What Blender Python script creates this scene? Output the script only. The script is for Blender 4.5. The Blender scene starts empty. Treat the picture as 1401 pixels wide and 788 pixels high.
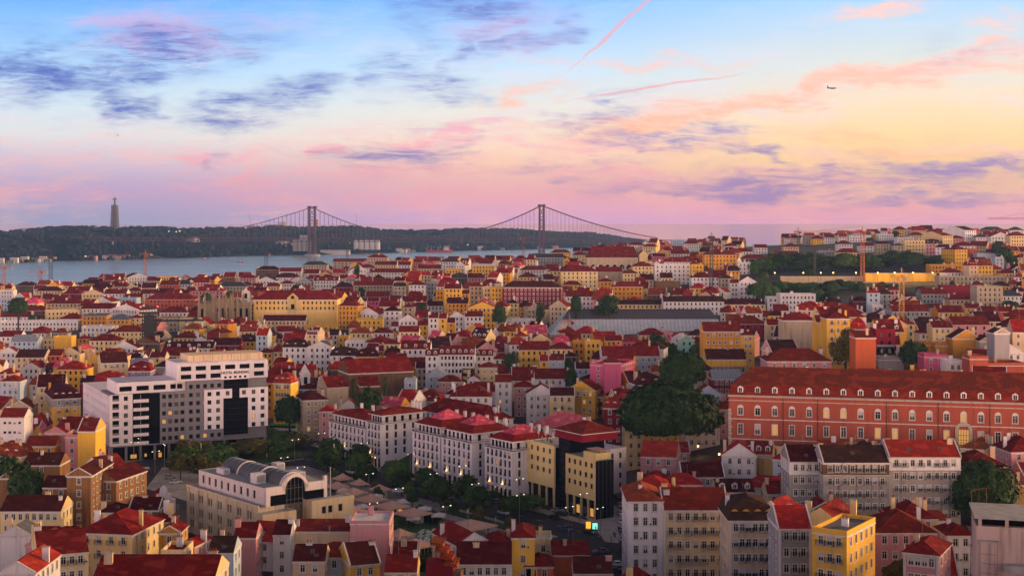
import bpy, math, random
import numpy as np
from mathutils import Vector, Matrix, noise as mnoise

random.seed(7)
HAZE = 5.4e-5
SC = bpy.context.scene
COL = SC.collection
R = math.radians

# ------------------------------------------------------------------ camera
F = 1943.0            # focal length in survey units (frame 1401 wide)
EYE = 302.0           # survey row of the eye level
CAMH = 88.0           # height of the viewpoint above the square
cd = bpy.data.cameras.new('camera')
cd.sensor_width = 36.0
cd.lens = 36.0 * F / 1401.0
cd.shift_y = -(394.0 - EYE) / 1401.0
cd.clip_start = 1.0
cd.clip_end = 90000.0
cam = bpy.data.objects.new('camera', cd)
COL.objects.link(cam)
cam.location = (0, 0, CAMH)
cam.rotation_euler = (R(90), 0, 0)
SC.camera = cam

# ------------------------------------------------------------------ view
SC.render.engine = 'CYCLES'
SC.view_settings.view_transform = 'Standard'
SC.view_settings.look = 'None'
SC.view_settings.exposure = 0.0
SC.view_settings.gamma = 1.0
SC.view_settings.use_curve_mapping = False
SC.cycles.max_bounces = 5
SC.cycles.diffuse_bounces = 2
SC.cycles.glossy_bounces = 2
SC.cycles.transmission_bounces = 2
SC.cycles.volume_bounces = 0
SC.cycles.use_denoising = True
SC.cycles.caustics_reflective = False
SC.cycles.caustics_refractive = False

SUN_AZ, SUN_EL = R(64), R(12)

def srgb(r, g, b):
    def f(c):
        c /= 255.0
        return c / 12.92 if c <= 0.04045 else ((c + 0.055) / 1.055) ** 2.4
    return (f(r), f(g), f(b), 1.0)

# ------------------------------------------------------------------ world sky
world = bpy.data.worlds.new('World')
SC.world = world
world.use_nodes = True
NT = world.node_tree
NT.nodes.clear()

class NB:
    """small helper that adds shader nodes"""
    def __init__(self, nt): self.nt = nt
    def node(self, typ, **kw):
        n = self.nt.nodes.new(typ)
        for k, v in kw.items(): setattr(n, k, v)
        return n
    def link(self, a, b): self.nt.links.new(a, b)
    def put(self, sock, v):
        if hasattr(v, 'is_output'): self.link(v, sock)
        else: sock.default_value = v
    def math(self, op, a, b=None, c=None, clamp=False):
        n = self.node('ShaderNodeMath', operation=op, use_clamp=clamp)
        self.put(n.inputs[0], a)
        if b is not None: self.put(n.inputs[1], b)
        if c is not None: self.put(n.inputs[2], c)
        return n.outputs[0]
    def smooth(self, x, lo, hi, a=0.0, b=1.0, typ='SMOOTHSTEP'):
        n = self.node('ShaderNodeMapRange', interpolation_type=typ, clamp=True) if typ == 'LINEAR' else self.node('ShaderNodeMapRange', interpolation_type=typ)
        self.put(n.inputs[0], x)
        for i, v in zip((1, 2, 3, 4), (lo, hi, a, b)): n.inputs[i].default_value = v
        return n.outputs[0]
    def ramp(self, fac, stops, interp='LINEAR'):
        n = self.node('ShaderNodeValToRGB')
        n.color_ramp.interpolation = interp
        e = n.color_ramp.elements
        while len(e) < len(stops): e.new(0.5)
        for el, (p, c) in zip(e, stops):
            el.position = p; el.color = c if len(c) == 4 else (*c, 1)
        self.put(n.inputs[0], fac)
        return n.outputs[0]
    def mix(self, fac, a, b, blend='MIX'):
        n = self.node('ShaderNodeMix', data_type='RGBA', blend_type=blend)
        n.clamp_factor = True
        self.put(n.inputs[0], fac); self.put(n.inputs[6], a); self.put(n.inputs[7], b)
        return n.outputs[2]
    def noise(self, vec, scale, detail=4, rough=0.5, dist=0.0):
        n = self.node('ShaderNodeTexNoise')
        self.put(n.inputs['Vector'], vec)
        n.inputs['Scale'].default_value = scale
        n.inputs['Detail'].default_value = detail
        n.inputs['Roughness'].default_value = rough
        n.inputs['Distortion'].default_value = dist
        return n
    def mapping(self, vec, loc=(0, 0, 0), rot=(0, 0, 0), scale=(1, 1, 1), typ='POINT'):
        n = self.node('ShaderNodeMapping', vector_type=typ)
        self.put(n.inputs[0], vec)
        n.inputs[1].default_value = loc; n.inputs[2].default_value = rot; n.inputs[3].default_value = scale
        return n.outputs[0]

w = NB(NT)
tc = w.node('ShaderNodeTexCoord')
sep = w.node('ShaderNodeSeparateXYZ'); w.link(tc.outputs['Generated'], sep.inputs[0])
dx, dy, dz = sep.outputs
elev = w.math('DIVIDE', dz, 0.4, clamp=True)
hor = w.math('SQRT', w.math('ADD', w.math('MULTIPLY', dx, dx), w.math('MULTIPLY', dy, dy)))
az = w.math('DIVIDE', dx, w.math('MAXIMUM', hor, 0.01))
def zpos(sy): return max(0.0, (EYE - sy) / F / 0.4)
def vramp(rows, zen1, zen2):
    st = [(zpos(sy), srgb(*c)) for sy, c in rows] + [(0.58, srgb(*zen1)), (1.0, srgb(*zen2))]
    return w.ramp(elev, st)
left = vramp([(300, (166, 160, 190)), (262, (200, 166, 202)), (228, (214, 190, 206)), (190, (222, 220, 218)), (150, (206, 222, 230)), (95, (166, 206, 240)), (5, (92, 162, 236))], (84, 98, 140), (52, 52, 68))
midr = vramp([(300, (226, 164, 200)), (268, (252, 172, 176)), (228, (255, 200, 168)), (190, (248, 222, 194)), (150, (228, 224, 214)), (95, (194, 218, 236)), (5, (130, 184, 242))], (84, 98, 140), (52, 52, 68))
rght = vramp([(300, (240, 160, 180)), (284, (252, 168, 166)), (262, (255, 196, 144)), (228, (255, 206, 140)), (190, (255, 213, 150)), (150, (248, 216, 178)), (95, (218, 218, 210)), (5, (160, 204, 240))], (84, 98, 140), (52, 52, 68))
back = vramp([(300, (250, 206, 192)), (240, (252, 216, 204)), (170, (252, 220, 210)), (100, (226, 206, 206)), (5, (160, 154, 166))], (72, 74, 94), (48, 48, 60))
base = w.mix(w.smooth(az, -0.30, 0.02), left, midr)
base = w.mix(w.smooth(az, 0.0, 0.27), base, rght)

# clouds live on a tangent plane of directions (a sky at infinity)
yy = w.math('MAXIMUM', dy, 0.2)
cu = w.math('MULTIPLY', w.math('DIVIDE', dx, yy), F / 1000.0)
cv = w.math('MULTIPLY', w.math('DIVIDE', dz, yy), F / 1000.0)
comb = w.node('ShaderNodeCombineXYZ'); w.link(cu, comb.inputs[0]); w.link(cv, comb.inputs[1])
uv = comb.outputs[0]
warp = w.noise(w.mapping(uv, scale=(1, 2.4, 1)), 8.0, 3, 0.62)
wsub = w.node('ShaderNodeVectorMath', operation='SUBTRACT'); w.link(warp.outputs['Color'], wsub.inputs[0]); wsub.inputs[1].default_value = (0.5, 0.5, 0.5)
wsc = w.node('ShaderNodeVectorMath', operation='MULTIPLY'); w.link(wsub.outputs[0], wsc.inputs[0]); wsc.inputs[1].default_value = (0.22, 0.09, 0)
wadd = w.node('ShaderNodeVectorMath', operation='ADD'); w.link(uv, wadd.inputs[0]); w.link(wsc.outputs[0], wadd.inputs[1])
uvw = wadd.outputs[0]
last_mask = [None]
def blobs(lst, vec):
    tot = None
    for sx, sy, rx, ry, ang, st in lst:
        v = vec
        if last_mask[0] is not None:   # chained, so that the shader evaluates one cloud after another
            ch = w.node('ShaderNodeVectorMath', operation='MULTIPLY_ADD')
            w.link(last_mask[0], ch.inputs[0]); ch.inputs[1].default_value = (1e-7, 1e-7, 1e-7); w.link(vec, ch.inputs[2])
            v = ch.outputs[0]
        m = w.mapping(v, ((sx - 700.5) / 1000, (EYE - sy) / 1000, 0), (0, 0, R(ang)), (rx * 1.15 / 1000, ry * 1.25 / 1000, 1), 'TEXTURE')
        ln = w.node('ShaderNodeVectorMath', operation='LENGTH'); w.link(m, ln.inputs[0])
        g = w.smooth(ln.outputs['Value'], 0.0, 2.1, st * 1.1, 0.0)
        tot = g if tot is None else w.math('MAXIMUM', tot, g)
        last_mask[0] = tot
    return tot
def streak(ang, sc, sx_, sy_, seed, detail=6, rough=0.6):
    m = w.mapping(uv, (seed, seed * 0.7, 0), (0, 0, -R(ang)), (sx_, sy_, 1))
    return w.noise(m, sc, detail, rough, 0.6).outputs['Fac']
def density(mask, nz, lo, hi, k=1.1):
    v = w.math('MULTIPLY', mask, w.math('ADD', w.math('MULTIPLY', w.math('SUBTRACT', nz, 0.5), k), 0.62))
    return w.smooth(v, lo, hi)

PURPLE = [(25, 98, 100, 26, 4, 1.25), (15, 45, 60, 10, 0, .5), (190, 78, 95, 24, 4, 1.35), (290, 68, 90, 14, 8, .9), (182, 138, 34, 22, 24, 1.25), (140, 128, 60, 10, -14, .55),
          (320, 150, 62, 15, 6, 1.15), (380, 128, 110, 12, 14, 1.0), (460, 108, 60, 9, 6, .5), (640, 10, 62, 18, -14, 1.3), (540, 88, 34, 28, -38, 1.0), (585, 108, 60, 13, -6, 1.1), (630, 76, 56, 14, 46, .95), (575, 25, 40, 22, -50, .7),
          (540, 217, 62, 17, -4, 1.4), (600, 215, 40, 8, 24, .9), (300, 209, 15, 7, 0, .8), (400, 207, 40, 6, 0, .55), (822, 150, 64, 14, 18, 1.2), (935, 181, 80, 9, -2, 1.3), (865, 191, 50, 8, 0, 1.2), (780, 228, 95, 10, 4, .9), (790, 251, 30, 5, 0, 1.0), (600, 170, 40, 8, 4, .5),
          (1080, 254, 185, 13, 1, 1.7), (1180, 250, 110, 10, 3, 1.5), (1000, 262, 90, 7, 0, 1.3), (1320, 230, 115, 12, 3, 1.7), (1395, 216, 50, 9, 6, 1.5), (1310, 276, 140, 8, 1, 1.4), (1040, 214, 54, 6, -16, 1.2), (960, 232, 60, 8, 8, .5), (735, 52, 80, 10, 18, .95), (770, 35, 60, 8, 20, .45), (1330, 78, 90, 12, 14, .5), (1270, 55, 40, 14, 20, .35), (60, 212, 90, 8, 0, .4), (790, 252, 40, 5, 0, .6), (100, 155, 60, 6, 4, .3), (1200, 212, 50, 5, 0, .6)]
PINK = [(215, 45, 75, 20, -8, .85), (300, 30, 90, 12, -6, .5), (620, 182, 55, 10, 14, .8), (590, 196, 70, 12, 0, .6), (670, 42, 70, 20, 28, .6), (720, 62, 60, 16, 20, .6), (290, 228, 55, 8, 10, .7), (270, 211, 40, 6, 0, .7), (460, 210, 14, 10, -40, .8), (440, 244, 150, 9, 2, .6), (640, 205, 40, 8, 14, .5), (300, 258, 90, 8, 0, .5), (560, 270, 220, 8, 0, .5), (860, 240, 150, 10, 0, .5), (930, 262, 200, 9, 0, .6), (1330, 255, 200, 10, 0, .6), (730, 25, 60, 12, 10, .4), (850, 195, 110, 11, 0, .6), (690, 232, 60, 8, 8, .5), (1000, 285, 300, 7, 0, .5), (130, 262, 120, 8, 0, .4)]
ORANGE = [(1120, 122, 260, 11, 11, .95), (960, 146, 170, 12, 8, .85), (1290, 100, 110, 11, 4, .75), (800, 168, 60, 9, 10, .5), (1195, 16, 70, 8, 6, .8), (1390, 32, 40, 10, 8, .6), (1345, 62, 40, 7, 8, .8), (720, 128, 60, 7, 4, .6), (880, 84, 160, 7, 2, .5), (480, 215, 60, 5, 2, .5), (1150, 190, 200, 9, 2, .35), (1080, 145, 90, 4, 8, .6), (700, 175, 40, 8, 0, .5), (1290, 205, 120, 7, 0, .5)]
TRAIL = [(852, 32, 66, 1.7, 41, 1.0), (802, 76, 34, 1.1, 40, .6), (900, 118, 88, 1.3, 9, .85)]
nz1 = streak(9, 5.5, 1.0, 4.2, 3.1, 4)
fine = streak(8, 17.0, 1.0, 6.5, 5.0, 6, 0.78)
nzb = w.math('ADD', w.math('MULTIPLY', nz1, 0.45), w.math('MULTIPLY', fine, 0.55))
inv = w.math('SUBTRACT', 1.0, nz1)
nzc = w.math('ADD', w.math('MULTIPLY', inv, 0.55), w.math('MULTIPLY', fine, 0.45))
dpk = w.math('MULTIPLY', density(blobs(PINK, uvw), nzc, 0.04, 0.80, 3.2), 0.85)
dor = w.math('MULTIPLY', density(blobs(ORANGE, uvw), nzb, 0.02, 0.80, 2.8), 0.97)
dpu = w.math('MULTIPLY', density(blobs(PURPLE, uvw), nzb, 0.04, 1.45, 3.9), 0.95)
# thin veil of high cloud everywhere
veil = w.math('MULTIPLY', w.smooth(nzc, 0.46, 0.64), w.smooth(cv, 0.40, 0.05))
warm = w.smooth(cv, 0.20, 0.06)
c = w.mix(w.math('MULTIPLY', veil, 0.62), base, w.mix(warm, srgb(222, 216, 230), srgb(255, 186, 176)))
c = w.mix(dpk, c, w.mix(w.smooth(cv, 0.22, 0.08), srgb(206, 166, 206), srgb(252, 160, 170)))
c = w.mix(dor, c, w.mix(w.smooth(cv, 0.26, 0.10), srgb(252, 196, 180), srgb(255, 170, 132)))
pcol = w.mix(w.smooth(cv, 0.18, 0.04), srgb(112, 120, 190), srgb(168, 126, 176))
pcol = w.mix(w.smooth(cu, -0.45, 0.1), srgb(76, 96, 180), pcol)
c = w.mix(dpu, c, pcol)
small = w.node('ShaderNodeVectorMath', operation='MULTIPLY'); w.link(wsub.outputs[0], small.inputs[0]); small.inputs[1].default_value = (0.016, 0.013, 0)
sadd = w.node('ShaderNodeVectorMath', operation='ADD'); w.link(uv, sadd.inputs[0]); w.link(small.outputs[0], sadd.inputs[1])
dtr = density(blobs(TRAIL, sadd.outputs[0]), fine, 0.1, 0.6, 1.2)
c = w.mix(w.math('MULTIPLY', dtr, 0.75), c, srgb(238, 158, 160))
# the eastern half of the sky, behind the viewpoint, made brighter than real dusk to light the facades
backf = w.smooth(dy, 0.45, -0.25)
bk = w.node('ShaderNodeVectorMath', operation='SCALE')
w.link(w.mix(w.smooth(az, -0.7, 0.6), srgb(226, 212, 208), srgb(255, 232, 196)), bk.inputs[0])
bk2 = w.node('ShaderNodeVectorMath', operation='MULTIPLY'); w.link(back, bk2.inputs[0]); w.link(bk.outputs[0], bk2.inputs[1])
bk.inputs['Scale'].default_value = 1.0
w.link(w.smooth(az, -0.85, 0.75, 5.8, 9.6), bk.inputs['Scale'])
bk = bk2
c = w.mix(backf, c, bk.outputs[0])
sky = w.node('ShaderNodeTexSky', sky_type='NISHITA')
sky.sun_disc = False
sky.sun_elevation = SUN_EL
sky.sun_rotation = SUN_AZ
sky.air_density = 1.2; sky.dust_density = 2.0; sky.ozone_density = 2.0
nish = w.node('ShaderNodeBackground'); w.link(sky.outputs[0], nish.inputs[0]); nish.inputs[1].default_value = 0.004
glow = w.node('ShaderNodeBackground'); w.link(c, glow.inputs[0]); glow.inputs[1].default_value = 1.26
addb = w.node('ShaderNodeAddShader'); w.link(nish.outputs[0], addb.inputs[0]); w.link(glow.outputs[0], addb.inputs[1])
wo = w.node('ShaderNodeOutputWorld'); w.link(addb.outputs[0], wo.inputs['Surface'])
world.cycles.sampling_method = 'MANUAL'
world.cycles.sample_map_resolution = 256

# ------------------------------------------------------------------ sun, low in the west
sl = bpy.data.lights.new('sun', 'SUN')
sl.energy = 4.6
sl.angle = R(12)
sl.color = (1.0, 0.60, 0.28)
sun = bpy.data.objects.new('sun', sl)
COL.objects.link(sun)
sdir = Vector((math.sin(SUN_AZ) * math.cos(SUN_EL), math.cos(SUN_AZ) * math.cos(SUN_EL), math.sin(SUN_EL)))
sun.rotation_euler = sdir.to_track_quat('Z', 'Y').to_euler()

# ================================================================== helpers
def U(sx): return (sx - 700.5) / F                 # direction across
def at(sx, sy, Y):                                  # world point seen at (sx, sy) at depth Y
    return Vector((U(sx) * Y, Y, CAMH - (sy - EYE) / F * Y))

TY = [0, 60, 150, 230, 300, 350, 430, 480, 520, 620, 750, 880, 1000, 1150, 1300, 1500, 1700, 2000, 2400, 2900, 4000]
TX = [-200, 0, 200, 450, 700, 860, 960, 1150, 1400, 1700]
TZ = np.array([
 [70, 70, 70, 70, 70, 70, 70, 70, 70, 70],
 [62, 62, 62, 60, 60, 60, 60, 60, 62, 64],
 [34, 34, 33, 30, 30, 30, 31, 32, 36, 38],
 [14, 13, 12, 10, 10, 9, 10, 12, 18, 22],
 [4, 3, 2, 1, 1, 1, 2, 6, 10, 14],
 [1, 0, 0, 0, 0, 0, 1, 5, 9, 12],
 [0, 0, 0, 0, 0, 0, 4, 8, 10, 14],
 [0, 0, 0, 0, 0, 1, 6, 14, 17, 20],
 [0, 0, 0, 0, 0, 3, 9, 22, 24, 28],
 [0, 0, 0, 0, 4, 8, 14, 28, 30, 34],
 [0, 0, 0, 3, 8, 13, 18, 25, 29, 34],
 [2, 2, 3, 7, 13, 16, 18, 21, 25, 30],
 [5, 6, 8, 13, 21, 24, 26, 29, 32, 36],
 [9, 11, 13, 18, 28, 33, 36, 40, 42, 46],
 [10, 14, 17, 23, 34, 40, 44, 50, 55, 58],
 [6, 12, 15, 28, 40, 45, 49, 58, 68, 72],
 [-6, 0, 2, 22, 36, 46, 52, 64, 74, 78],
 [-22, -20, -18, 0, 22, 40, 48, 58, 64, 66],
 [-26, -26, -26, -24, -8, 10, 20, 34, 44, 46],
 [-28, -28, -28, -28, -28, -24, -10, -5, 0, 0],
 [-30, -30, -30, -30, -30, -30, -30, -30, -30, -30]], float)
def terr(x, y):
    if y < 1: y = 1.0
    s = x / max(y, 60.0) * F + 700.5
    s = min(max(s, TX[0]), TX[-1] - 1e-6); yy_ = min(y, TY[-1] - 1e-6)
    i = max(k for k in range(len(TX) - 1) if TX[k] <= s)
    j = max(k for k in range(len(TY) - 1) if TY[k] <= yy_)
    a = (s - TX[i]) / (TX[i + 1] - TX[i]); b = (yy_ - TY[j]) / (TY[j + 1] - TY[j])
    z = TZ[j:j + 2, i:i + 2]
    return float((z[0, 0] * (1 - a) + z[0, 1] * a) * (1 - b) + (z[1, 0] * (1 - a) + z[1, 1] * a) * b)

class MB:
    """collects faces of one mesh"""
    def __init__(self): self.v = []; self.f = []; self.m = []; self.uv = []; self.mats = []
    def mi(self, mat):
        if mat not in self.mats: self.mats.append(mat)
        return self.mats.index(mat)
    def poly(self, pts, mat, uv=None):
        i = len(self.v); self.v.extend(tuple(p) for p in pts)
        self.f.append(tuple(range(i, i + len(pts)))); self.m.append(self.mi(mat))
        if uv is None:
            p0 = Vector(pts[0]); e = (Vector(pts[1]) - p0)
            if e.length < 1e-6: e = Vector((1, 0, 0))
            e.normalize(); nrm = e.cross(Vector(pts[2]) - p0)
            if nrm.length < 1e-9: nrm = Vector((0, 0, 1))
            nrm.normalize(); f_ = nrm.cross(e)
            uv = [((Vector(p) - p0).dot(e), (Vector(p) - p0).dot(f_)) for p in pts]
        self.uv.extend(uv)
    def box(self, x0, y0, z0, x1, y1, z1, mat, skip=''):
        a, b, c, d = (x0, y0, z0), (x1, y0, z0), (x1, y1, z0), (x0, y1, z0)
        e, f, g, h = (x0, y0, z1), (x1, y0, z1), (x1, y1, z1), (x0, y1, z1)
        if 'f' not in skip: self.poly([a, b, f, e], mat)
        if 'r' not in skip: self.poly([b, c, g, f], mat)
        if 'k' not in skip: self.poly([c, d, h, g], mat)
        if 'l' not in skip: self.poly([d, a, e, h], mat)
        if 't' not in skip: self.poly([e, f, g, h], mat)
        if 'b' not in skip: self.poly([d, c, b, a], mat)
    def obox(self, c, ux, hx, hy, z0, z1, mat):
        """box with a rotated footprint"""
        c = Vector(c); ux = Vector((ux[0], ux[1], 0)).normalized(); uy_ = Vector((-ux.y, ux.x, 0))
        q = [c - ux * hx - uy_ * hy, c + ux * hx - uy_ * hy, c + ux * hx + uy_ * hy, c - ux * hx + uy_ * hy]
        lo = [Vector((p.x, p.y, z0)) for p in q]; hi = [Vector((p.x, p.y, z1)) for p in q]
        for k in range(4): self.poly([lo[k], lo[(k + 1) % 4], hi[(k + 1) % 4], hi[k]], mat)
        self.poly(hi, mat); self.poly(lo[::-1], mat)
    def bar(self, p, q, r, mat, n=4, r2=None):
        p, q = Vector(p), Vector(q); d = (q - p)
        if d.length < 1e-6: return
        d.normalize(); up = Vector((0, 0, 1)) if abs(d.z) < 0.95 else Vector((1, 0, 0))
        u = d.cross(up).normalized(); v = d.cross(u)
        r2 = r if r2 is None else r2
        off = math.pi / n
        A = [p + (u * math.cos(2 * math.pi * k / n + off) + v * math.sin(2 * math.pi * k / n + off)) * r for k in range(n)]
        B = [q + (u * math.cos(2 * math.pi * k / n + off) + v * math.sin(2 * math.pi * k / n + off)) * r2 for k in range(n)]
        for k in range(n): self.poly([A[k], B[k], B[(k + 1) % n], A[(k + 1) % n]], mat)
        self.poly(A, mat); self.poly(B[::-1], mat)
    def lathe(self, prof, mat, n=12, c=(0, 0)):
        for (r0, z0), (r1, z1) in zip(prof, prof[1:]):
            for k in range(n):
                a0, a1 = 2 * math.pi * k / n, 2 * math.pi * (k + 1) / n
                P = [(c[0] + r0 * math.cos(a0), c[1] + r0 * math.sin(a0), z0), (c[0] + r0 * math.cos(a1), c[1] + r0 * math.sin(a1), z0),
                     (c[0] + r1 * math.cos(a1), c[1] + r1 * math.sin(a1), z1), (c[0] + r1 * math.cos(a0), c[1] + r1 * math.sin(a0), z1)]
                if r0 < 1e-4: P = [P[0], P[2], P[3]]
                elif r1 < 1e-4: P = P[:3]
                self.poly(P, mat)
    def mesh(self, name, smooth=False):
        me = bpy.data.meshes.new(name)
        me.from_pydata(self.v, [], self.f)
        for m in self.mats: me.materials.append(m)
        me.polygons.foreach_set('material_index', self.m)
        ul = me.uv_layers.new(name='UVMap')
        ul.data.foreach_set('uv', [c for p in self.uv for c in p])
        if smooth: me.polygons.foreach_set('use_smooth', [True] * len(self.f))
        me.update()
        return me
    def build(self, name, parent=None, loc=None, rz=0.0, smooth=False):
        return put(name, self.mesh(name, smooth), parent, loc, rz)

def put(name, me, parent=None, loc=None, rz=0.0):
    o = bpy.data.objects.new(name, me)
    COL.objects.link(o)
    if parent is not None: o.parent = parent
    if loc is not None: o.location = loc
    if rz: o.rotation_euler = (0, 0, rz)
    return o

def tag(o, label=None, cat=None, group=None, kind=None):
    if label: o['label'] = label
    if cat: o['category'] = cat
    if group: o['group'] = group
    if kind: o['kind'] = kind
    return o

def empty(name, loc, rz=0.0, label=None, cat=None, group=None):
    o = bpy.data.objects.new(name, None)
    COL.objects.link(o)
    o.empty_display_size = 0.5
    o.location = loc; o.rotation_euler = (0, 0, rz)
    return tag(o, label, cat, group)

def structure(name, mb, smooth=False, label=None):
    return tag(mb.build(name, smooth=smooth), label=label, kind='structure')

def copy_tree(o, parent=None):
    c = o.copy(); COL.objects.link(c)
    if parent is not None: c.parent = parent
    for ch in list(o.children): copy_tree(ch, c)
    return c

# ------------------------------------------------------------------ materials
def mat_new(name):
    m = bpy.data.materials.new(name); m.use_nodes = True
    nt = m.node_tree; nt.nodes.clear(); b = NB(nt)
    p = b.node('ShaderNodeBsdfPrincipled'); o = b.node('ShaderNodeOutputMaterial')
    b.link(p.outputs[0], o.inputs[0])
    return m, b, p

def plain(name, col, rough=0.8, metal=0.0, var=0.12, spec=0.3):
    m, b, p = mat_new(name)
    g = b.node('ShaderNodeNewGeometry')
    n = b.noise(g.outputs['Position'], 0.7, 3, 0.6)
    f = b.smooth(n.outputs['Fac'], 0.25, 0.75, 1 - var, 1 + var, 'LINEAR')
    v = b.node('ShaderNodeVectorMath', operation='SCALE'); v.inputs[0].default_value = col[:3]; b.link(f, v.inputs['Scale'])
    b.link(v.outputs[0], p.inputs['Base Color'])
    p.inputs['Roughness'].default_value = rough; p.inputs['Metallic'].default_value = metal
    p.inputs['Specular IOR Level'].default_value = spec
    return m

def wallmat(name, col, dirt=0.35, seed=0.0):
    m, b, p = mat_new('plaster_' + name)
    g = b.node('ShaderNodeNewGeometry')
    pos = g.outputs['Position']
    big = b.noise(pos, 0.09, 3, 0.6).outputs['Fac']
    stk = b.noise(b.mapping(pos, (seed, 0, 0), (0, 0, 0), (0.9, 0.9, 0.07)), 1.0, 4, 0.65).outputs['Fac']
    oi = b.node('ShaderNodeObjectInfo')
    k = b.math('ADD', b.smooth(oi.outputs['Random'], 0, 1, 0.86, 1.10, 'LINEAR'), b.math('MULTIPLY', b.math('SUBTRACT', big, 0.5), 0.35))
    v = b.node('ShaderNodeVectorMath', operation='SCALE'); v.inputs[0].default_value = col; b.link(k, v.inputs['Scale'])
    stain = b.math('MULTIPLY', b.smooth(stk, 0.48, 0.76), min(1.0, dirt * 1.5))
    c_ = b.mix(stain, v.outputs[0], (col[0] * 0.34 + 0.01, col[1] * 0.33 + 0.01, col[2] * 0.36 + 0.01, 1))
    b.link(c_, p.inputs['Base Color'])
    p.inputs['Roughness'].default_value = 0.92; p.inputs['Specular IOR Level'].default_value = 0.05
    return m

def roofmat(name, col, tile=0.5):
    m, b, p = mat_new('tiles_' + name)
    g = b.node('ShaderNodeNewGeometry'); pos = g.outputs['Position']
    big = b.noise(pos, 0.16, 4, 0.65).outputs['Fac']
    u = b.node('ShaderNodeUVMap')
    br = b.node('ShaderNodeTexBrick'); b.link(u.outputs[0], br.inputs['Vector'])
    br.inputs['Scale'].default_value = 1.0; br.inputs['Brick Width'].default_value = 0.55; br.inputs['Row Height'].default_value = 0.45
    br.inputs['Mortar Size'].default_value = 0.05; br.inputs['Bias'].default_value = -0.1
    br.inputs['Color1'].default_value = (1.18, 1.18, 1.18, 1); br.inputs['Color2'].default_value = (0.72, 0.72, 0.72, 1); br.inputs['Mortar'].default_value = (0.34, 0.34, 0.34, 1)
    oi = b.node('ShaderNodeObjectInfo')
    k = b.math('ADD', b.smooth(oi.outputs['Random'], 0, 1, 0.78, 1.16, 'LINEAR'), b.math('MULTIPLY', b.math('SUBTRACT', big, 0.5), 0.9))
    v = b.node('ShaderNodeVectorMath', operation='SCALE'); v.inputs[0].default_value = col; b.link(k, v.inputs['Scale'])
    hue = b.smooth(b.math('FRACT', b.math('MULTIPLY', oi.outputs['Random'], 7.31)), 0.35, 1.0, 0.0, 0.55)
    tone = b.mix(hue, v.outputs[0], (col[0] * 0.95 + 0.012, col[1] * 1.9 + 0.010, col[2] * 1.2, 1))
    c_ = b.mix(0.85, tone, br.outputs[0], 'MULTIPLY')
    patch = b.noise(b.mapping(u.outputs[0], scale=(.22, .34, 1)), 1.0, 1, 0.4).outputs['Fac']
    c_ = b.mix(b.math('MULTIPLY', b.smooth(patch, 0.54, 0.58), 0.5), c_, (col[0] * 1.45 + .015, col[1] * 2.0 + .008, col[2] * 1.5, 1))
    lich = b.smooth(b.noise(pos, 0.55, 4, 0.7).outputs['Fac'], 0.54, 0.74)
    c_ = b.mix(b.math('MULTIPLY', lich, 0.6), c_, (0.06, 0.035, 0.03, 1))
    b.link(c_, p.inputs['Base Color'])
    p.inputs['Roughness'].default_value = 0.85; p.inputs['Specular IOR Level'].default_value = 0.04
    return m

WALL = {k: wallmat(n, c, d) for k, n, c, d in [
 ('W', 'white', (0.76, 0.72, 0.72), .30), ('C', 'cream', (0.77, 0.59, 0.29), .32), ('Y', 'yellow', (0.80, 0.46, 0.065), .28),
 ('O', 'ochre', (0.66, 0.31, 0.04), .4), ('P', 'pink', (0.66, 0.30, 0.31), .3), ('R', 'rose', (0.72, 0.14, 0.27), .25),
 ('G', 'grey', (0.34, 0.33, 0.34), .45), ('S', 'stone', (0.44, 0.36, 0.26), .55), ('T', 'terracotta', (0.58, 0.13, 0.05), .3),
 ('B', 'blue', (0.46, 0.55, 0.66), .3), ('L', 'lilac', (0.30, 0.24, 0.36), .3), ('M', 'mint', (0.28, 0.52, 0.42), .3),
 ('D', 'darkred', (0.26, 0.018, 0.034), .3), ('K', 'brown', (0.17, 0.10, 0.06), .5), ('A', 'barracks', (0.43, 0.105, 0.066), .4), ('Q', 'ochre_brown', (0.30, 0.15, 0.06), .8), ('H', 'grey_tenement', (0.37, 0.335, 0.315), .75), ('E', 'beige', (0.66, 0.50, 0.33), .4)]}
WNAME = dict(W='white', C='cream', Y='yellow', O='ochre', P='pink', R='rose pink', G='grey', S='stone coloured', T='orange', B='pale blue', L='lilac', M='mint green', D='dark red', K='brown', A='brick red', H='grey', Q='brownish', E='beige')
ROOF = {k: roofmat(n, c) for k, n, c in [('r', 'red', (0.225, 0.016, 0.015)), ('b', 'bright_red', (0.40, 0.025, 0.023)), ('d', 'dark_red', (0.088, 0.009, 0.012)), ('o', 'orange', (0.29, 0.052, 0.022)), ('p', 'pinkish', (0.72, 0.10, 0.17)), ('n', 'brown', (0.062, 0.018, 0.018))]}
ROOF['g'] = plain('roof_felt_grey', (0.14, 0.14, 0.15), 0.9, var=0.35)
ROOF['z'] = plain('roof_zinc', (0.30, 0.33, 0.36), 0.6, var=0.25)
ROOF['k'] = plain('roof_slate', (0.055, 0.055, 0.065), 0.7, var=0.3)
ROOF['w'] = plain('roof_whitewash', (0.62, 0.60, 0.62), 0.9, var=0.2)
RNAME = dict(r='red', b='bright red', d='dark red', o='orange', p='pinkish red', n='brown', g='grey', z='grey metal', k='dark slate', w='white')
M_TRIM = wallmat('trim', (0.70, 0.66, 0.62), .35, 4.0)
M_STONE = wallmat('limestone', (0.52, 0.46, 0.38), .45, 9.0)
M_FRAME = plain('window_frame', (0.66, 0.64, 0.60), 0.6)
M_DFRAME = plain('dark_frame', (0.05, 0.045, 0.045), 0.5)
M_IRON = plain('iron', (0.02, 0.02, 0.022), 0.6)
M_STEEL = plain('steel', (0.25, 0.26, 0.28), 0.45, 0.6)
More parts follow.
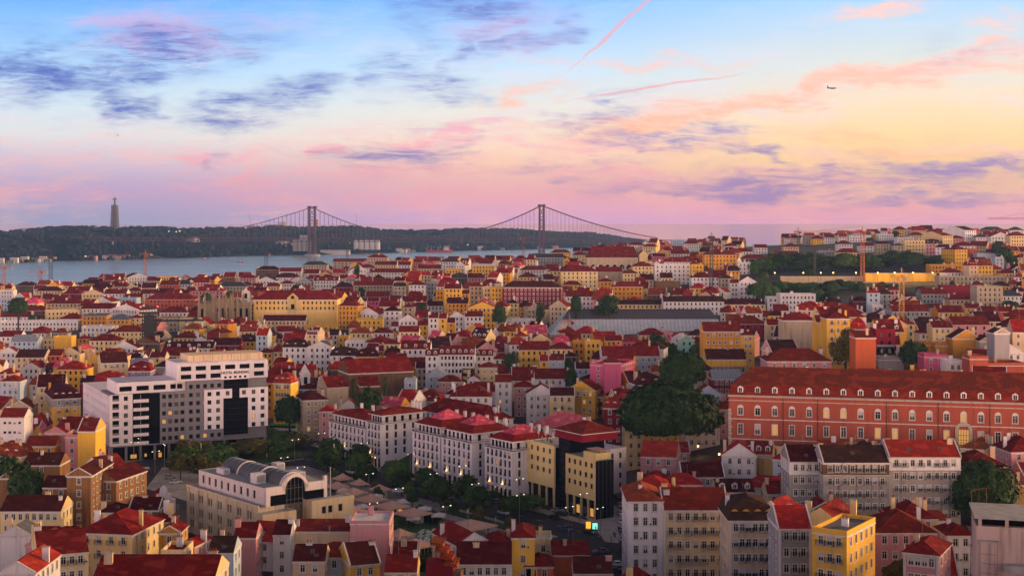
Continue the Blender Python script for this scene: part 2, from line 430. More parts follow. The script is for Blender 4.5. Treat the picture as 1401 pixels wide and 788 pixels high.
M_CONC = plain('concrete', (0.33, 0.32, 0.31), 0.9, var=0.25)
M_SHUT = plain('shutter', (0.52, 0.50, 0.48), 0.7)

def glassmat(name, col, rough=0.12, spec=0.14):
    m, b, p = mat_new(name)
    p.inputs['Base Color'].default_value = (*col, 1); p.inputs['Roughness'].default_value = rough
    p.inputs['Specular IOR Level'].default_value = spec
    return m
M_GLASS = glassmat('window_glass', (0.014, 0.016, 0.022))
M_GLASS2 = glassmat('curtained_glass', (0.09, 0.082, 0.085), 0.3)
M_BLACKGL = glassmat('curtain_wall_glass', (0.006, 0.006, 0.008), 0.10, 0.14)
def lit(name, col, st):
    m, b, p = mat_new(name)
    p.inputs['Base Color'].default_value = (0.1, 0.1, 0.1, 1)
    p.inputs['Emission Color'].default_value = (*col, 1); p.inputs['Emission Strength'].default_value = st
    return m
M_LIT = lit('lit_window', (1.0, 0.46, 0.09), 0.6)
M_LAMP = lit('lamp_glow', (1.0, 0.55, 0.16), 5.0)
M_WLAMP = lit('white_lamp_glow', (1.0, 0.85, 0.65), 4.0)
M_RLAMP = lit('red_lamp_glow', (1.0, 0.05, 0.03), 5.0)

# ------------------------------------------------------------------ facades and windows
def facade(mb, p0, u, W, H, wins, mat, recess=0.22, pane=None, z0=-3.0, gable=None, seed=0):
    """wall from p0 along unit u; wins = rectangles (a0, z0, a1, z1) cut as real openings; normal is u x z turned outward (to the right of u)"""
    p0 = Vector(p0); u = Vector(u); n = Vector((u.y, -u.x, 0))
    xs = sorted({0.0, W} | {round(q, 3) for w_ in wins for q in (w_[0], w_[2])})
    zs = sorted({z0, H} | {round(q, 3) for w_ in wins for q in (w_[1], w_[3])})
    P = lambda a, z, d=0.0: (p0.x + u.x * a - n.x * d, p0.y + u.y * a - n.y * d, p0.z + z)
    hole = {}
    for w_ in wins:
        for i in range(len(xs) - 1):
            if xs[i] < w_[0] - 1e-3 or xs[i + 1] > w_[2] + 1e-3: continue
            for j in range(len(zs) - 1):
                if zs[j] >= w_[1] - 1e-3 and zs[j + 1] <= w_[3] + 1e-3: hole[i, j] = 1
    for i in range(len(xs) - 1):
        j = 0
        while j < len(zs) - 1:
            if (i, j) in hole: j += 1; continue
            k = j
            while k + 1 < len(zs) - 1 and (i, k + 1) not in hole: k += 1
            mb.poly([P(xs[i], zs[j]), P(xs[i + 1], zs[j]), P(xs[i + 1], zs[k + 1]), P(xs[i], zs[k + 1])], mat,
                    [(xs[i], zs[j]), (xs[i + 1], zs[j]), (xs[i + 1], zs[k + 1]), (xs[i], zs[k + 1])])
            j = k + 1
    if gable is not None:
        mb.poly([P(0, H), P(W, H), P(W / 2, H + gable)], mat)
    for q, (a0, b0, a1, b1) in enumerate(wins):
        mb.poly([P(a0, b0), P(a1, b0), P(a1, b0, recess), P(a0, b0, recess)], mat)
        mb.poly([P(a0, b1), P(a0, b1, recess), P(a1, b1, recess), P(a1, b1)], mat)
        mb.poly([P(a0, b0), P(a0, b0, recess), P(a0, b1, recess), P(a0, b1)], mat)
        mb.poly([P(a1, b0), P(a1, b1), P(a1, b1, recess), P(a1, b0, recess)], mat)
        if pane is not None:
            pm = pane[(q * 7 + seed) % len(pane)] if isinstance(pane, (list, tuple)) else pane
            mb.poly([P(a0, b0, recess), P(a1, b0, recess), P(a1, b1, recess), P(a0, b1, recess)], pm)

WCACHE = {}
def window_mesh(w_, h_, style, gl, trim=M_TRIM, rec=0.22):
    """a window set in an opening: x across, z up from the sill, y = 0 in the wall face, looking to -y"""
    key = (round(w_, 2), round(h_, 2), style, gl.name, trim.name, rec)
    if key in WCACHE: return WCACHE[key]
    mb = MB(); hw = w_ / 2; y = rec
    fr = M_DFRAME if 'd' in style else M_FRAME
    mb.poly([(-hw, y, 0), (hw, y, 0), (hw, y, h_), (-hw, y, h_)], gl)
    t = 0.09
    mb.box(-hw, y - 0.06, 0, -hw + t, y - 0.01, h_, fr); mb.box(hw - t, y - 0.06, 0, hw, y - 0.01, h_, fr)
    mb.box(-hw + t, y - 0.06, h_ - t, hw - t, y - 0.01, h_, fr); mb.box(-hw + t, y - 0.06, 0, hw - t, y - 0.01, t, fr)
    if 'x' not in style:
        mb.box(-0.05, y - 0.055, t, 0.05, y - 0.012, h_ - t, fr)
        mb.box(-hw + t, y - 0.05, h_ * 0.66, hw - t, y - 0.014, h_ * 0.66 + 0.07, fr)
    if 's' in style:   # roller blind partly down
        mb.box(-hw + t, y - 0.045, h_ * 0.45, hw - t, y - 0.016, h_ - t, M_SHUT)
    if 't' in style:   # stone surround, proud of the wall
        k = 0.17
        mb.box(-hw - k, -0.05, -0.002, -hw, 0.0, h_ + k, trim); mb.box(hw, -0.05, -0.002, hw + k, 0.0, h_ + k, trim)
        mb.box(-hw, -0.05, h_, hw, 0.0, h_ + k, trim); mb.box(-hw - k - 0.05, -0.14, -0.16, hw + k + 0.05, 0.02, -0.002, trim)
    if 'a' in style:   # arched head over the opening, proud of the wall
        n = 8; ro, ri = hw + 0.17, hw
        for k in range(n):
            a0, a1 = math.pi * k / n, math.pi * (k + 1) / n
            pts = [(ri * math.cos(a0), h_ + ri * math.sin(a0)), (ro * math.cos(a0), h_ + ro * math.sin(a0)), (ro * math.cos(a1), h_ + ro * math.sin(a1)), (ri * math.cos(a1), h_ + ri * math.sin(a1))]
            mb.poly([(px, -0.06, pz) for px, pz in pts], trim)
            mb.poly([(pts[1][0], -0.06, pts[1][1]), (pts[1][0], 0.0, pts[1][1]), (pts[2][0], 0.0, pts[2][1]), (pts[2][0], -0.06, pts[2][1])], trim)
        mb.poly([(ri * math.cos(math.pi * k / n), -0.02, h_ + ri * math.sin(math.pi * k / n)) for k in range(n + 1)], M_FRAME)
    me = mb.mesh('window'); WCACHE[key] = me
    return me

BCACHE = {}
def balcony_mesh(w_, dep=0.7, hh=1.0):
    key = round(w_, 1)
    if key in BCACHE: return BCACHE[key]
    mb = MB(); hw = w_ / 2
    mb.box(-hw, -dep, -0.16, hw, -0.003, 0.0, M_STONE)
    mb.box(-hw, -dep, hh - 0.06, hw, -dep + 0.05, hh, M_IRON)
    mb.box(-hw, -dep + 0.05, hh - 0.06, -hw + 0.05, 0, hh, M_IRON); mb.box(hw - 0.05, -dep + 0.05, hh - 0.06, hw, 0, hh, M_IRON)
    n = max(4, int(w_ / 0.16))
    for k in range(n + 1):
        x = -hw + 0.02 + (w_ - 0.04) * k / n
        mb.box(x - 0.014, -dep + 0.01, 0.0, x + 0.014, -dep + 0.04, hh - 0.06, M_IRON, 'tb')
    for s in (-1, 1):
        for k in range(1, 4):
            y = -dep + 0.05 + (dep - 0.05) * k / 4
            mb.box(s * (hw - 0.03) - 0.014, y - 0.014, 0.0, s * (hw - 0.03) + 0.014, y + 0.014, hh - 0.06, M_IRON, 'tb')
    me = mb.mesh('balcony'); BCACHE[key] = me
    return me

def chimney_mesh(w_, d_, h_, mat, pots=2):
    mb = MB()
    mb.box(-w_ / 2, -d_ / 2, -2.6, w_ / 2, d_ / 2, h_, mat, 'b')
    mb.box(-w_ / 2 - .1, -d_ / 2 - .1, h_, w_ / 2 + .1, d_ / 2 + .1, h_ + .14, M_STONE)
    for k in range(pots):
        x = (k + .5) / pots * w_ - w_ / 2
        mb.lathe([(.14, h_ + .14), (.11, h_ + .55), (.17, h_ + .6), (.0, h_ + .72)], ROOF['o'], 6, (x, 0))
    return mb.mesh('chimney')
CHIM = {}
def chimney(parent, x, y, z, matk='W', w_=1.0, d_=0.6, h_=1.5, pots=2):
    k = (matk, w_, d_, h_, pots)
    if k not in CHIM: CHIM[k] = chimney_mesh(w_, d_, h_, WALL[matk], pots)
    return put('chimney', CHIM[k], parent, (x, y, z))

DORM = {}
def dormer_mesh(w_, h_, wk, rk, depth=2.2):
    k = (w_, h_, wk, rk, depth)
    if k in DORM: return DORM[k]
    mb = MB(); hw = w_ / 2; wm = WALL[wk]
    facade(mb, (-hw, 0, 0), (1, 0, 0), w_, h_, [(w_ * .2, .25, w_ * .8, h_ - .15)], wm, .12, M_GLASS, 0.0)
    mb.poly([(hw, 0, 0), (hw, depth, 0), (hw, depth, h_), (hw, 0, h_)], wm)
    mb.poly([(-hw, depth, 0), (-hw, 0, 0), (-hw, 0, h_), (-hw, depth, h_)], wm)
    mb.poly([(-hw, 0, h_), (hw, 0, h_), (0, 0, h_ + hw * .6)], wm)
    mb.box(-.05, .06, .25, .05, .11, h_ - .15, M_FRAME)
    for s in (-1, 1):
        q = [(s * (hw + .15), -.15, h_ - .05), (s * (hw + .15), depth, h_ - .05), (0, depth, h_ + hw * .6 + .06), (0, -.15, h_ + hw * .6 + .06)]
        mb.poly(q if s > 0 else q[::-1], ROOF[rk])
    me = mb.mesh('dormer'); DORM[k] = me
    return me

def roof_mesh(rt, W, D, h, rh, rm, wm, ov=0.35, trim=None):
    """roof over the rectangle x -W/2..W/2, y 0..D standing at height h"""
    mb = MB(); tm = trim or M_TRIM
    x0, x1, y0, y1 = -W / 2 - ov, W / 2 + ov, -ov, D + ov
    if rt in 'ge':
        if rt == 'g': x0, x1 = -W / 2 - .08, W / 2 + .08
        else: y0, y1 = -.08, D + .08
    th = 0.2
    if rt in 'gehm':
        mb.box(x0, y0, h - th, x1, y1, h, tm, 't')
    A, B, C_, D_ = (x0, y0, h), (x1, y0, h), (x1, y1, h), (x0, y1, h)
    xm, ym = 0.0, D / 2
    if rt == 'g':
        r0, r1 = (x0, ym, h + rh), (x1, ym, h + rh)
        mb.poly([A, B, r1, r0], rm); mb.poly([C_, D_, r0, r1], rm)
        mb.poly([B, C_, r1], wm); mb.poly([D_, A, r0], wm)
        for x in (x0 - .12, x1 - .18) if int(W * 97) % 9 < 4 else ():   # raised gable copings
            for ya, za, yb, zb in ((y0, h + .02, ym, h + rh + .02), (ym, h + rh + .02, y1, h + .02)):
                mb.poly([(x, ya, za), (x + .3, ya, za), (x + .3, yb, zb), (x, yb, zb)], tm)
                mb.poly([(x, ya, za + .22), (x + .3, ya, za + .22), (x + .3, yb, zb + .22), (x, yb, zb + .22)], tm)
                mb.poly([(x, ya, za), (x, yb, zb), (x, yb, zb + .22), (x, ya, za + .22)], tm); mb.poly([(x + .3, ya, za), (x + .3, yb, zb), (x + .3, yb, zb + .22), (x + .3, ya, za + .22)], tm)
        mb.box(x0 + .2, ym - .13, h + rh - .06, x1 - .2, ym + .13, h + rh + .09, rm)
    elif rt == 'e':
        r0, r1 = (xm, y0, h + rh), (xm, y1, h + rh)
        mb.poly([B, C_, r1, r0], rm); mb.poly([D_, A, r0, r1], rm)
        mb.poly([A, B, r0], wm); mb.poly([C_, D_, r1], wm)
        for xa, za, xb, zb in ((x0, h, xm, h + rh), (xm, h + rh, x1, h)) if int(W * 97) % 9 < 5 else ():
            mb.poly([(xa, y0 - .14, za), (xb, y0 - .14, zb), (xb, y0 - .14, zb + .28), (xa, y0 - .14, za + .28)], tm)
            mb.poly([(xa, y0 - .14, za + .28), (xb, y0 - .14, zb + .28), (xb, y0 + .18, zb + .28), (xa, y0 + .18, za + .28)], tm)
            mb.poly([(xa, y0 + .18, za), (xb, y0 + .18, zb), (xb, y0 + .18, zb + .28), (xa, y0 + .18, za + .28)], tm)
            mb.poly([(xa, y0 - .14, za), (xb, y0 - .14, zb), (xb, y0 + .0, zb), (xa, y0 + .0, za)], tm)
        mb.box(xm - .13, y0 + .2, h + rh - .06, xm + .13, y1, h + rh + .09, rm)
    elif rt == 'h':
        if W >= D:
            k = D * .46; r0, r1 = (x0 + k, ym, h + rh), (x1 - k, ym, h + rh)
            mb.poly([A, B, r1, r0], rm); mb.poly([C_, D_, r0, r1], rm); mb.poly([B, C_, r1], rm); mb.poly([D_, A, r0], rm)
        else:
            k = W * .46; r0, r1 = (xm, y0 + k, h + rh), (xm, y1 - k, h + rh)
            mb.poly([A, B, r0], rm); mb.poly([C_, D_, r1], rm); mb.poly([B, C_, r1, r0], rm); mb.poly([D_, A, r0, r1], rm)
        for p, q in ((A, r0), (B, r1 if W >= D else r0), (C_, r1), (D_, r0 if W >= D else r1), (r0, r1)):
            mb.bar(p, q, .13, rm)
    elif rt == 'm':
        lo = min(2.9, rh * .68); k = lo * .42
        E, F_, G, H_ = (x0 + k, y0 + k, h + lo), (x1 - k, y0 + k, h + lo), (x1 - k, y1 - k, h + lo), (x0 + k, y1 - k, h + lo)
        for p, q, r_, s in ((A, B, F_, E), (B, C_, G, F_), (C_, D_, H_, G), (D_, A, E, H_)): mb.poly([p, q, r_, s], rm)
        kk = min(W, D) * .42
        if W >= D: r0, r1 = (x0 + k + kk, ym, h + rh), (x1 - k - kk, ym, h + rh); mb.poly([E, F_, r1, r0], rm); mb.poly([G, H_, r0, r1], rm); mb.poly([F_, G, r1], rm); mb.poly([H_, E, r0], rm)
        else: r0, r1 = (xm, y0 + k + kk, h + rh), (xm, y1 - k - kk, h + rh); mb.poly([E, F_, r0], rm); mb.poly([G, H_, r1], rm); mb.poly([F_, G, r1, r0], rm); mb.poly([H_, E, r0, r1], rm)
    elif rt == 's':
        x0, x1, y0, y1 = -W / 2 - .05, W / 2 + .05, -ov, D + .05
        a, b_, c_, d_ = (x0, y0, h), (x1, y0, h), (x1, y1, h + rh), (x0, y1, h + rh)
        mb.poly([a, b_, c_, d_], rm); mb.poly([(x0, y0, h), (x0, y1, h + rh), (x0, y1, h)], wm); mb.poly([(x1, y0, h), (x1, y1, h), (x1, y1, h + rh)], wm)
        mb.poly([(x0, y1, h), (x0, y1, h + rh), (x1, y1, h + rh), (x1, y1, h)], wm); mb.box(x0, y0, h - .15, x1, y1, h, tm, 't')
    elif rt == 'f':
        p = rh; t = .25; xa, xb, ya, yb = -W / 2, W / 2, 0, D
        mb.poly([(xa + t, ya + t, h + .02), (xb - t, ya + t, h + .02), (xb - t, yb - t, h + .02), (xa + t, yb - t, h + .02)], rm)
        mb.box(xa - .04, ya - .04, h + .003, xb + .04, ya + t, h + p, wm); mb.box(xa - .04, yb - t, h + .003, xb + .04, yb + .04, h + p, wm)
        mb.box(xa - .04, ya + t, h + .003, xa + t, yb - t, h + p - .003, wm); mb.box(xb - t, ya + t, h + .003, xb + .04, yb - t, h + p - .003, wm)
    return mb

PENDING = []
HOUSES = []     # every building with its outline, for placing others and for describing them
PANES = [M_GLASS, M_GLASS, M_GLASS2, M_GLASS, M_GLASS2]
def win_rows(h, fl, ww, wh, first=None, sill=0.9):
    """bottoms of the window rows, counted down from the eaves"""
    return [h - (k + 1) * fl + sill for k in range(int((h + 0.3) // fl))]
def win_cols(W, n, ww, margin=0.8):
    step = (W - 2 * margin) / n
    return [margin + step * (i + .5) - ww / 2 for i in range(n)]

def house(x, y, a, W, D, z0, h, wk='W', rk='r', rt='g', rh=None, cols=None, fl=3.2, ww=1.05, wh=1.7, det=1, style='t', sides='', feat='',
          label=None, cat='house', name='house', group=None, nch=1, dn=0, rows=None, sill=.85, trim=None, side_cols=None, wm=None, into=None, blank=0, litp=0.02, at=None, dk='W'):
    """a building; (x, y) middle of its front, a its turn, W along the front, D back; z0 ground, h height of the eaves above it"""
    rm = ROOF[rk]; wm = wm or WALL[wk]; tm = trim or M_TRIM
    if rh is None: rh = {'g': min(D * .40, 5.2), 'e': min(W * .36, 4.6), 'h': min(W, D) * .34, 'f': .9, 'm': 4.8, 's': 1.5}[rt]
    cols = max(1, round((W - 1.2) / 2.9)) if cols is None else cols
    rws = rows if rows is not None else win_rows(h, fl, ww, wh, sill=sill)
    rws = [z for z in rws if z > -1.5 and z + wh < h - .1][:9]
    rect = lambda Wd, n: [(c_, z, c_ + ww, z + wh) for z in rws for c_ in win_cols(Wd, n, ww)] if n > 0 else []
    fw = [] if blank else rect(W, cols)
    sc_ = side_cols or max(1, round((D - 1.2) / 3.2))
    sw = {s: rect(D, sc_) if s in sides else [] for s in 'lr'}
    rec = .22
    pane = None if det == 2 else PANES
    mb = MB()
    if at and len(rws):       # an attic storey of another colour
        zs_ = rws[0] - sill + .05; split = lambda l_, top: [q for q in l_ if (q[1] > zs_) == top]
        for lo_, hi_, wm_, tp in ((-3.0, zs_, wm, False), (zs_, h, WALL[at], True)):
            facade(mb, (-W / 2, 0, 0), (1, 0, 0), W, hi_, split(fw, tp), wm_, rec, pane, lo_); facade(mb, (W / 2, 0, 0), (0, 1, 0), D, hi_, split(sw['r'], tp), wm_, rec, pane, lo_)
            facade(mb, (-W / 2, D, 0), (0, -1, 0), D, hi_, split(sw['l'], tp), wm_, rec, pane, lo_)
        mb.box(-W / 2 - .1, -.3, zs_ - .2, W / 2 + .1, -.004, zs_, tm)
    else:
        facade(mb, (-W / 2, 0, 0), (1, 0, 0), W, h, fw, wm, rec, pane, seed=len(HOUSES))
        facade(mb, (W / 2, 0, 0), (0, 1, 0), D, h, sw['r'], wm, rec, pane)
        facade(mb, (-W / 2, D, 0), (0, -1, 0), D, h, sw['l'], wm, rec, pane)
    facade(mb, (W / 2, D, 0), (-1, 0, 0), W, h, [], wm)
    if det == 2:
        mb.box(-W / 2 - .12, -.14, h - .5, W / 2 + .12, -.003, h - .22, tm); 
        if 'q' in feat:
            for xx in (-W / 2, W / 2 - .55): mb.box(xx, -.05, -3, xx + .55, -.002, h - .5, tm)
        if 'l' in feat:
            for z in rws[:-1]: mb.box(-W / 2, -.06, z - sill - .02, W / 2, -.002, z - sill + .16, tm)
        for s, xs in (('l', -1), ('r', 1)):
            mb.box(min(xs * W / 2, xs * (W / 2 + .12)) + .003 * xs, 0.0, h - .5, max(xs * W / 2, xs * (W / 2 + .12)) + .003 * xs, D, h - .22, tm)
    if into is not None:     # far houses go into one mesh
        ro = roof_mesh(rt, W, D, h, rh, rm, wm)
        for src in (mb, ro):
            ca, sa = math.cos(a), math.sin(a); i0 = len(into.v)
            into.v.extend((x + ca * p[0] - sa * p[1], y + sa * p[0] + ca * p[1], z0 + p[2]) for p in src.v)
            into.f.extend(tuple(k + i0 for k in f_) for f_ in src.f)
            ids = [into.mi(m_) for m_ in src.mats]; into.m.extend(ids[k] for k in src.m); into.uv.extend(src.uv)
        return None
    root = empty(name, (x, y, z0), a, label, cat, group)
    wl = mb.build('wall', root)
    ro = roof_mesh(rt, W, D, h, rh, rm, wm).build('roof', root)
    rnd = random.Random(int(x * 13 + y * 7))
    if det == 2:
        for lst, place in ((fw, lambda c_: ((c_ - W / 2, 0), 0)), (sw['r'], lambda c_: ((W / 2, c_), R(90))), (sw['l'], lambda c_: ((-W / 2, D - c_), R(-90)))):
            for (a0, b0, a1, b1) in lst:
                (px, py), rz = place((a0 + a1) / 2)
                r_ = rnd.random(); gl = M_LIT if r_ < litp else (M_GLASS if r_ < .72 else M_GLASS2)
                st = style + ('s' if rnd.random() < .18 and 'n' not in style else '')
                put('window', window_mesh(ww, wh, st, gl, tm, rec), root, (px, py, b0), rz)
                if 'b' in feat and lst is fw and (rnd.random() < .7): put('balcony', balcony_mesh(ww + .7), root, (px, py - .003, b0 - .05), rz)
    if 'B' in feat and rws: put('balcony', balcony_mesh(W - .6), root, (0, -.003, rws[min(1, len(rws) - 1)] - .05))
    if dn:
        dm = dormer_mesh(1.5, 1.5, dk, rk)
        for k in range(dn):
            yy_ = .45 if rt == 'm' else D * .10
            zz = h + (.55 if rt == 'm' else rh * .20)
            put('dormer', dm, ro, (-W / 2 + W * (k + .5) / dn, yy_, zz))
    for k in range(nch):
        if rt == 'f': cx, cy, cz = rnd.uniform(-.4, .4) * W, rnd.uniform(.3, .9) * D, h + .3
        else: cx, cy, cz = rnd.choice((-.42, .42, rnd.uniform(-.35, .35))) * W, rnd.uniform(.3, .75) * D, h + rh * .62
        chimney(ro, cx, cy, cz, rnd.choice((wk, 'W', 'E')) if wk in 'WCYPE' else 'E', rnd.choice((.9, 1.4)), .6, rnd.choice((1.3, 1.9)), rnd.choice((0, 2, 3)))
    if det == 2:
        if rt in 'gh' and rnd.random() < .45:
            for k in range(rnd.choice((1, 1, 2))):
                sl_ = math.atan2(rh, D / 2); t = rnd.uniform(.25, .6)
                if 'sky' not in BCACHE:
                    q = MB(); q.box(-.45, -.6, 0, .45, .6, .1, M_STEEL, 'b'); q.box(-.38, -.52, .1, .38, .52, .115, M_GLASS2, 'b'); BCACHE['sky'] = q.mesh('skylight')
                o = put('skylight', BCACHE['sky'], ro, (rnd.uniform(-.3, .3) * W, D / 2 * t, h + rh * t + .02)); o.rotation_euler = (sl_, 0, 0)
        if rnd.random() < .5: feat = feat + 'a'
        if fw and rnd.random() < .4:
            if 'ac' not in BCACHE:
                q = MB(); q.box(-.4, -.34, 0, .4, -.003, .55, M_FRAME); q.box(-.3, -.35, .08, .1, -.342, .48, M_DFRAME); BCACHE['ac'] = q.mesh('air_conditioner')
            for q in rnd.sample(fw, min(len(fw), rnd.choice((1, 2, 3)))): put('air_conditioner', BCACHE['ac'], root, (q[2] - W / 2 + .75, 0, q[1] + .1))
    if 'a' in feat:     # antenna mast
        am = MB(); hh = rnd.uniform(2.5, 4.5); am.bar((0, 0, 0), (0, 0, hh), .03, M_STEEL)
        for k in range(4): am.bar((-.5 + .05 * k, 0, hh - .25 * k), (.5 - .05 * k, 0, hh - .25 * k), .018, M_STEEL)
        am.build('antenna', ro, (rnd.uniform(-.3, .3) * W, D * .5, h + rh * (.95 if rt != 'f' else 0)), rnd.uniform(0, 3))
    return root

def note(x, y, a, W, D, z0, h, rh, root, wk, rk, rt, auto):
    HOUSES.append(dict(x=x, y=y, a=a, W=W, D=D, z0=z0, h=h, rh=rh, root=root, wk=wk, rk=rk, rt=rt, auto=auto))

def solve(sx, ey, n, st=3.3, ymin=190):
    """depth at which a building of n storeys with its eaves seen at row ey stands on the ground"""
    Y = ymin; prev = None; best = (1e9, 1500)
    while Y < 2600:
        zt = CAMH - (ey - EYE) / F * Y
        g = zt - n * st - terr(U(sx) * Y, Y)
        if prev is not None and prev > 0 >= g: return Y
        if 1100 < Y < 1700: best = min(best, (g, Y))
        prev = g; Y += 6
    return best[1]

CROP = {'A': (540, 3.177), 'B': (420, 3.94), 'C': (260, 3.94)}
def conv(cr, cx, cy):
    oy, s = CROP[cr[0]]
    return int(cr[1]) * 350 + cx / s, oy + cy / s

def survey(cr, x0, x1, ey, n, wk, rk, rt, D=None, a=0.0, Y=None, st=3.3, auto=True, label=None, z0=None, **kw):
    """a building from its sighted outline: x0..x1 the front, ey the eaves, n storeys"""
    sL, sy = conv(cr, x0, ey); sR, _ = conv(cr, x1, ey)
    sm = (sL + sR) / 2
    Y = Y or solve(sm, sy, n, st)
    if Y is None: raise RuntimeError('no ground for %s %s %s' % (cr, x0, ey))
    a = R(a); s, c_ = math.sin(a), math.cos(a)
    uL, uR = U(sL), U(sR)
    W = Y * (uR - uL) / (c_ - s * (uL + uR) / 2)
    YL = Y - W * s / 2; PL = Vector((uL * YL, YL))
    mx, my = PL.x + c_ * W / 2, PL.y + s * W / 2
    D = D or min(14, max(9, W * .9))
    zt = CAMH - (sy - EYE) / F * Y
    g = z0 if z0 is not None else min(terr(mx, my), zt - n * st)
    h = zt - g
    det = kw.pop('det', 2 if Y < 700 else 1)
    if 'rh' not in kw: kw['rh'] = {'g': min(D * .30, 4), 'e': min(W * .32, 4), 'h': min(W, D) * .27, 'f': .9, 'm': 4.4, 's': 1.5}[rt]
    rh = kw.get('rh')
    kw.setdefault('nch', 1 if W < 14 else 2)
    kw.setdefault('fl', st)
    sides = kw.pop('sides', None)
    if sides is None: sides = 'lr' if Y < 420 else ''
    if rh is None: rh = 3.0
    PENDING.append(dict(x=mx, y=my, a=a, W=W, D=D, z0=g, h=h, rh=rh, wk=wk, rk=rk, rt=rt, det=det, label=label, sides=sides, kw=kw, infill=False))
    note(mx, my, a, W, D, g, h, rh, None, wk, rk, rt, False)

# ================================================================== ground, water, far bank
def groundmat(name, col, col2, sc=0.08, rough=0.95):
    m, b, p = mat_new(name)
    g = b.node('ShaderNodeNewGeometry')
    n = b.noise(g.outputs['Position'], sc, 5, 0.7).outputs['Fac']
    b.link(b.mix(b.smooth(n, 0.35, 0.65), (*col, 1), (*col2, 1)), p.inputs['Base Color'])
    p.inputs['Roughness'].default_value = rough; p.inputs['Specular IOR Level'].default_value = 0.2
    return m
M_GROUND = groundmat('city_ground', (0.055, 0.05, 0.05), (0.10, 0.09, 0.085))
M_ASPH = groundmat('asphalt', (0.038, 0.038, 0.042), (0.055, 0.054, 0.056), 0.4)
M_PAVE = groundmat('limestone_paving', (0.29, 0.26, 0.235), (0.42, 0.38, 0.34), 0.5)
M_LAWN = groundmat('lawn', (0.035, 0.075, 0.018), (0.055, 0.10, 0.03), 0.6)
M_PAINT = plain('road_paint', (0.62, 0.62, 0.60), 0.7, var=0.25)
mb = MB()
cols_ = list(range(-500, 2001, 50)); rows_ = [-300, 0, 60, 110] + list(range(150, 900, 25)) + list(range(900, 2400, 60)) + [2400, 2700, 3000, 3500, 4000, 8000, 20000, 45000]
def gz(sx, Y): return terr(U(sx) * max(Y, 60), max(Y, 60))
idx = {}
for j, Y in enumerate(rows_):
    for i, sx in enumerate(cols_):
        idx[i, j] = len(mb.v); yq = max(Y, 200)
        mb.v.append((U(sx) * yq, Y, gz(sx, Y)))
mb.mi(M_GROUND)
for j in range(len(rows_) - 1):
    for i in range(len(cols_) - 1):
        q = [idx[i, j], idx[i + 1, j], idx[i + 1, j + 1], idx[i, j + 1]]
        mb.f.append(tuple(q)); mb.m.append(0); mb.uv.extend((mb.v[k][0], mb.v[k][1]) for k in q)
structure('ground', mb, smooth=True)

WZ = -16.0
m, b, p = mat_new('river_water')
g = b.node('ShaderNodeNewGeometry')
n1 = b.noise(b.mapping(g.outputs['Position'], scale=(0.012, 0.03, 1)), 1.0, 5, 0.7)
n2 = b.noise(b.mapping(g.outputs['Position'], scale=(0.0016, 0.006, 1)), 1.0, 3, 0.6)
bp = b.node('ShaderNodeBump'); bp.inputs['Strength'].default_value = 0.35; bp.inputs['Distance'].default_value = 3.0
b.link(n1.outputs['Fac'], bp.inputs['Height']); b.link(bp.outputs[0], p.inputs['Normal'])
b.link(b.mix(n2.outputs['Fac'], (0.24, 0.31, 0.25, 1), (0.36, 0.42, 0.34, 1)), p.inputs['Base Color'])
p.inputs['Roughness'].default_value = 0.22; p.inputs['IOR'].default_value = 1.33; p.inputs['Specular IOR Level'].default_value = 0.5
M_WATER = m
mb = MB()
mb.poly([(-14000, 1400, WZ), (14000, 1400, WZ), (14000, 6200, WZ), (-14000, 6200, WZ)], M_WATER)
structure('water', mb)
m, b, p = mat_new('open_sea_water')
g = b.node('ShaderNodeNewGeometry')
n1 = b.noise(b.mapping(g.outputs['Position'], scale=(0.0012, 0.004, 1)), 1.0, 3, 0.6)
b.link(b.mix(n1.outputs['Fac'], (0.10, 0.14, 0.17, 1), (0.15, 0.19, 0.22, 1)), p.inputs['Base Color'])
p.inputs['Roughness'].default_value = 0.07; p.inputs['IOR'].default_value = 1.33
mb = MB()
mb.poly([(-14000, 6200, WZ), (14000, 6200, WZ), (30000, 45000, WZ), (-30000, 45000, WZ)], m)
structure('sea', mb)

# far bank: shoreline and ridge by sight, with real depth behind
def interp(x, tab):
    if x <= tab[0][0]: return tab[0][1]
    for (a, b_), (c_, d_) in zip(tab, tab[1:]):
        if x <= c_: return b_ + (d_ - b_) * (x - a) / (c_ - a)
    return tab[-1][1]
SHORE = [(-300, 366), (0, 361), (60, 358), (190, 355), (280, 352), (340, 350), (430, 349), (540, 346), (640, 343), (700, 342), (790, 339), (850, 336), (960, 334)]
RIDGE = [(-300, 320), (-60, 319), (20, 316), (50, 313), (90, 309), (120, 309), (160, 312), (200, 310), (240, 312), (280, 311), (340, 311), (375, 308), (420, 310), (480, 309), (505, 311), (540, 314), (590, 314), (640, 311), (690, 312), (720, 313), (760, 316), (800, 316), (835, 320), (870, 326), (900, 333), (960, 345)]
def bank(sx, t):
    Ys = (CAMH - WZ) * F / (interp(sx, SHORE) - EYE)
    Y = Ys + t * 900
    zr = CAMH - (interp(sx, RIDGE) + 4.5 - EYE) / F * (Ys + 900)
    if t <= 1: z = WZ - 2 + (zr + 2 - WZ) * (1 - (1 - t) ** 1.9)
    else: z = zr * (1 - (t - 1) * 0.35)
    if 0 < t < 1.3:
        q = Vector((sx * 0.02, Y * 0.004, 1.3))
        z += mnoise.fractal(q, 0.9, 2.0, 5) * 16 * min(1, t * 3) * (1.15 - min(t, 1.1))
    return Vector((U(sx) * Y, Y, z))
m, b, p = mat_new('hill_scrub')
g = b.node('ShaderNodeNewGeometry')
n1 = b.noise(g.outputs['Position'], 0.011, 5, 0.7).outputs['Fac']
n2 = b.noise(g.outputs['Position'], 0.0045, 3, 0.6).outputs['Fac']
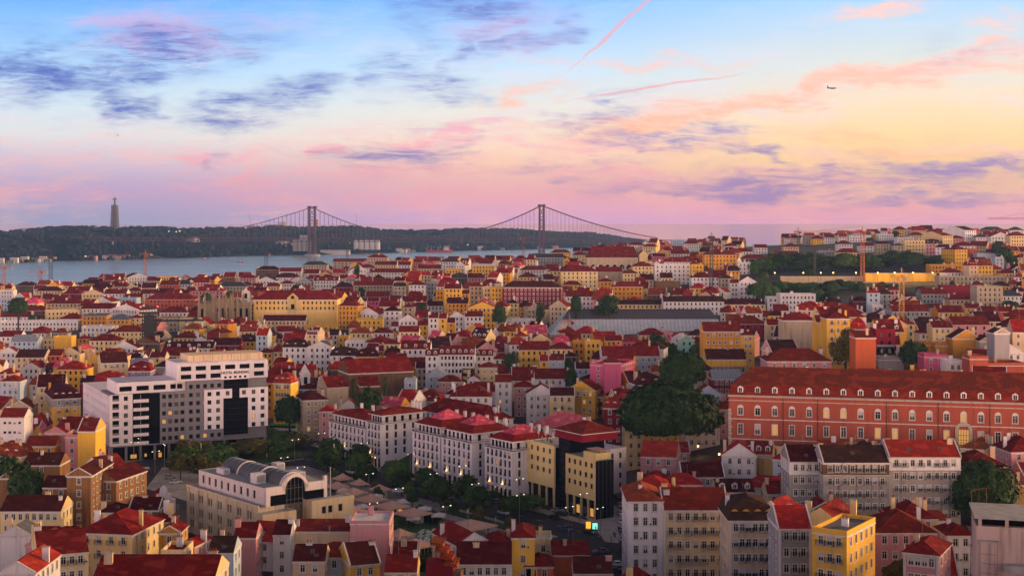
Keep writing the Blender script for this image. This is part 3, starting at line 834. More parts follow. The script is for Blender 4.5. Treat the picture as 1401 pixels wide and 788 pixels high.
c_ = b.mix(b.smooth(n1, 0.3, 0.65), (0.012, 0.019, 0.018, 1), (0.030, 0.036, 0.032, 1))
c_ = b.mix(b.math('MULTIPLY', b.smooth(n2, 0.58, 0.68), b.smooth(n1, 0.45, 0.6)), c_, (0.13, 0.09, 0.075, 1))
b.link(c_, p.inputs['Base Color']); p.inputs['Roughness'].default_value = 1.0; p.inputs['Specular IOR Level'].default_value = 0.0
M_HILL = m
mb = MB(); mb.mi(M_HILL)
xs_ = list(range(-320, 961, 6)); ts_ = [-.05, 0, .03, .08, .15, .22, .3, .38, .46, .54, .62, .7, .78, .86, .93, 1, 1.1, 1.3, 2.0]
for t in ts_:
    for sx in xs_: mb.v.append(tuple(bank(sx, t)))
nx = len(xs_)
for j in range(len(ts_) - 1):
    for i in range(nx - 1):
        q = (j * nx + i, j * nx + i + 1, (j + 1) * nx + i + 1, (j + 1) * nx + i)
        mb.f.append(q); mb.m.append(0); mb.uv.extend([(0, 0)] * 4)
structure('hills', mb, smooth=True)

# leaf clumps ------------------------------------------------------------
def leafmat(name, a, b_, c3):
    m, b, p = mat_new(name)
    g = b.node('ShaderNodeNewGeometry')
    r_ = g.outputs['Random Per Island']
    n = b.noise(g.outputs['Position'], 0.35, 2, 0.5).outputs['Fac']
    col = b.mix(r_, (*a, 1), (*b_, 1)); col = b.mix(b.smooth(n, 0.5, 0.75), col, (*c3, 1))
    b.link(col, p.inputs['Base Color']); p.inputs['Roughness'].default_value = 0.75; p.inputs['Specular IOR Level'].default_value = 0.2
    return m
M_LEAF = leafmat('leaves_green', (0.036, 0.085, 0.016), (0.08, 0.15, 0.028), (0.12, 0.18, 0.035))
M_LEAFD = leafmat('leaves_dark', (0.016, 0.042, 0.010), (0.036, 0.074, 0.015), (0.055, 0.10, 0.02))
M_LEAFO = leafmat('leaves_olive', (0.07, 0.07, 0.014), (0.13, 0.10, 0.02), (0.13, 0.14, 0.025))
M_WOOD = leafmat('woodland_leaves', (0.009, 0.014, 0.015), (0.016, 0.024, 0.025), (0.024, 0.031, 0.031))  # slight blue of the distant air is mixed into the leaf colour
M_BARK = plain('bark', (0.05, 0.038, 0.028), 0.9)
def hull_clump(mb, c, r, rz, mat, rnd, n=7):
    """small irregular clump for far woods"""
    top = (c[0] + rnd.uniform(-.2, .2) * r, c[1], c[2] + rz)
    ring = []
    for k in range(n):
        a = 2 * math.pi * k / n; q = r * rnd.uniform(.7, 1.15)
        ring.append((c[0] + q * math.cos(a), c[1] + q * math.sin(a), c[2] + rz * rnd.uniform(.05, .35)))
    mid = []
    for k in range(n):
        a = 2 * math.pi * (k + .5) / n; q = r * rnd.uniform(.5, .85)
        mid.append((c[0] + q * math.cos(a), c[1] + q * math.sin(a), c[2] + rz * rnd.uniform(.6, .95)))
    bot = (c[0], c[1], c[2] - rz * .4)
    i0 = len(mb.v); mb.v.extend([top, bot] + ring + mid); mi = mb.mi(mat)
    def tri(*q): mb.f.append(q); mb.m.append(mi); mb.uv.extend([(0, 0)] * 3)
    for k in range(n):
        a, b_ = i0 + 2 + k, i0 + 2 + (k + 1) % n; m0, m1 = i0 + 2 + n + k, i0 + 2 + n + (k + 1) % n
        tri(i0, m0, m1); tri(m0, a, b_); tri(m0, b_, m1); tri(i0 + 1, b_, a)
rnd = random.Random(3)
mb = MB()
for k in range(5200):
    sx = rnd.uniform(-120, 900); t = rnd.random() ** 1.1 * 1.02
    if k % 4 == 0: t = rnd.uniform(.93, 1.06)
    pp = bank(sx, t)
    if mnoise.noise(Vector((sx * .02, t * 5, 0))) < -.12 and t < .9: continue
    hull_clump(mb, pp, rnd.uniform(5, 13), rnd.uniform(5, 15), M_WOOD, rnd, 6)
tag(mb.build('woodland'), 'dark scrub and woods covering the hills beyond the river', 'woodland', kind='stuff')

# small buildings and sheds on the far bank ---------------------------------
M_FAR = [plain('far_white', (0.62, 0.58, 0.58)), plain('far_pink', (0.50, 0.28, 0.26)), plain('far_grey', (0.32, 0.31, 0.32))]
M_FARR = plain('far_roof', (0.22, 0.08, 0.06))
def far_house(w_, d_, h_, wm, flat=False):
    mb = MB(); mb.box(-w_ / 2, -d_ / 2, -6, w_ / 2, d_ / 2, h_, wm, 'b')
    if not flat:
        mb.poly([(-w_ / 2 - .4, -d_ / 2 - .4, h_ + .05), (w_ / 2 + .4, -d_ / 2 - .4, h_ + .05), (w_ / 2 + .4, 0, h_ + 3), (-w_ / 2 - .4, 0, h_ + 3)], M_FARR)
        mb.poly([(w_ / 2 + .4, d_ / 2 + .4, h_ + .05), (-w_ / 2 - .4, d_ / 2 + .4, h_ + .05), (-w_ / 2 - .4, 0, h_ + 3), (w_ / 2 + .4, 0, h_ + 3)], M_FARR)
        for s in (-1, 1): mb.poly([(s * w_ / 2, -d_ / 2, h_), (s * w_ / 2, d_ / 2, h_), (s * w_ / 2, 0, h_ + 2.8)], wm)
    for k in range(int(w_ / 6)):
        for z in range(1, int(h_), 4): mb.box(-w_ / 2 + 2 + k * 6, -d_ / 2 - .1, z, -w_ / 2 + 4.5 + k * 6, -d_ / 2 + .1, z + 2, M_GLASS, 'kb')
    return mb.mesh('far_house')
fm = [far_house(16, 11, 8, M_FAR[0]), far_house(22, 12, 10, M_FAR[1]), far_house(13, 10, 7, M_FAR[0]), far_house(30, 12, 7, M_FAR[2], True), far_house(19, 12, 13, M_FAR[0], True)]
# on the waterline below the statue
for k in range(24):
    sx = rnd.choice((rnd.uniform(-20, 66), rnd.uniform(118, 186), rnd.uniform(30, 75)))
    o = put('waterside_house', fm[k % 5], None, bank(sx, rnd.uniform(.006, .03)), rnd.uniform(-.3, .3))
    tag(o, 'tiny pale house in the row at the foot of the far wooded bank', 'house', 'houses at the foot of the far bank')
for k in range(22):
    sx, t = [(rnd.uniform(380, 398), rnd.uniform(.18, .3)), (rnd.uniform(260, 272), .40), (rnd.uniform(545, 562), .03), (rnd.uniform(655, 760), rnd.uniform(.01, .03))][k % 4]
    o = put('hillside_house', fm[(k * 3) % 5], None, bank(sx, t), rnd.uniform(-.4, .4))
    tag(o, 'tiny white house on the far slope behind the suspension bridge', 'house', 'houses on the far slope behind the bridge')
for k, (sx, w_, h_) in enumerate([(34, 30, 16), (42, 50, 14), (118, 70, 12), (126, 40, 10), (178, 60, 9), (186, 90, 9), (318, 40, 14), (344, 30, 18), (376, 60, 16), (386, 30, 26), (433, 14, 40), (690, 40, 8)]):
    o = put('ridge_building', far_house(w_, 20, h_, M_FAR[k % 3], True), None, bank(sx, 1.0) - Vector((0, 0, 2)))
    tag(o, 'small flat roofed block on the skyline of the far ridge', 'building', 'blocks along the far ridge')
# silos and sheds by the water
mb = MB()
pp = bank(502, .02)
for k in range(5): mb.lathe([(8, -4), (8, 24), (6, 26), (0, 27)], M_FAR[0], 12, (k * 17 - 34, 0))
tag(mb.build('silo_block', None, (pp.x, pp.y, 0)), 'row of five pale round silos on the far waterside', 'silos')
mb = MB()
for k in range(4): mb.lathe([(7, -4), (7, 30), (0, 32)], M_FAR[2], 12, (k * 14 - 21, 0))
mb.box(-8, 12, -4, 18, 30, 44, M_FAR[2])
pp = bank(413, .015); tag(mb.build('grain_silo', None, (pp.x, pp.y, 0)), 'grey round silos standing left of the nearer bridge tower foot', 'silos')
mb = MB(); mb.box(-45, 0, -3, 45, 25, 7, M_FAR[0]); mb.poly([(-47, -2, 7.02), (47, -2, 7.02), (47, 27, 11), (-47, 27, 11)], M_FAR[0])
pp = bank(458, .015); tag(mb.build('warehouse', None, (pp.x, pp.y, -14)), 'long white waterside shed to the right of the nearer bridge tower', 'warehouse')
mb = MB(); mb.lathe([(1.2, 0), (1.2, 3)], M_FAR[2], 6); 
# quay wall and lights across the river
for k, (sx, t) in enumerate([(231, .62), (241, .60), (246, .6), (117, .02), (33, .03), (385, .3), (409, .2), (432, .1), (497, .08), (640, .08), (660, .04)]):
    mb = MB(); mb.bar((0, 0, 0), (0, 0, 9), .3, M_STEEL); mb.lathe([(0, 8.6), (1.3, 9.3), (1.3, 10.2), (0, 11)], M_WLAMP, 8)
    tag(mb.build('quay_lamp', None, bank(sx, t)), 'tiny bright lamp glowing on the far bank of the river', 'lamp', 'lamps on the far bank')

# statue on its tall plinth -------------------------------------------------
pp = bank(157, .98); Ys = pp.y; s1 = Ys / F
root = empty('statue_monument', (U(157) * Ys, Ys, CAMH - (312.5 - EYE) * s1), 0, 'stone statue with outstretched arms on a tall four legged plinth', 'monument')
M_MON = plain('monument_stone', (0.17, 0.15, 0.17), 0.9)
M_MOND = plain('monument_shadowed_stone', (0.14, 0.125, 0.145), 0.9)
H1 = 32 * s1; wb, wt = 5.2 * s1, 3.7 * s1
mb = MB()
for sx_ in (-1, 1):
    for sy_ in (-1, 1):
        q0 = [(sx_ * wb, sy_ * wb), (sx_ * wb * .42, sy_ * wb), (sx_ * wb * .42, sy_ * wb * .42), (sx_ * wb, sy_ * wb * .42)]
        q1 = [(sx_ * wt, sy_ * wt), (sx_ * wt * .36, sy_ * wt), (sx_ * wt * .36, sy_ * wt * .36), (sx_ * wt, sy_ * wt * .36)]
        lo = [(a_, b_, -8) for a_, b_ in q0]; hi = [(a_, b_, H1) for a_, b_ in q1]
        for k in range(4): mb.poly([lo[k], lo[(k + 1) % 4], hi[(k + 1) % 4], hi[k]], M_MON)
mb.box(-wb * .5, -wb * .5, -8, wb * .5, wb * .5, H1 - .5, M_MOND, 'b')
mb.box(-wt * 1.06, -wt * 1.06, H1 - 2.5 * s1, wt * 1.06, wt * 1.06, H1 + .02, M_MON)
mb.build('plinth', root)
mb = MB(); hs = 11.5 * s1
mb.lathe([(1.5 * s1, 0), (1.15 * s1, hs * .3), (1.05 * s1, hs * .62), (1.25 * s1, hs * .72), (.5 * s1, hs * .82), (.62 * s1, hs * .9), (.4 * s1, hs * .98), (0, hs)], M_MOND, 10)
for s in (-1, 1):
    mb.bar((0, 0, hs * .74), (s * 3.5 * s1, -.2 * s1, hs * .72), .62 * s1, M_MOND, 6, .34 * s1)
    mb.bar((s * 1.2 * s1, 0, hs * .60), (s * 3.0 * s1, 0, hs * .66), .3 * s1, M_MOND, 5)
mb.build('figure', root, (0, 0, H1))
mb = MB(); mb.box(-9 * s1 / 2, 0, -5, 9 * s1 * .7, 16, 4.2 * s1 * .7, M_FAR[1])
pp = bank(183, .99); tag(mb.build('sanctuary_building', None, (pp.x, pp.y, pp.z)), 'long low pinkish building on the ridge right of the statue', 'building')
for sx, hh in ((172, 9), (57, 8), (488, 26), (508, 8), (600, 7), (624, 22), (342, 27)):
    pp = bank(sx, 1.0); mb = MB(); mb.bar((0, 0, -4), (0, 0, hh * s1), .9, M_STEEL, 4, .5)
    tag(mb.build('radio_mast', None, pp), 'thin radio mast standing on the far ridge', 'mast', 'masts along the far ridge')

# suspension bridge ------------------------------------------------------
M_BR = plain('bridge_steel', (0.11, 0.045, 0.05), 0.7)
T1, T2 = at(427, 352, 4130), at(741, 352, 4260)     # tower feet
T1.z = T2.z = WZ
top1 = CAMH - (283.5 - EYE) / F * T1.y; top2 = CAMH - (281 - EYE) / F * T2.y
dk1 = CAMH - (326 - EYE) / F * T1.y; dk2 = CAMH - (327 - EYE) / F * T2.y
bdir = (T2 - T1).normalized(); bn = Vector((-bdir.y, bdir.x, 0)); span = (T2 - T1).length
root = empty('suspension_bridge', T1, 0, 'long red brown suspension bridge with two tall towers across the river', 'bridge')
def rel(p): return Vector(p) - T1
towers = []
# the deck runs nearly across the view, so each tower shows its two legs side by side only when turned
tw = 7.6 
for (T, tp, ttag) in ((T1, top1, 0), (T2, top2, 1)):
    mb = MB(); L = rel(T)
    side = Vector((math.cos(R(18)), math.sin(R(18)), 0)) * (8.2 if ttag == 0 else 6.6)
    for s in (-1, 1):
        q = L + side * s
        mb.bar((q.x, q.y, -4), (q.x, q.y, tp - WZ), 5.6 if ttag == 0 else 5.2, M_BR, 4, 4.0)
        mb.box(q.x - 5.2, q.y - 5, tp - WZ - 3, q.x + 5.2, q.y + 5, tp - WZ + 3, M_BR)
    zs = [dk1 - WZ + 3, dk1 - WZ + 22, dk1 - WZ + 42, dk1 - WZ + 62, tp - WZ - 4]
    for za, zb in zip(zs, zs[1:]):
        mb.bar(L + side + Vector((0, 0, za)), L - side + Vector((0, 0, zb)), 1.1, M_BR); mb.bar(L - side + Vector((0, 0, za)), L + side + Vector((0, 0, zb)), 1.1, M_BR)
        mb.bar(L - side + Vector((0, 0, zb)), L + side + Vector((0, 0, zb)), 1.6, M_BR)
    zz = [4, 20, 38, dk1 - WZ - 6]
    for za, zb in zip(zz, zz[1:]):
        mb.bar(L + side + Vector((0, 0, za)), L - side + Vector((0, 0, zb)), 1.1, M_BR); mb.bar(L - side + Vector((0, 0, za)), L + side + Vector((0, 0, zb)), 1.1, M_BR)
    tw_ = mb.build('tower', root)
    mb = MB(); mb.lathe([(24, -6), (24, 5), (20, 7), (0, 7)], M_CONC, 16, (L.x, L.y)); mb.build('pier', tw_)
def deckz(d):   # d along from T1 in metres, may run past both towers
    return dk1 + (dk2 - dk1) * d / span - WZ
mb = MB()
dlo, dhi = -700.0, span + 560.0
n = 130
prev = None
for k in range(n + 1):
    d = dlo + (dhi - dlo) * k / n
    c0 = rel(T1 + bdir * d); zt = deckz(d)
    if d > span: zt -= (d - span) * 0.006
    pts = [Vector((c0.x, c0.y, zt)) + bn * s * 8 + Vector((0, 0, dz_)) for s in (-1, 1) for dz_ in (0, -10)]
    if prev:
        for i in range(4): mb.bar(prev[i], pts[i], 1.15 if i % 2 == 0 else .8, M_BR)
        for s in (0, 2):
            mb.bar(prev[s], pts[s + 1], .55, M_BR); mb.bar(pts[s], pts[s + 1], .55, M_BR)
        mb.poly([prev[0], pts[0], pts[2], prev[2]], M_ASPH)
    prev = pts
mb.build('deck_truss', root)
def cablez(d):
    hi1, hi2 = top1 - WZ, top2 - WZ
    if 0 <= d <= span:
        t = d / span; base_ = hi1 + (hi2 - hi1) * t; sag = min(hi1, hi2) - (deckz(span / 2) + 4)
        return base_ - sag * 4 * t * (1 - t)
    if d < 0: t = -d / 340; return hi1 + (deckz(d) + 3 - hi1) * t - 16 * 4 * t * (1 - t) * .5 if t <= 1 else None
    t = (d - span) / 370; return hi2 + (deckz(d) + 3 - hi2) * t - 24 * 4 * t * (1 - t) * .5 if t <= 1 else None
for s in (-1, 1):
    mb = MB(); prev = None; d = -340.0
    while d <= span + 370:
        z = cablez(d); c0 = rel(T1 + bdir * d) + bn * s * 9
        q = Vector((c0.x, c0.y, z)); 
        if prev is not None: mb.bar(prev, q, 1.0, M_BR, 5)
        prev = q; d += 20
    mb.build('main_cable', root)
mb = MB(); d = -325.0
while d < span + 360:
    if min(abs(d), abs(d - span)) > 12:
        for s in (-1, 1):
            c0 = rel(T1 + bdir * d) + bn * s * 9
            mb.bar((c0.x, c0.y, deckz(d)), (c0.x, c0.y, cablez(d)), .42, M_BR, 3)
    d += 12
tag(mb.build('hanger_cables', root), kind='stuff')
for d in (-560, -640, span + 180, span + 300, span + 420, span + 500):
    c0 = rel(T1 + bdir * d); mb = MB(); zt = deckz(d) - 10
    for s in (-1, 1): mb.bar((c0.x + bn.x * s * 6, c0.y + bn.y * s * 6, -4), (c0.x + bn.x * s * 6, c0.y + bn.y * s * 6, zt), 2.6, M_CONC)
    mb.build('viaduct_pier', root)

# cargo ship on the river ---------------------------------------------------
root = empty('cargo_ship', (U(601) * 4650, 4650, WZ), R(8), 'red hulled cargo ship with pale deckhouse on the river', 'ship')
mb = MB(); M_HULL = plain('hull_red', (0.42, 0.05, 0.07), 0.6); M_SHIPW = plain('ship_white', (0.66, 0.52, 0.52), 0.6)
n = 12; Ls, Bs = 44, 9
ring = []
for k in range(n + 1):
    t = k / n; x = -Ls + 2 * Ls * t; wd = Bs * min(1, (1 - t) * 5, .75 + t * 2); ring.append((x, max(.4, wd), 7 + (2.5 if t > .85 else 0) + (2 if t < .1 else 0)))
for a_, b_ in zip(ring, ring[1:]):
    for s in (-1, 1): mb.poly([(a_[0], s * a_[1] * .8, -2), (b_[0], s * b_[1] * .8, -2), (b_[0], s * b_[1], b_[2]), (a_[0], s * a_[1], a_[2])], M_HULL)
    mb.poly([(a_[0], -a_[1], a_[2] - .8), (b_[0], -b_[1], b_[2] - .8), (b_[0], b_[1], b_[2] - .8), (a_[0], a_[1], a_[2] - .8)], M_STEEL)
mb.poly([(-Ls, -ring[0][1] * .8, -2), (-Ls, ring[0][1] * .8, -2), (-Ls, ring[0][1], 9), (-Ls, -ring[0][1], 9)], M_HULL)
mb.build('hull', root)
mb = MB(); mb.box(14, -7, 6, 32, 7, 16, M_SHIPW); mb.box(17, -6, 16, 29, 6, 21, M_SHIPW); mb.box(17.5, -6.1, 17.5, 28.5, -6.05, 19, M_GLASS)
mb.build('deckhouse', root)
mb = MB(); mb.lathe([(2, 16), (1.7, 27), (0, 27)], M_HULL, 8, (33, 0)); mb.build('funnel', root)
for x in (-26, -4):
    mb = MB(); mb.bar((x, 0, 6), (x, 0, 22), .7, M_SHIPW); mb.bar((x, 0, 12), (x + 12, 0, 20), .5, M_SHIPW); mb.build('derrick', root)
for sx, sy in ((329, 359), (281, 355)):
    Yb = (CAMH - WZ) * F / (sy - EYE); mb = MB()
    mb.poly([(-8, -2, 2), (8, -2, 2.4), (8, 2, 2.4), (-8, 2, 2)], M_SHIPW)
    for s in (-1, 1): mb.poly([(-8, s * 2, -.5), (7, s * 2, -.5), (9, s * .4, 2.4), (-8, s * 2, 2)], M_HULL)
    mb.box(-4, -1.5, 2, 2, 1.5, 4.5, M_SHIPW)
    tag(mb.build('small_boat', None, (U(sx) * Yb, Yb, WZ), R(20)), 'tiny boat out on the grey river', 'boat', 'small boats on the river')

# airliner and bird -----------------------------------------------------------
Ya = 2500.0; s1 = Ya / F
root = empty('airliner', at(1138, 121, Ya), 0, 'small dark airliner silhouetted against the orange clouds', 'airplane')
M_PLANE = plain('plane_dark', (0.03, 0.03, 0.035), 0.5)
mb = MB(); Lp = 6.3 * s1
prof = [(-1, .02), (-.92, .06), (-.6, .13), (.6, .13), (.85, .11), (.96, .06), (1, .01)]
n = 10
for (x0, r0), (x1, r1) in zip(prof, prof[1:]):
    for k in range(n):
        a0, a1 = 2 * math.pi * k / n, 2 * math.pi * (k + 1) / n
        mb.poly([(x0 * Lp, r0 * Lp * math.cos(a0), r0 * Lp * math.sin(a0)), (x1 * Lp, r1 * Lp * math.cos(a0), r1 * Lp * math.sin(a0)), (x1 * Lp, r1 * Lp * math.cos(a1), r1 * Lp * math.sin(a1)), (x0 * Lp, r0 * Lp * math.cos(a1), r0 * Lp * math.sin(a1))], M_PLANE)
mb.build('fuselage', root)
def slab_wing(pts, th):
    m_ = MB(); up = [(x, y, z + th) for x, y, z in pts]; m_.poly(up, M_PLANE); m_.poly(pts[::-1], M_PLANE)
    for k in range(len(pts)): m_.poly([pts[k], pts[(k + 1) % len(pts)], up[(k + 1) % len(pts)], up[k]], M_PLANE)
    return m_
for s in (-1, 1):
    slab_wing([(.35 * Lp, 0, -.06 * Lp), (-.05 * Lp, 0, -.06 * Lp), (-.35 * Lp, s * .95 * Lp, .02 * Lp), (-.2 * Lp, s * .95 * Lp, .02 * Lp)], .03 * Lp).build('wing', root)
    slab_wing([(-.72 * Lp, 0, .05 * Lp), (-.95 * Lp, 0, .05 * Lp), (-1.05 * Lp, s * .36 * Lp, .07 * Lp), (-.95 * Lp, s * .36 * Lp, .07 * Lp)], .02 * Lp).build('tailplane', root)
    mb = MB(); mb.bar((.28 * Lp, s * .32 * Lp, -.13 * Lp), (.0 * Lp, s * .32 * Lp, -.13 * Lp), .085 * Lp, M_PLANE, 8); mb.build('engine', root)
mb = slab_wing([(-.62 * Lp, -.015 * Lp, .1 * Lp), (-.95 * Lp, -.015 * Lp, .1 * Lp), (-1.0 * Lp, -.015 * Lp, .55 * Lp), (-.85 * Lp, -.015 * Lp, .55 * Lp)], .0)
mb = MB(); q = [(-.62, .1), (-.95, .1), (-1.0, .55), (-.86, .55)]
for s in (-1, 1): mb.poly([(x * Lp, s * .02 * Lp, z * Lp) for x, z in q], M_PLANE)
for k in range(4):
    a_, b_ = q[k], q[(k + 1) % 4]; mb.poly([(a_[0] * Lp, -.02 * Lp, a_[1] * Lp), (b_[0] * Lp, -.02 * Lp, b_[1] * Lp), (b_[0] * Lp, .02 * Lp, b_[1] * Lp), (a_[0] * Lp, .02 * Lp, a_[1] * Lp)], M_PLANE)
mb.build('fin', root)
root.rotation_euler = (R(8), R(2), R(-22))
mb = MB(); M_BIRD = plain('bird_dark', (0.03, 0.03, 0.03))
mb.lathe([(0, -.28), (.1, -.1), (.11, .1), (0, .3)], M_BIRD, 6)
for s in (-1, 1): mb.poly([(0, 0, -.1), (s * .35, .05, 0), (s * .75, -.05, -.08), (s * .35, .15, .1), (0, 0, .12)], M_BIRD)
tag(mb.build('bird', None, at(161, 185.5, 520)), 'tiny dark bird in the pale sky above the statue', 'bird')

# ================================================================== large buildings of their own shape
def frame_at(sx, Y, a):
    return Vector((U(sx) * Y, Y, 0)), R(a)
def along(P, a, sx):      # distance along a front from P, turned a, that is seen at column sx
    u = U(sx); return (u * P.y - P.x) / (math.cos(a) - u * math.sin(a))
def put_windows(root, lst, place, ww, wh, style='t', litp=0.0, seed=1, trim=M_TRIM, rec=.22, curt=.28, balc=None):
    rn = random.Random(seed)
    for a0, b0, a1, b1 in lst:
        (px, py), rz = place((a0 + a1) / 2); r_ = rn.random()
        gl = M_LIT if r_ < litp else (M_GLASS if r_ > litp + curt else M_GLASS2)
        st = style + ('s' if rn.random() < .15 and 'x' not in style else '')
        put('window', window_mesh(ww, wh, st, gl, trim, rec), root, (px, py, b0), rz)
        if balc: put('balcony', balcony_mesh(balc), root, (px, py - .003, b0 - .02), rz)
def hold(x, y, a, W, D, z0, h, wk, rk, rt, rh=3): note(x, y, a, W, D, z0, h, rh, None, wk, rk, rt, False)

# ---- the big white and grey modern hotel at the square
M_HW = wallmat('hotel_white', (0.76, 0.70, 0.73), .15); M_HG = wallmat('hotel_grey', (0.22, 0.21, 0.235), .2)
P, a = frame_at(150, 515, 27)
root = empty('hotel', P, a, 'large white and grey modern hotel with square windows and a black glass strip', 'hotel')
L = lambda sx: along(P, a, sx)
W_ = L(366); D_ = 18; fl = 3.08; z1 = 6.1
place_f = lambda c_: ((c_, 0), 0)
def panel(name, x0, x1, z0, z1_, cols, rows, ww, wh, mat, y=0.0, style='dx', litp=.03, side=True, seed=1, back=.6):
    W = x1 - x0; wins = [(c_, z, c_ + ww, z + wh) for z in rows for c_ in win_cols(W, cols, ww, .35)] if cols else []
    m_ = MB(); facade(m_, (x0, y, 0), (1, 0, 0), W, z1_, wins, mat, .25, None, z0)
    if side:
        m_.poly([(x1, y, z0), (x1, y + back, z0), (x1, y + back, z1_), (x1, y, z1_)], mat); m_.poly([(x0, y + back, z0), (x0, y, z0), (x0, y, z1_), (x0, y + back, z1_)], mat)
        m_.poly([(x0, y, z1_), (x1, y, z1_), (x1, y + back, z1_), (x0, y + back, z1_)], mat); m_.poly([(x0, y, z0), (x0, y + back, z0), (x1, y + back, z0), (x1, y, z0)], mat)
    w_ = m_.build(name, root)
    put_windows(root, wins, lambda c_: ((x0 + c_, y), 0), ww, wh, style, litp, seed, rec=.25)
    return w_
rz6 = [z1 + .9 + fl * k for k in range(6)]
m_ = MB(); m_.box(.5, 3, 0, W_, D_, z1, M_BLACKGL, 'b'); m_.box(0, .3, z1 - .5, W_, D_, z1, M_HG)
m_.build('ground_floor', root)
for k in range(11):
    m_ = MB(); x = 3 + k * 5.1; m_.box(x, 2.93, .5 + (k % 3) * .3, x + (1.2, 2.2, .8)[k % 3], 2.99, 2.2, M_LIT if k % 4 else M_GLASS2); m_.build('shop_window', root)
for k in range(12): 
    m_ = MB(); x = .8 + k * (W_ - 1.6) / 11; m_.lathe([(.5, 0), (.5, z1 - .5)], M_HG, 10, (x, .9)); m_.build('column', root)
xa, xb, xc, xd, xe, xf, xg, xh = L(181.5), L(204), L(219), L(255), L(279), L(306), L(339), W_
# corner block with recessed balconies
m_ = MB(); wn = [(1.0, z, 3.4, z + 2.2) for z in rz6]; wn2 = [(xa - 3.2, z, xa - 1.7, z + 1.6) for z in rz6]
facade(m_, (0, 0, 0), (1, 0, 0), xa, z1 + fl * 6 + .2, wn + wn2, M_HW, .3, None, z1); m_.build('wall', root)
for z in rz6:
    m2 = MB(); m2.poly([(1, 1.1, z), (3.4, 1.1, z), (3.4, 1.1, z + 2.2), (1, 1.1, z + 2.2)], M_BLACKGL); m2.box(1.02, .05, z + .02, 3.38, .14, z + .75, M_HG); m2.build('balcony', root)
    for k in range(2):
        pass
put_windows(root, wn2, place_f, 1.5, 1.6, 'dx', .0, 3, rec=.3)
# balcony strip
m_ = MB(); m_.box(xa + .003, .8, z1, xb, 2, z1 + fl * 6 + .2, M_BLACKGL, 'kb'); m_.build('balcony_recess', root)
for z in rz6:
    m2 = MB(); m2.box(xa + .2, -.25, z - .9, xb - .2, .79, z - .7, M_HW); m2.box(xa + .2, -.35, z - .9, xb - .2, -.2, z + .3, M_HW); m2.box((xa + xb) / 2 - .1, .3, z + .3, (xa + xb) / 2 + .1, .79, z + 1.9, M_HG); m2.build('balcony', root)
m_ = MB(); m_.box(xb + .01, .35, z1, xc - .01, 2, z1 + fl * 6, M_BLACKGL, 'kb'); m_.build('glass_strip', root)
panel('grey_wall', xc, xd, z1, z1 + 6 * fl + .3, 4, rz6, 1.45, 1.55, M_HG, 0.0, seed=5, litp=.06)
panel('grey_wall', xd + .004, xf, z1, z1 + 7 * fl + .6, 5, rz6 + [rz6[-1] + fl], 1.45, 1.55, M_HG, -.004, seed=6, litp=.04)
panel('white_panel', xe, xf - .3, 10.0, z1 + 6 * fl + .2, 2, rz6[1:], 1.5, 1.6, M_HW, -.5, seed=7)
panel('white_panel', xf - .3, L(317), 21.3, z1 + 6 * fl + .2, 1, rz6[5:], 1.5, 1.6, M_HW, -.504, seed=8)
m_ = MB(); m_.box(xf, -.2, 7.5, xg, 1.5, z1 + 7 * fl + .8, M_BLACKGL, 'kb')
for k in range(9): m_.box(xf + .02, -.24, 8.5 + k * 2.2, xg - .02, -.21, 8.6 + k * 2.2, M_IRON)
m_.build('glass_tower', root)
panel('white_panel', xg, W_, 10.0, z1 + 6 * fl + .2, 2, rz6[1:], 1.5, 1.6, M_HW, -.5, seed=9)
panel('white_panel', L(327.5), xg, 21.3, z1 + 6 * fl + .2, 1, rz6[5:], 1.5, 1.6, M_HW, -.504, seed=8)
# attic storeys
zt = z1 + 6 * fl + .2
m_ = MB(); xs0 = L(160); W2 = xd - xs0; op = [(c_, zt + .9, c_ + 4.6, zt + 2.7) for c_ in win_cols(W2, 4, 4.6, .3)]
facade(m_, (xs0, 1.2, 0), (1, 0, 0), W2, zt + 4.2, op, M_HW, .6, M_BLACKGL, zt); m_.box(xs0, 1.205, zt + 4.2, xd, D_ - .01, zt + 4.4, M_HW, 'f'); m_.box(xs0, 1.9, zt, xs0 + .3, D_ - .02, zt + 4.2, M_HW); m_.build('attic_storey', root)
x0u = L(242); W3 = W_ - x0u; zu = z1 + 7 * fl + .8
rows2 = [zu + .7, zu + 3.7]
m_ = MB(); op = [(c_, z, c_ + 4.0, z + 1.7) for z in rows2 for c_ in win_cols(W3, 6, 4.0, .6) if not (L(302) - x0u - 3.0 < c_ < L(340) - x0u and z < zu + 2)]
facade(m_, (x0u, -.3, 0), (1, 0, 0), W3, zu + 6.6, op, M_HW, .7, M_BLACKGL, zu)
m_.poly([(x0u, D_ - .3, zu - 4), (x0u, -.3, zu - 4), (x0u, -.3, zu + 6.6), (x0u, D_ - .3, zu + 6.6)], M_HW); m_.poly([(W_, -.3, zu), (W_, D_, zu), (W_, D_, zu + 6.6), (W_, -.3, zu + 6.6)], M_HW)
m_.box(x0u, .5, zu + 6.603, W_, D_, zu + 6.8, M_HW); m_.build('attic_storey', root)
m_ = MB(); m_.box(x0u + 5, 3, zu + 6.8, W_ - 1, D_ - 3, zu + 9.2, WALL['E']); 
for k in range(9): m_.box(x0u + 7 + k * 3.6, 2.97, zu + 6.9, x0u + 7.12 + k * 3.6, 2.995, zu + 9.1, M_IRON)
m_.build('roof_house', root)
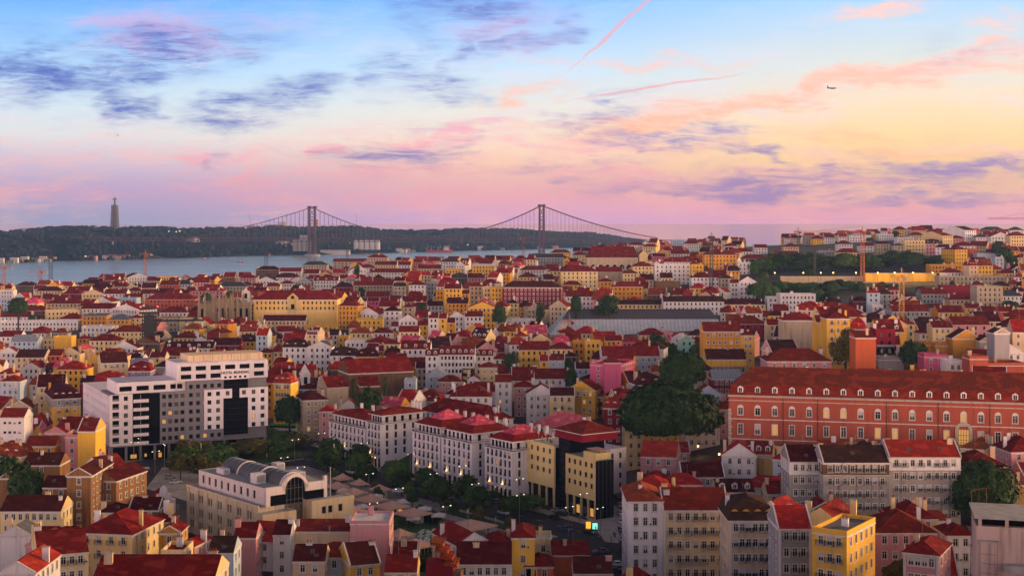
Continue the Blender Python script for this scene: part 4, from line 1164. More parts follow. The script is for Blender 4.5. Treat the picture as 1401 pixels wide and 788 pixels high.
# sign panel with the lettering
sx0, sx1 = L(302), L(340)
wn = [(c_, zu + .35, c_ + 1.0, zu + 1.15) for c_ in win_cols(sx1 - sx0, 5, 1.0, .6)]
m_ = MB(); facade(m_, (sx0, -.9, 0), (1, 0, 0), sx1 - sx0, zu + 3.6, wn, M_HW, .2, M_BLACKGL, zu - .1)
m_.poly([(sx0, -.9, zu + 3.6), (sx1, -.9, zu + 3.6), (sx1, -.31, zu + 3.6), (sx0, -.31, zu + 3.6)], M_HW); m_.poly([(sx0, -.31, zu - .1), (sx0, -.9, zu - .1), (sx0, -.9, zu + 3.6), (sx0, -.31, zu + 3.6)], M_HW)
sp = m_.build('sign_panel', root)
def lettering(txt, size, parent, loc, rz=0, mat=M_IRON, name='lettering', ext=.05, tilt=R(90), bold=0.0):
    cu_ = bpy.data.curves.new(name, 'FONT'); cu_.body = txt; cu_.size = size; cu_.extrude = ext; cu_.align_x = 'CENTER'; cu_.offset = bold
    cu_.materials.append(mat)
    t_ = bpy.data.objects.new(name, cu_); COL.objects.link(t_)
    me = bpy.data.meshes.new_from_object(t_.evaluated_get(bpy.context.evaluated_depsgraph_get()))
    bpy.data.objects.remove(t_)
    o = put(name, me, parent, loc); o.rotation_euler = (tilt, 0, rz)
    return o
lettering('HOTEL MUNDIAL', 1.38, sp, ((sx0 + sx1) / 2, -.98, zu + 2.0), bold=.03)
# body, roof and the long left wing
m_ = MB(); m_.box(.3, 1.5, z1, xd, D_, zt - .02, M_HG, 'b'); m_.box(xd, 1.51, z1, W_ - .01, D_ - .01, zu + .5, M_HG, 'b'); m_.build('body', root)
DW = 52; wd = lambda c_: ((0, DW - c_), R(-90))
wl = [(c_, z, c_ + .9, z + 1.3) for z in rz6 for c_ in win_cols(DW, 15, .9, 1)]
m_ = MB(); facade(m_, (0, DW, 0), (0, -1, 0), DW, z1 + 6 * fl - .3, wl, M_HW, .2, M_BLACKGL, z1 - .6); m_.box(.01, D_ + .01, 0, 15, DW, z1 + 6 * fl - .5, M_HW, 'fl'); m_.box(.5, .5, 0, .51, DW, z1, M_HG)
m_.build('side_wing', root)
for k in range(9):
    m_ = MB(); m_.box(.1, 2 + k * 6, 0, .7, 2.7 + k * 6, z1 - .6, M_HW, 'b'); m_.build('column', root)
hold(P.x + 30 * math.cos(a), P.y + 30 * math.sin(a), a, 62, 20, 0, 25, 'W', 'g', 'f'); hold(P.x - 12, P.y + 30, R(27), 18, 55, 0, 22, 'W', 'g', 'f')

# ---- white apartment blocks along the avenue
M_AW = wallmat('apartment_white', (0.78, 0.72, 0.74), .22)
O = Vector((-70, 534, 0)); aa = R(-52); uu = Vector((math.cos(aa), math.sin(aa), 0)); vv = Vector((-math.sin(aa), math.cos(aa), 0))
def apartment(t0, t1, D, htop, label, cap, nb, nside, arc=4.4, roof='r', low=0, terrace=True):
    Wd = t1 - t0; base_ = O + uu * t0
    rt_ = empty('apartment_block', base_, aa, label, 'apartment block', 'white apartment blocks along the avenue')
    f_ = 2.85; nfl = int((htop - arc - 2.7) / f_ + .5); rows = [arc + .45 + f_ * k for k in range(nfl)]
    zc = arc + f_ * nfl
    ww, wh = 1.15, 2.15
    fw = [(c_, z, c_ + ww, z + wh) for z in rows for c_ in win_cols(Wd, nb, ww, .5)]
    sw = [(c_, z, c_ + ww, z + wh) for z in rows for c_ in win_cols(D, nside, ww, .7)]
    arcw = [(c_ - .35, .05, c_ + ww + .35, arc - .6) for c_ in win_cols(Wd, nb, ww, .5)]
    m_ = MB(); facade(m_, (0, 0, 0), (1, 0, 0), Wd, zc, fw + arcw, M_AW, .35, None, -1); 
    for q in arcw: m_.poly([(q[0], 2.5, 0), (q[2], 2.5, 0), (q[2], 2.5, arc), (q[0], 2.5, arc)], M_BLACKGL)
    facade(m_, (Wd, 0, 0), (0, 1, 0), D, zc, sw, M_AW, .35, None, -1); facade(m_, (0, D, 0), (0, -1, 0), D, zc, [], M_AW, z0=-1); facade(m_, (Wd, D, 0), (-1, 0, 0), Wd, zc, [], M_AW, z0=-1)
    # pilasters, floor bands and the cornice
    for c_ in win_cols(Wd, nb, ww, .5)[1:]:
        x = c_ - (Wd - 1.0) / nb / 2 + ww / 2; m_.box(x - .16, -.12, 0, x + .16, -.002, zc - .4, M_AW)
    m_.box(-.25, -.35, zc - .3, Wd + .25, -.003, zc, M_AW); m_.box(Wd + .003, -.003, zc - .3, Wd + .35, D, zc, M_AW)
    m_.box(-.05, -.1, arc - .45, Wd + .05, -.004, arc - .2, M_AW)
    m_.poly([(0, 0, zc - .005), (Wd, 0, zc - .005), (Wd, D, zc - .005), (0, D, zc - .005)], M_CONC)
    m_.build('wall', rt_)
    put_windows(rt_, fw, place_f, ww, wh, 'd', .03, int(t0), rec=.35, curt=.15)
    put_windows(rt_, sw, lambda c_: ((Wd, c_), R(90)), ww, wh, 'd', .0, int(t0) + 1, rec=.35, curt=.15)
    rn = random.Random(int(t0))
    for c_ in win_cols(Wd, nb, ww, .5):
        if rn.random() < .28:
            m2 = MB(); m2.lathe([(0, 2.9), (.18, 3.0), (.18, 3.4), (0, 3.5)], M_LAMP, 6, (c_ + ww / 2, 1.2)); m2.build('arcade_lamp', rt_)
    for k in range(1, nb, 3):
        x = .5 + (Wd - 1.0) / nb * k; l_ = bpy.data.lights.new('facade_light', 'POINT'); l_.energy = 26; l_.color = (1, .56, .26); l_.shadow_soft_size = .2
        lo_ = bpy.data.objects.new('facade_light', l_); COL.objects.link(lo_); lo_.parent = rt_; lo_.location = (x, -.55, arc + 1.2)
        m2 = MB(); m2.box(x - .12, -.5, arc + .55, x + .12, -.13, arc + .8, M_LAMP); m2.build('facade_lamp', rt_)
    for z in rows[::1]:
        for c_ in win_cols(Wd, nb, ww, .5):
            if rn.random() < .5:
                m2 = MB(); m2.box(-.55, -.06, .0, .55, -.003, .9, M_IRON); put('window_railing', m2.mesh('window_railing') if 'rail' not in BCACHE else BCACHE['rail'], rt_, (c_ + ww / 2, .0, z))
    top = 0.0
    if terrace:
        s_ = 1.3; zt_ = zc + 2.75
        tw_ = [(c_, zc + .25, c_ + 1.4, zc + 2.3) for c_ in win_cols(Wd - s_ * 2, nb, 1.4, .3)]; tws = [(c_, zc + .25, c_ + 1.4, zc + 2.3) for c_ in win_cols(D - s_ * 2, nside, 1.4, .3)]
        m_ = MB(); facade(m_, (s_, s_, 0), (1, 0, 0), Wd - 2 * s_, zt_, tw_, M_AW, .3, M_BLACKGL, zc); facade(m_, (Wd - s_, s_, 0), (0, 1, 0), D - 2 * s_, zt_, tws, M_AW, .3, M_BLACKGL, zc)
        facade(m_, (s_, D - s_, 0), (0, -1, 0), D - 2 * s_, zt_, [], M_AW, z0=zc); m_.build('top_storey', rt_)
        m_ = MB()
        for (xa_, ya_, xb_, yb_) in ((.1, .1, Wd - .1, .1), (Wd - .1, .1, Wd - .1, D - .1)):
            m_.bar((xa_, ya_, zc + 1.0), (xb_, yb_, zc + 1.0), .06, M_IRON)
            n_ = int(max(abs(xb_ - xa_), abs(yb_ - ya_)) / .35)
            for k in range(n_ + 1): m_.bar((xa_ + (xb_ - xa_) * k / n_, ya_ + (yb_ - ya_) * k / n_, zc), (xa_ + (xb_ - xa_) * k / n_, ya_ + (yb_ - ya_) * k / n_, zc + 1.0), .035, M_IRON, 3)
        m_.build('terrace_railing', rt_)
        # tiled roof skirt and the paler pyramid above it
        ov = .5; x0, y0, x1, y1 = s_ - ov - .4, s_ - ov - .4, Wd - s_ + ov + .4, D - s_ + ov + .4
        k1 = min(x1 - x0, y1 - y0) * .22; zr = zt_ + k1 * .62
        m_ = MB(); m_.box(x0, y0, zt_, x1, y1, zt_ + .22, M_AW, 't'); zt2 = zt_ + .22
        A_ = [(x0, y0, zt2), (x1, y0, zt2), (x1, y1, zt2), (x0, y1, zt2)]; B_ = [(x0 + k1, y0 + k1, zr), (x1 - k1, y0 + k1, zr), (x1 - k1, y1 - k1, zr), (x0 + k1, y1 - k1, zr)]
        for k in range(4): m_.poly([A_[k], A_[(k + 1) % 4], B_[(k + 1) % 4], B_[k]], ROOF[roof])
        ro_ = m_.build('roof', rt_); m_.v
        if cap:
            m_ = MB(); zb = zr + .35; q0 = [(x0 + k1 + .2, y0 + k1 + .2, zr - .1), (x1 - k1 - .2, y0 + k1 + .2, zr - .1), (x1 - k1 - .2, y1 - k1 - .2, zr - .1), (x0 + k1 + .2, y1 - k1 - .2, zr - .1)]
            xm_, ym_ = (x0 + x1) / 2, (y0 + y1) / 2; w2, d2 = (x1 - x0) / 2 - k1, (y1 - y0) / 2 - k1; rr = max(0, w2 - d2), max(0, d2 - w2)
            Rg = [(xm_ - rr[0], ym_ - rr[1], zr + min(w2, d2) * .62), (xm_ + rr[0], ym_ + rr[1], zr + min(w2, d2) * .62)]
            if w2 >= d2: fs = [[q0[0], q0[1], Rg[1], Rg[0]], [q0[1], q0[2], Rg[1]], [q0[2], q0[3], Rg[0], Rg[1]], [q0[3], q0[0], Rg[0]]]
            else: fs = [[q0[0], q0[1], Rg[0]], [q0[1], q0[2], Rg[1], Rg[0]], [q0[2], q0[3], Rg[1]], [q0[3], q0[0], Rg[0], Rg[1]]]
            for f0 in fs: m_.poly(f0, ROOF['p'])
            m_.build('roof_cap', ro_)
        else: 
            m_ = MB(); xm_, ym_ = (x0 + x1) / 2, (y0 + y1) / 2
            for k in range(4): m_.poly([B_[k], B_[(k + 1) % 4], (xm_, ym_, zr + 1.3)], ROOF[roof])
            m_.build('roof_cap', ro_)
        for k in range(3): chimney(ro_, x0 + 1 + (x1 - x0 - 2) * (.15 + .35 * k), y1 - 1.2, zt_ + .5, 'W', .9, .9, 3.0, 1)
    c0 = base_ + uu * Wd / 2
    hold(c0.x, c0.y, aa, Wd, D, 0, htop, 'W', 'r', 'h')
    return rt_
apartment(2.3, 27.6, 13, 15.5, 'white apartment block farthest up the avenue with a low red roof', False, 9, 4, roof='r')
apartment(28.6, 38.3, 20, 18.5, 'white apartment block with a plain red pyramid roof beside a grass bank', False, 4, 5)
apartment(58, 74.5, 18, 18.6, 'white apartment block with a pink topped red roof just right of the grass bank', True, 6, 4)
apartment(75.4, 92.6, 18, 18.4, 'white apartment block with a pink topped red roof and terrace, middle of the avenue row', True, 6, 3)
apartment(99.5, 114, 18, 18.4, 'white apartment block with a pink topped roof closest to the yellow block', True, 6, 4)
# lower white wings behind the row
for (t, d_, Wd, Dd, hh, wk, rk, rtp) in ((33, 34, 40, 14, 15.5, 'W', 'r', 'h'), (66, 30, 26, 12, 14, 'W', 'w', 'f'), (95, 32, 22, 14, 18, 'W', 'p', 'h'), (112, 26, 26, 12, 14, 'W', 'w', 'f')):
    c0 = O + uu * t + vv * d_
    PENDING.append(dict(x=c0.x, y=c0.y, a=aa, W=Wd, D=Dd, z0=0, h=hh, rh=3, wk=wk, rk=rk, rt=rtp, det=2, label=None, sides='r', kw=dict(nch=4, style='d', wh=1.8), infill=False))
    note(c0.x, c0.y, aa, Wd, Dd, 0, hh, 3, None, wk, rk, rtp, False)
# grass bank between the blocks
m_ = MB(); q = [O + uu * 39 + vv * 1, O + uu * 57.5 + vv * 1, O + uu * 57.5 + vv * 15, O + uu * 39 + vv * 15]
m_.poly([(p.x, p.y, .12 if k < 2 else 5.5) for k, p in enumerate(q)], M_LAWN); m_.poly([(q[0].x, q[0].y, .12), (q[3].x, q[3].y, 5.5), (q[3].x, q[3].y, 0)], M_LAWN)
structure('grass_bank', m_)

# ---- yellow office block with black glass bays
M_YW = wallmat('office_yellow', (0.84, 0.63, 0.27), .18)
ya = R(-57); PR = Vector((13.35, 436, 0)); yu = Vector((math.cos(ya), math.sin(ya), 0)); yv = Vector((-math.sin(ya), math.cos(ya), 0))
PL = PR - yu * 21
root = empty('office_block', PL, ya, 'yellow office block with a black glass bay and a red hip roof on top', 'office block')
def yellow_panel(x0, x1, z0, z1_, nc, nr, y=-.6, zt0=None):
    Wd = x1 - x0; ww, wh = 1.2, 1.5; rows = [z1_ - 2.6 - 3.05 * k for k in range(nr)]
    wn = [(c_, z, c_ + ww, z + wh) for z in rows for c_ in win_cols(Wd, nc, ww, .6)]
    m_ = MB(); facade(m_, (x0, y, 0), (1, 0, 0), Wd, z1_, wn, M_YW, .25, None, z0)
    m_.poly([(x1, y, z0), (x1, 0, z0), (x1, 0, z1_), (x1, y, z1_)], M_YW); m_.poly([(x0, 0, z0), (x0, y, z0), (x0, y, z1_), (x0, 0, z1_)], M_YW); m_.poly([(x0, y, z1_), (x1, y, z1_), (x1, 0, z1_), (x0, 0, z1_)], M_YW); m_.poly([(x0, 0, z0), (x1, 0, z0), (x1, y, z0), (x0, y, z0)], M_YW)
    m_.build('yellow_panel', root)
    put_windows(root, wn, lambda c_: ((x0 + c_, y), 0), ww, wh, 'dx', .0, 4, rec=.25, curt=.1)
yellow_panel(0, 21, 6.0, 18.9, 6, 3)
m_ = MB(); m_.box(0, 0, 0, 21, 16, 18.3, M_BLACKGL, 'b'); m_.box(-.1, .05, 18.31, 21, 16, 18.5, M_CONC); m_.build('body', root)
for k in range(6): m_ = MB(); m_.box(.3 + k * 4, -.5, 0, .9 + k * 4, -.01, 6.0, M_YW); m_.build('pillar', root)
# dark glass tower between the panels with the red roof
xa, xb = along(PL, ya, 776), along(PL, ya, 817)
m_ = MB(); m_.box(21.01, 1.2, 0, xa, 14, 21.5, M_BLACKGL, 'b')
nb_ = 4; st_ = (xa - 21.4) / nb_
for k in range(10):
    for j in range(nb_): m_.box(21.25 + j * st_, 1.16, 1.4 + k * 2.05, 21.25 + (j + .86) * st_, 1.19, 3.1 + k * 2.05, M_GLASS)
m_.box(19.5, .9, 21.51, xa + 6.5, 14.3, 24.0, WALL['D']); m_.build('glass_tower', root)
roof_mesh('h', xa - 12.6, 13.6, 24.0, 2.8, ROOF['r'], WALL['D'], .3).build('roof', root, ((19.5 + xa + 6.5) / 2, 0.8, 0))
# right panel, its corner in black glass
yellow_panel(xa, xb, 5.6, 17.6, 5, 3)
q_ = PL + yu * xb; Dy = along(q_, ya + R(90), 839)
m_ = MB(); m_.box(xa + .01, 0, 0, xb, Dy, 17.3, M_BLACKGL, 'b'); m_.box(xa + .02, .05, 17.31, xb - .1, Dy - .1, 17.45, M_CONC); m_.build('body', root)
m_ = MB(); facade(m_, (xb - 6, -.605, 0), (1, 0, 0), 6, 19.6, [], M_YW, z0=17.6); m_.box(xb - 6, -.6, 17.61, xb + .05, Dy * .8, 19.6, M_YW, 'f'); m_.build('parapet', root)
m_ = MB(); m_.box(xb + .01, -.55, .3, xb + .2, Dy, 17.3, M_BLACKGL, 'b')
for k in range(7): m_.box(xb + .21, -.5, 2.2 + 2.2 * k, xb + .25, Dy - .1, 2.3 + 2.2 * k, M_IRON)
for k in range(4): m_.box(xb + .21, k * Dy / 4 + .4, .4, xb + .24, k * Dy / 4 + .46, 17.2, M_STEEL)
m_.build('glass_corner', root)
for k in range(5): m_ = MB(); x_ = xa + .2 + k * (xb - xa - 1) / 4; m_.box(x_, -.5, 0, x_ + .6, -.01, 5.6, M_YW); m_.build('pillar', root)
for k in range(4): m_ = MB(); x_ = xa + 1.5 + k * (xb - xa) / 4.4; m_.box(x_, -.06, .6, x_ + 1.6, -.02, 3.0, M_LIT if k % 2 else M_GLASS2); m_.build('shop_window', root)
c0 = PL + yu * 20; hold(c0.x, c0.y, ya, xb, 14, 0, 20, 'Y', 'r', 'h')
XA, XB, DY = xa, xb, Dy
# roof bars with awning, umbrellas and guests
def office_pt(x, y, z): return PL + yu * x + yv * y + Vector((0, 0, z))
M_TENT = plain('tent_canvas', (0.58, 0.35, 0.26), 0.85); M_TENTW = plain('white_canvas', (0.66, 0.60, 0.58), 0.85)
m_ = MB(); m_.box(-3.2, -2, 2.55, 3.2, 2, 2.7, M_TENT)
for x in (-3, 3):
    for y in (-1.8, 1.8): m_.bar((x, y, 0), (x, y, 2.6), .06, M_IRON)
tag(m_.build('awning', None, office_pt(XB - 3.5, 3, 17.5), ya), 'tan awning over the crowded rooftop terrace of the yellow office block', 'awning')

# ---- cream shopping centre with barrel vault and arched glass front
M_CC = wallmat('centre_cream', (0.66, 0.54, 0.36), .4); M_CP = wallmat('centre_pale', (0.72, 0.62, 0.58), .3)
P, a = frame_at(353, 372, 40)
root = empty('shopping_centre', P, a, 'cream shopping centre with a glazed barrel vault roof and a big arched glass front', 'shopping centre')
Wc, Dc = 22.0, 40.0
rows = [9.3, 5.4, 1.8]
side = [(c_, z, c_ + .85, z + 2.1) for z in rows for k in range(7) for c_ in (2.0 + k * 5.4, 3.3 + k * 5.4)]
sideR = side
m_ = MB(); facade(m_, (0, Dc, 0), (0, -1, 0), Dc, 12.8, side, M_CC, .3, None, -1); facade(m_, (Wc, 0, 0), (0, 1, 0), Dc, 12.8, [], M_CC, z0=-1); facade(m_, (Wc, Dc, 0), (-1, 0, 0), Wc, 12.8, [], M_CC, z0=-1); facade(m_, (0, 0, 0), (1, 0, 0), Wc, 12.8, [], M_CC, z0=-1)
for k in range(8): m_.box(-.18, .3 + k * 5.4 + .0, -1, -.003, 1.2 + k * 5.4, 12.8, M_CC)
m_.poly([(0, 0, 12.79), (Wc, 0, 12.79), (Wc, Dc, 12.79), (0, Dc, 12.79)], M_CONC); m_.box(-.2, -.2, 12.8, .25, Dc, 13.4, M_CC); m_.build('wall', root)
put_windows(root, side, lambda c_: ((0, Dc - c_), R(-90)), .85, 2.1, 'dx', .0, 5, rec=.3, curt=.12)
# front wings
def wing(x0, x1, y0, h_, wn):
    m_ = MB(); facade(m_, (x0, y0, 0), (1, 0, 0), x1 - x0, h_, wn, M_CC, .3, None, -1); facade(m_, (x1, y0, 0), (0, 1, 0), -y0, h_, [], M_CC, z0=-1); facade(m_, (x0, 0, 0), (0, -1, 0), -y0, h_, [], M_CC, z0=-1)
    m_.poly([(x0, y0, h_ - .4), (x1, y0, h_ - .4), (x1, 0, h_ - .4), (x0, 0, h_ - .4)], M_CONC); m_.build('front_wing', root)
    put_windows(root, wn, lambda c_: ((x0 + c_, y0), 0), 1.3, 1.9, 'dx', 0, 3, rec=.3, curt=.1)
wing(-1.5, 8.6, -5, 12.0, [(c_, z, c_ + 1.3, z + 1.9) for z in (8.2, 3.8) for c_ in (1.8, 5.0, 7.4)])
wing(13.6, 27, -4.5, 13.6, [(c_, 9.8, c_ + 1.3, 11.7) for c_ in (3.2, 5.2, 8.4)])
# white upper storey
up = [(c_, 14.2, c_ + 1.2, 16.4) for c_ in win_cols(Dc - 6, 9, 1.2, 1)]
m_ = MB(); facade(m_, (2.2, Dc - 3, 0), (0, -1, 0), Dc - 3, 17.6, up, M_CP, .3, None, 12.8); facade(m_, (Wc - 1, 0, 0), (0, 1, 0), Dc - 3, 17.6, [], M_CP, z0=12.8); facade(m_, (Wc - 1, Dc - 3, 0), (-1, 0, 0), Wc - 3.2, 17.6, [], M_CP, z0=12.8)
m_.poly([(2.2, 0, 17.5), (Wc - 1, 0, 17.5), (Wc - 1, Dc - 3, 17.5), (2.2, Dc - 3, 17.5)], M_CONC); m_.build('upper_storey', root)
put_windows(root, up, lambda c_: ((2.2, Dc - 3 - c_), R(-90)), 1.2, 2.2, 'dx', 0, 3, rec=.3, curt=.1)
# arched front
xm, zs, ro, ri = 11.1, 16.6, 4.0, 3.15; n = 20
m_ = MB()
def arcp(r, k): t = math.pi * (1 - k / n); return (xm + r * math.cos(t), zs + r * math.sin(t))
for k in range(n):
    p0, p1, q0, q1 = arcp(ri, k), arcp(ri, k + 1), arcp(ro, k), arcp(ro, k + 1)
    m_.poly([(p0[0], -.5, p0[1]), (p1[0], -.5, p1[1]), (q1[0], -.5, q1[1]), (q0[0], -.5, q0[1])], M_CP)
    m_.poly([(q0[0], -.5, q0[1]), (q1[0], -.5, q1[1]), (q1[0], .6, q1[1]), (q0[0], .6, q0[1])], M_CP); m_.poly([(p0[0], -.5, p0[1]), (p0[0], .2, p0[1]), (p1[0], .2, p1[1]), (p1[0], -.5, p1[1])], M_CP)
m_.box(2.2, -.5, 15.6, xm - ri, .4, 17.8, M_CP); m_.box(xm + ri, -.5, 15.6, Wc - 1, .4, 17.8, M_CP); m_.box(2.2, -.504, 12.8, 3.4, .4, 15.6, M_CP); m_.box(Wc - 1.9, -.504, 12.8, Wc - 1, .4, 19.0, M_CP)
m_.build('arch_frame', root)
m_ = MB(); m_.poly([(arcp(ri, k)[0], .1, arcp(ri, k)[1]) for k in range(n + 1)][::-1], M_BLACKGL); m_.box(xm - ri, .0, 0, xm + ri, .1, zs, M_BLACKGL); m_.box(3.4, -.1, 12.8, xm - ri, .1, 15.6, M_BLACKGL); m_.box(xm + ri, -.1, 12.8, Wc - 1.9, .1, 15.6, M_BLACKGL)
for k in range(6): m_.bar((xm - ri + .3, .02 - .04, zs - 3 * k + .2), (xm + ri - .3, -.02, zs - 3 * k + .2), .05, M_STEEL)
for k in (-2, -1, 0, 1, 2): m_.bar((xm + k * 1.2, -.02, 1), (xm + k * 1.2, -.02, zs + math.sqrt(max(0, ri * ri - (k * 1.2) ** 2)) - .1), .05, M_STEEL)
m_.build('arched_window', root)
m_ = MB(); M_VAULT = glassmat('vault_glazing', (0.10, 0.105, 0.11), .25)
for k in range(n):
    q0, q1 = arcp(ro - .3, k), arcp(ro - .3, k + 1)
    m_.poly([(q0[0], .6, q0[1] + .3), (q1[0], .6, q1[1] + .3), (q1[0], Dc - 6, q1[1] + .3), (q0[0], Dc - 6, q0[1] + .3)][::-1], M_VAULT)
m_.poly([(arcp(ro - .3, k)[0], Dc - 6, arcp(ro - .3, k)[1] + .3) for k in range(n + 1)], M_CP)
for j in range(12):
    y = 1.2 + j * 2.9
    for k in range(n):
        q0, q1 = arcp(ro - .22, k), arcp(ro - .22, k + 1); m_.bar((q0[0], y, q0[1] + .3), (q1[0], y, q1[1] + .3), .09 if j % 4 else .28, M_STEEL if j % 4 else M_CP)
m_.build('barrel_vault', root)
for (x, y, w_, d_, h_) in ((4, 8, 3, 3, 2.6), (17, 8, 2.4, 5, 1.6), (17.5, 20, 2.6, 3, 2.4), (4, 26, 2, 4, 1.5)):
    m_ = MB(); m_.box(0, 0, 0, w_, d_, h_, M_FAR[0]); m_.box(.3, -.04, .3, w_ - .3, -.003, h_ - .3, M_FAR[2]); m_.build('ventilation_box', root, (x, y, 17.5))
c0 = P + Vector((math.cos(a), math.sin(a), 0)) * 11; hold(c0.x, c0.y, a, 24, 42, 0, 15, 'C', 'g', 'f')

# ---- the long red barracks on the right
a = R(-13.5); Yl = 449.0; P = Vector((U(997) * Yl, Yl, 10.0))
root = empty('barracks', P, a, 'very long brick red barracks with white window surrounds and a dormered mansard roof', 'barracks')
Wb, Db = 112.0, 17.0; e = 33.0 - 10
xs = [along(P, a, 1036.5 + 23.5 * k) for k in range(-1, 20)]; xs = [x for x in xs if 2 < x < Wb - 2]
ww = 1.55
r1 = [(x - ww / 2, e - 6.2, x + ww / 2, e - 3.9) for x in xs]; r2 = [(x - ww / 2, e - 12.2, x + ww / 2, e - 9.0) for x in xs]; r3 = [(x - ww / 2, e - 18.7, x + ww / 2, e - 16.4) for x in xs]
kbig = min(range(len(xs)), key=lambda k: abs(xs[k] - along(P, a, 1323))); r2b = [q for k, q in enumerate(r2) if k != kbig]; xB = xs[kbig]; big = (xB - 1.7, e - 13.2, xB + 1.7, e - 8.6)
m_ = MB(); wm = WALL['A']
facade(m_, (0, 0, 0), (1, 0, 0), Wb, e, r1 + r2b + r3 + [big], wm, .3, None, -4); facade(m_, (0, Db, 0), (0, -1, 0), Db, e, [], wm, z0=-4); facade(m_, (Wb, 0, 0), (0, 1, 0), Db, e, [], wm, z0=-4); facade(m_, (Wb, Db, 0), (-1, 0, 0), Wb, e, [], wm, z0=-4)
m_.box(-.35, -.45, e - .45, Wb, -.003, e, M_STONE); m_.box(-.1, -.12, e - 1.8, Wb, -.003, e - 1.5, M_STONE)
for z in (e - 7.3, e - 13.6): m_.box(-.1, -.14, z - .28, Wb, -.003, z, M_TRIM)
for k in range(17): m_.box(-.12, -.16, e - 19 + k * 1.05 - 3, .75 + .25 * (k % 2), -.004, e - 19 + k * 1.05 - 2.1 , M_STONE)
for x in (xs[2] + 2.6, xs[4] + 2.6, xs[8] + 2.6, xs[11] + 2.6, xs[14] + 2.6): m_.bar((x, -.1, -3), (x, -.1, e - .5), .09, M_IRON)
m_.build('wall', root)
put_windows(root, r1, place_f, ww, 2.3, 'ta', .14, 11, rec=.3, curt=.6); put_windows(root, r2b, place_f, ww, 3.2, 't', .10, 12, rec=.3, curt=.6); put_windows(root, r3, place_f, ww, 2.3, 'ta', .05, 13, rec=.3, curt=.6)
m_ = MB()
m_.poly([(xB - 1.7, .3, e - 13.2), (xB + 1.7, .3, e - 13.2), (xB + 1.7, .3, e - 8.6), (xB - 1.7, .3, e - 8.6)], M_LIT)
for k in range(5): m_.box(xB - 1.6 + k * .78, .2, e - 13.2, xB - 1.48 + k * .78, .28, e - 8.6, M_DFRAME)
for z in (e - 11.8, e - 10.4): m_.box(xB - 1.69, .18, z, xB + 1.69, .27, z + .12, M_DFRAME)
for s in (-1, 1): m_.box(xB + s * 2.1 - .4, -.35, e - 13.2, xB + s * 2.1 + .4, -.004, e - 8.4, M_STONE)
for k in range(8):
    t0, t1 = math.pi * k / 8, math.pi * (k + 1) / 8
    m_.poly([(xB + 1.5 * math.cos(t0), -.3, e - 8.5 + 1.3 * math.sin(t0)), (xB + 2.5 * math.cos(t0), -.3, e - 8.5 + 2.2 * math.sin(t0)), (xB + 2.5 * math.cos(t1), -.3, e - 8.5 + 2.2 * math.sin(t1)), (xB + 1.5 * math.cos(t1), -.3, e - 8.5 + 1.3 * math.sin(t1))], M_STONE)
    m_.poly([(xB + 2.5 * math.cos(t0), -.3, e - 8.5 + 2.2 * math.sin(t0)), (xB + 2.5 * math.cos(t0), 0, e - 8.5 + 2.2 * math.sin(t0)), (xB + 2.5 * math.cos(t1), 0, e - 8.5 + 2.2 * math.sin(t1)), (xB + 2.5 * math.cos(t1), -.3, e - 8.5 + 2.2 * math.sin(t1))], M_STONE)
bw = m_.build('great_window', root); put('balcony', balcony_mesh(4.8), bw, (xB, -.36, e - 13.3))
M_BTILE = roofmat('barracks_upper', (0.20, 0.022, 0.018))
m_ = MB(); o_ = .5; lo = 3.3; k1 = 1.4; hh = 8.2
A_ = [(-o_, -o_, e), (Wb + o_, -o_, e), (Wb + o_, Db + o_, e), (-o_, Db + o_, e)]; B_ = [(-o_ + k1, -o_ + k1, e + lo), (Wb, -o_ + k1, e + lo), (Wb, Db + o_ - k1, e + lo), (-o_ + k1, Db + o_ - k1, e + lo)]
for k in (0, 2, 3): m_.poly([A_[k], A_[(k + 1) % 4], B_[(k + 1) % 4], B_[k]], ROOF['r'])
r0, r1_ = (7.5, Db / 2, e + hh), (Wb, Db / 2, e + hh)
m_.poly([B_[0], B_[1], r1_, r0], M_BTILE); m_.poly([B_[2], B_[3], r0, r1_], M_BTILE); m_.poly([B_[3], B_[0], r0], M_BTILE); m_.bar(r0, r1_, .16, M_BTILE); m_.bar(B_[0], B_[1], .12, M_BTILE)
ro = m_.build('roof', root)
for x in xs: put('dormer', dormer_mesh(1.7, 1.75, 'W', 'r', 2.0), ro, (x, -.1, e + .75))
for x in (24, 60, 71, 98): chimney(ro, x, 9.5, e + 7.2, 'W', .7, .7, 1.3, 1)
m_ = MB(); m_.box(-.3, -.5, e + .02, Wb, -.32, e + .2, M_STEEL); m_.build('gutter', ro)
c0 = P + Vector((math.cos(a), math.sin(a), 0)) * Wb / 2; hold(c0.x, c0.y, a, Wb, Db, 10, e, 'A', 'r', 'm', 8)
# retaining wall, stained ochre, in front of its left end
p0, p1 = at(995, 652, 430), at(1073, 652, 424); m_ = MB()
dv = (p1 - p0); dv.z = 0; ang = math.atan2(dv.y, dv.x)
m_.box(0, 0, -8, dv.length, 1.2, 6.2, wallmat('stained_ochre', (0.50, 0.31, 0.10), .8, 3.0)); m_.box(-.1, -.15, 6.203, dv.length + .1, 1.35, 6.5, M_STONE)
tag(m_.build('retaining_wall', None, (p0.x, p0.y, p0.z), ang), 'stained ochre retaining wall below the left corner of the red barracks', 'wall')

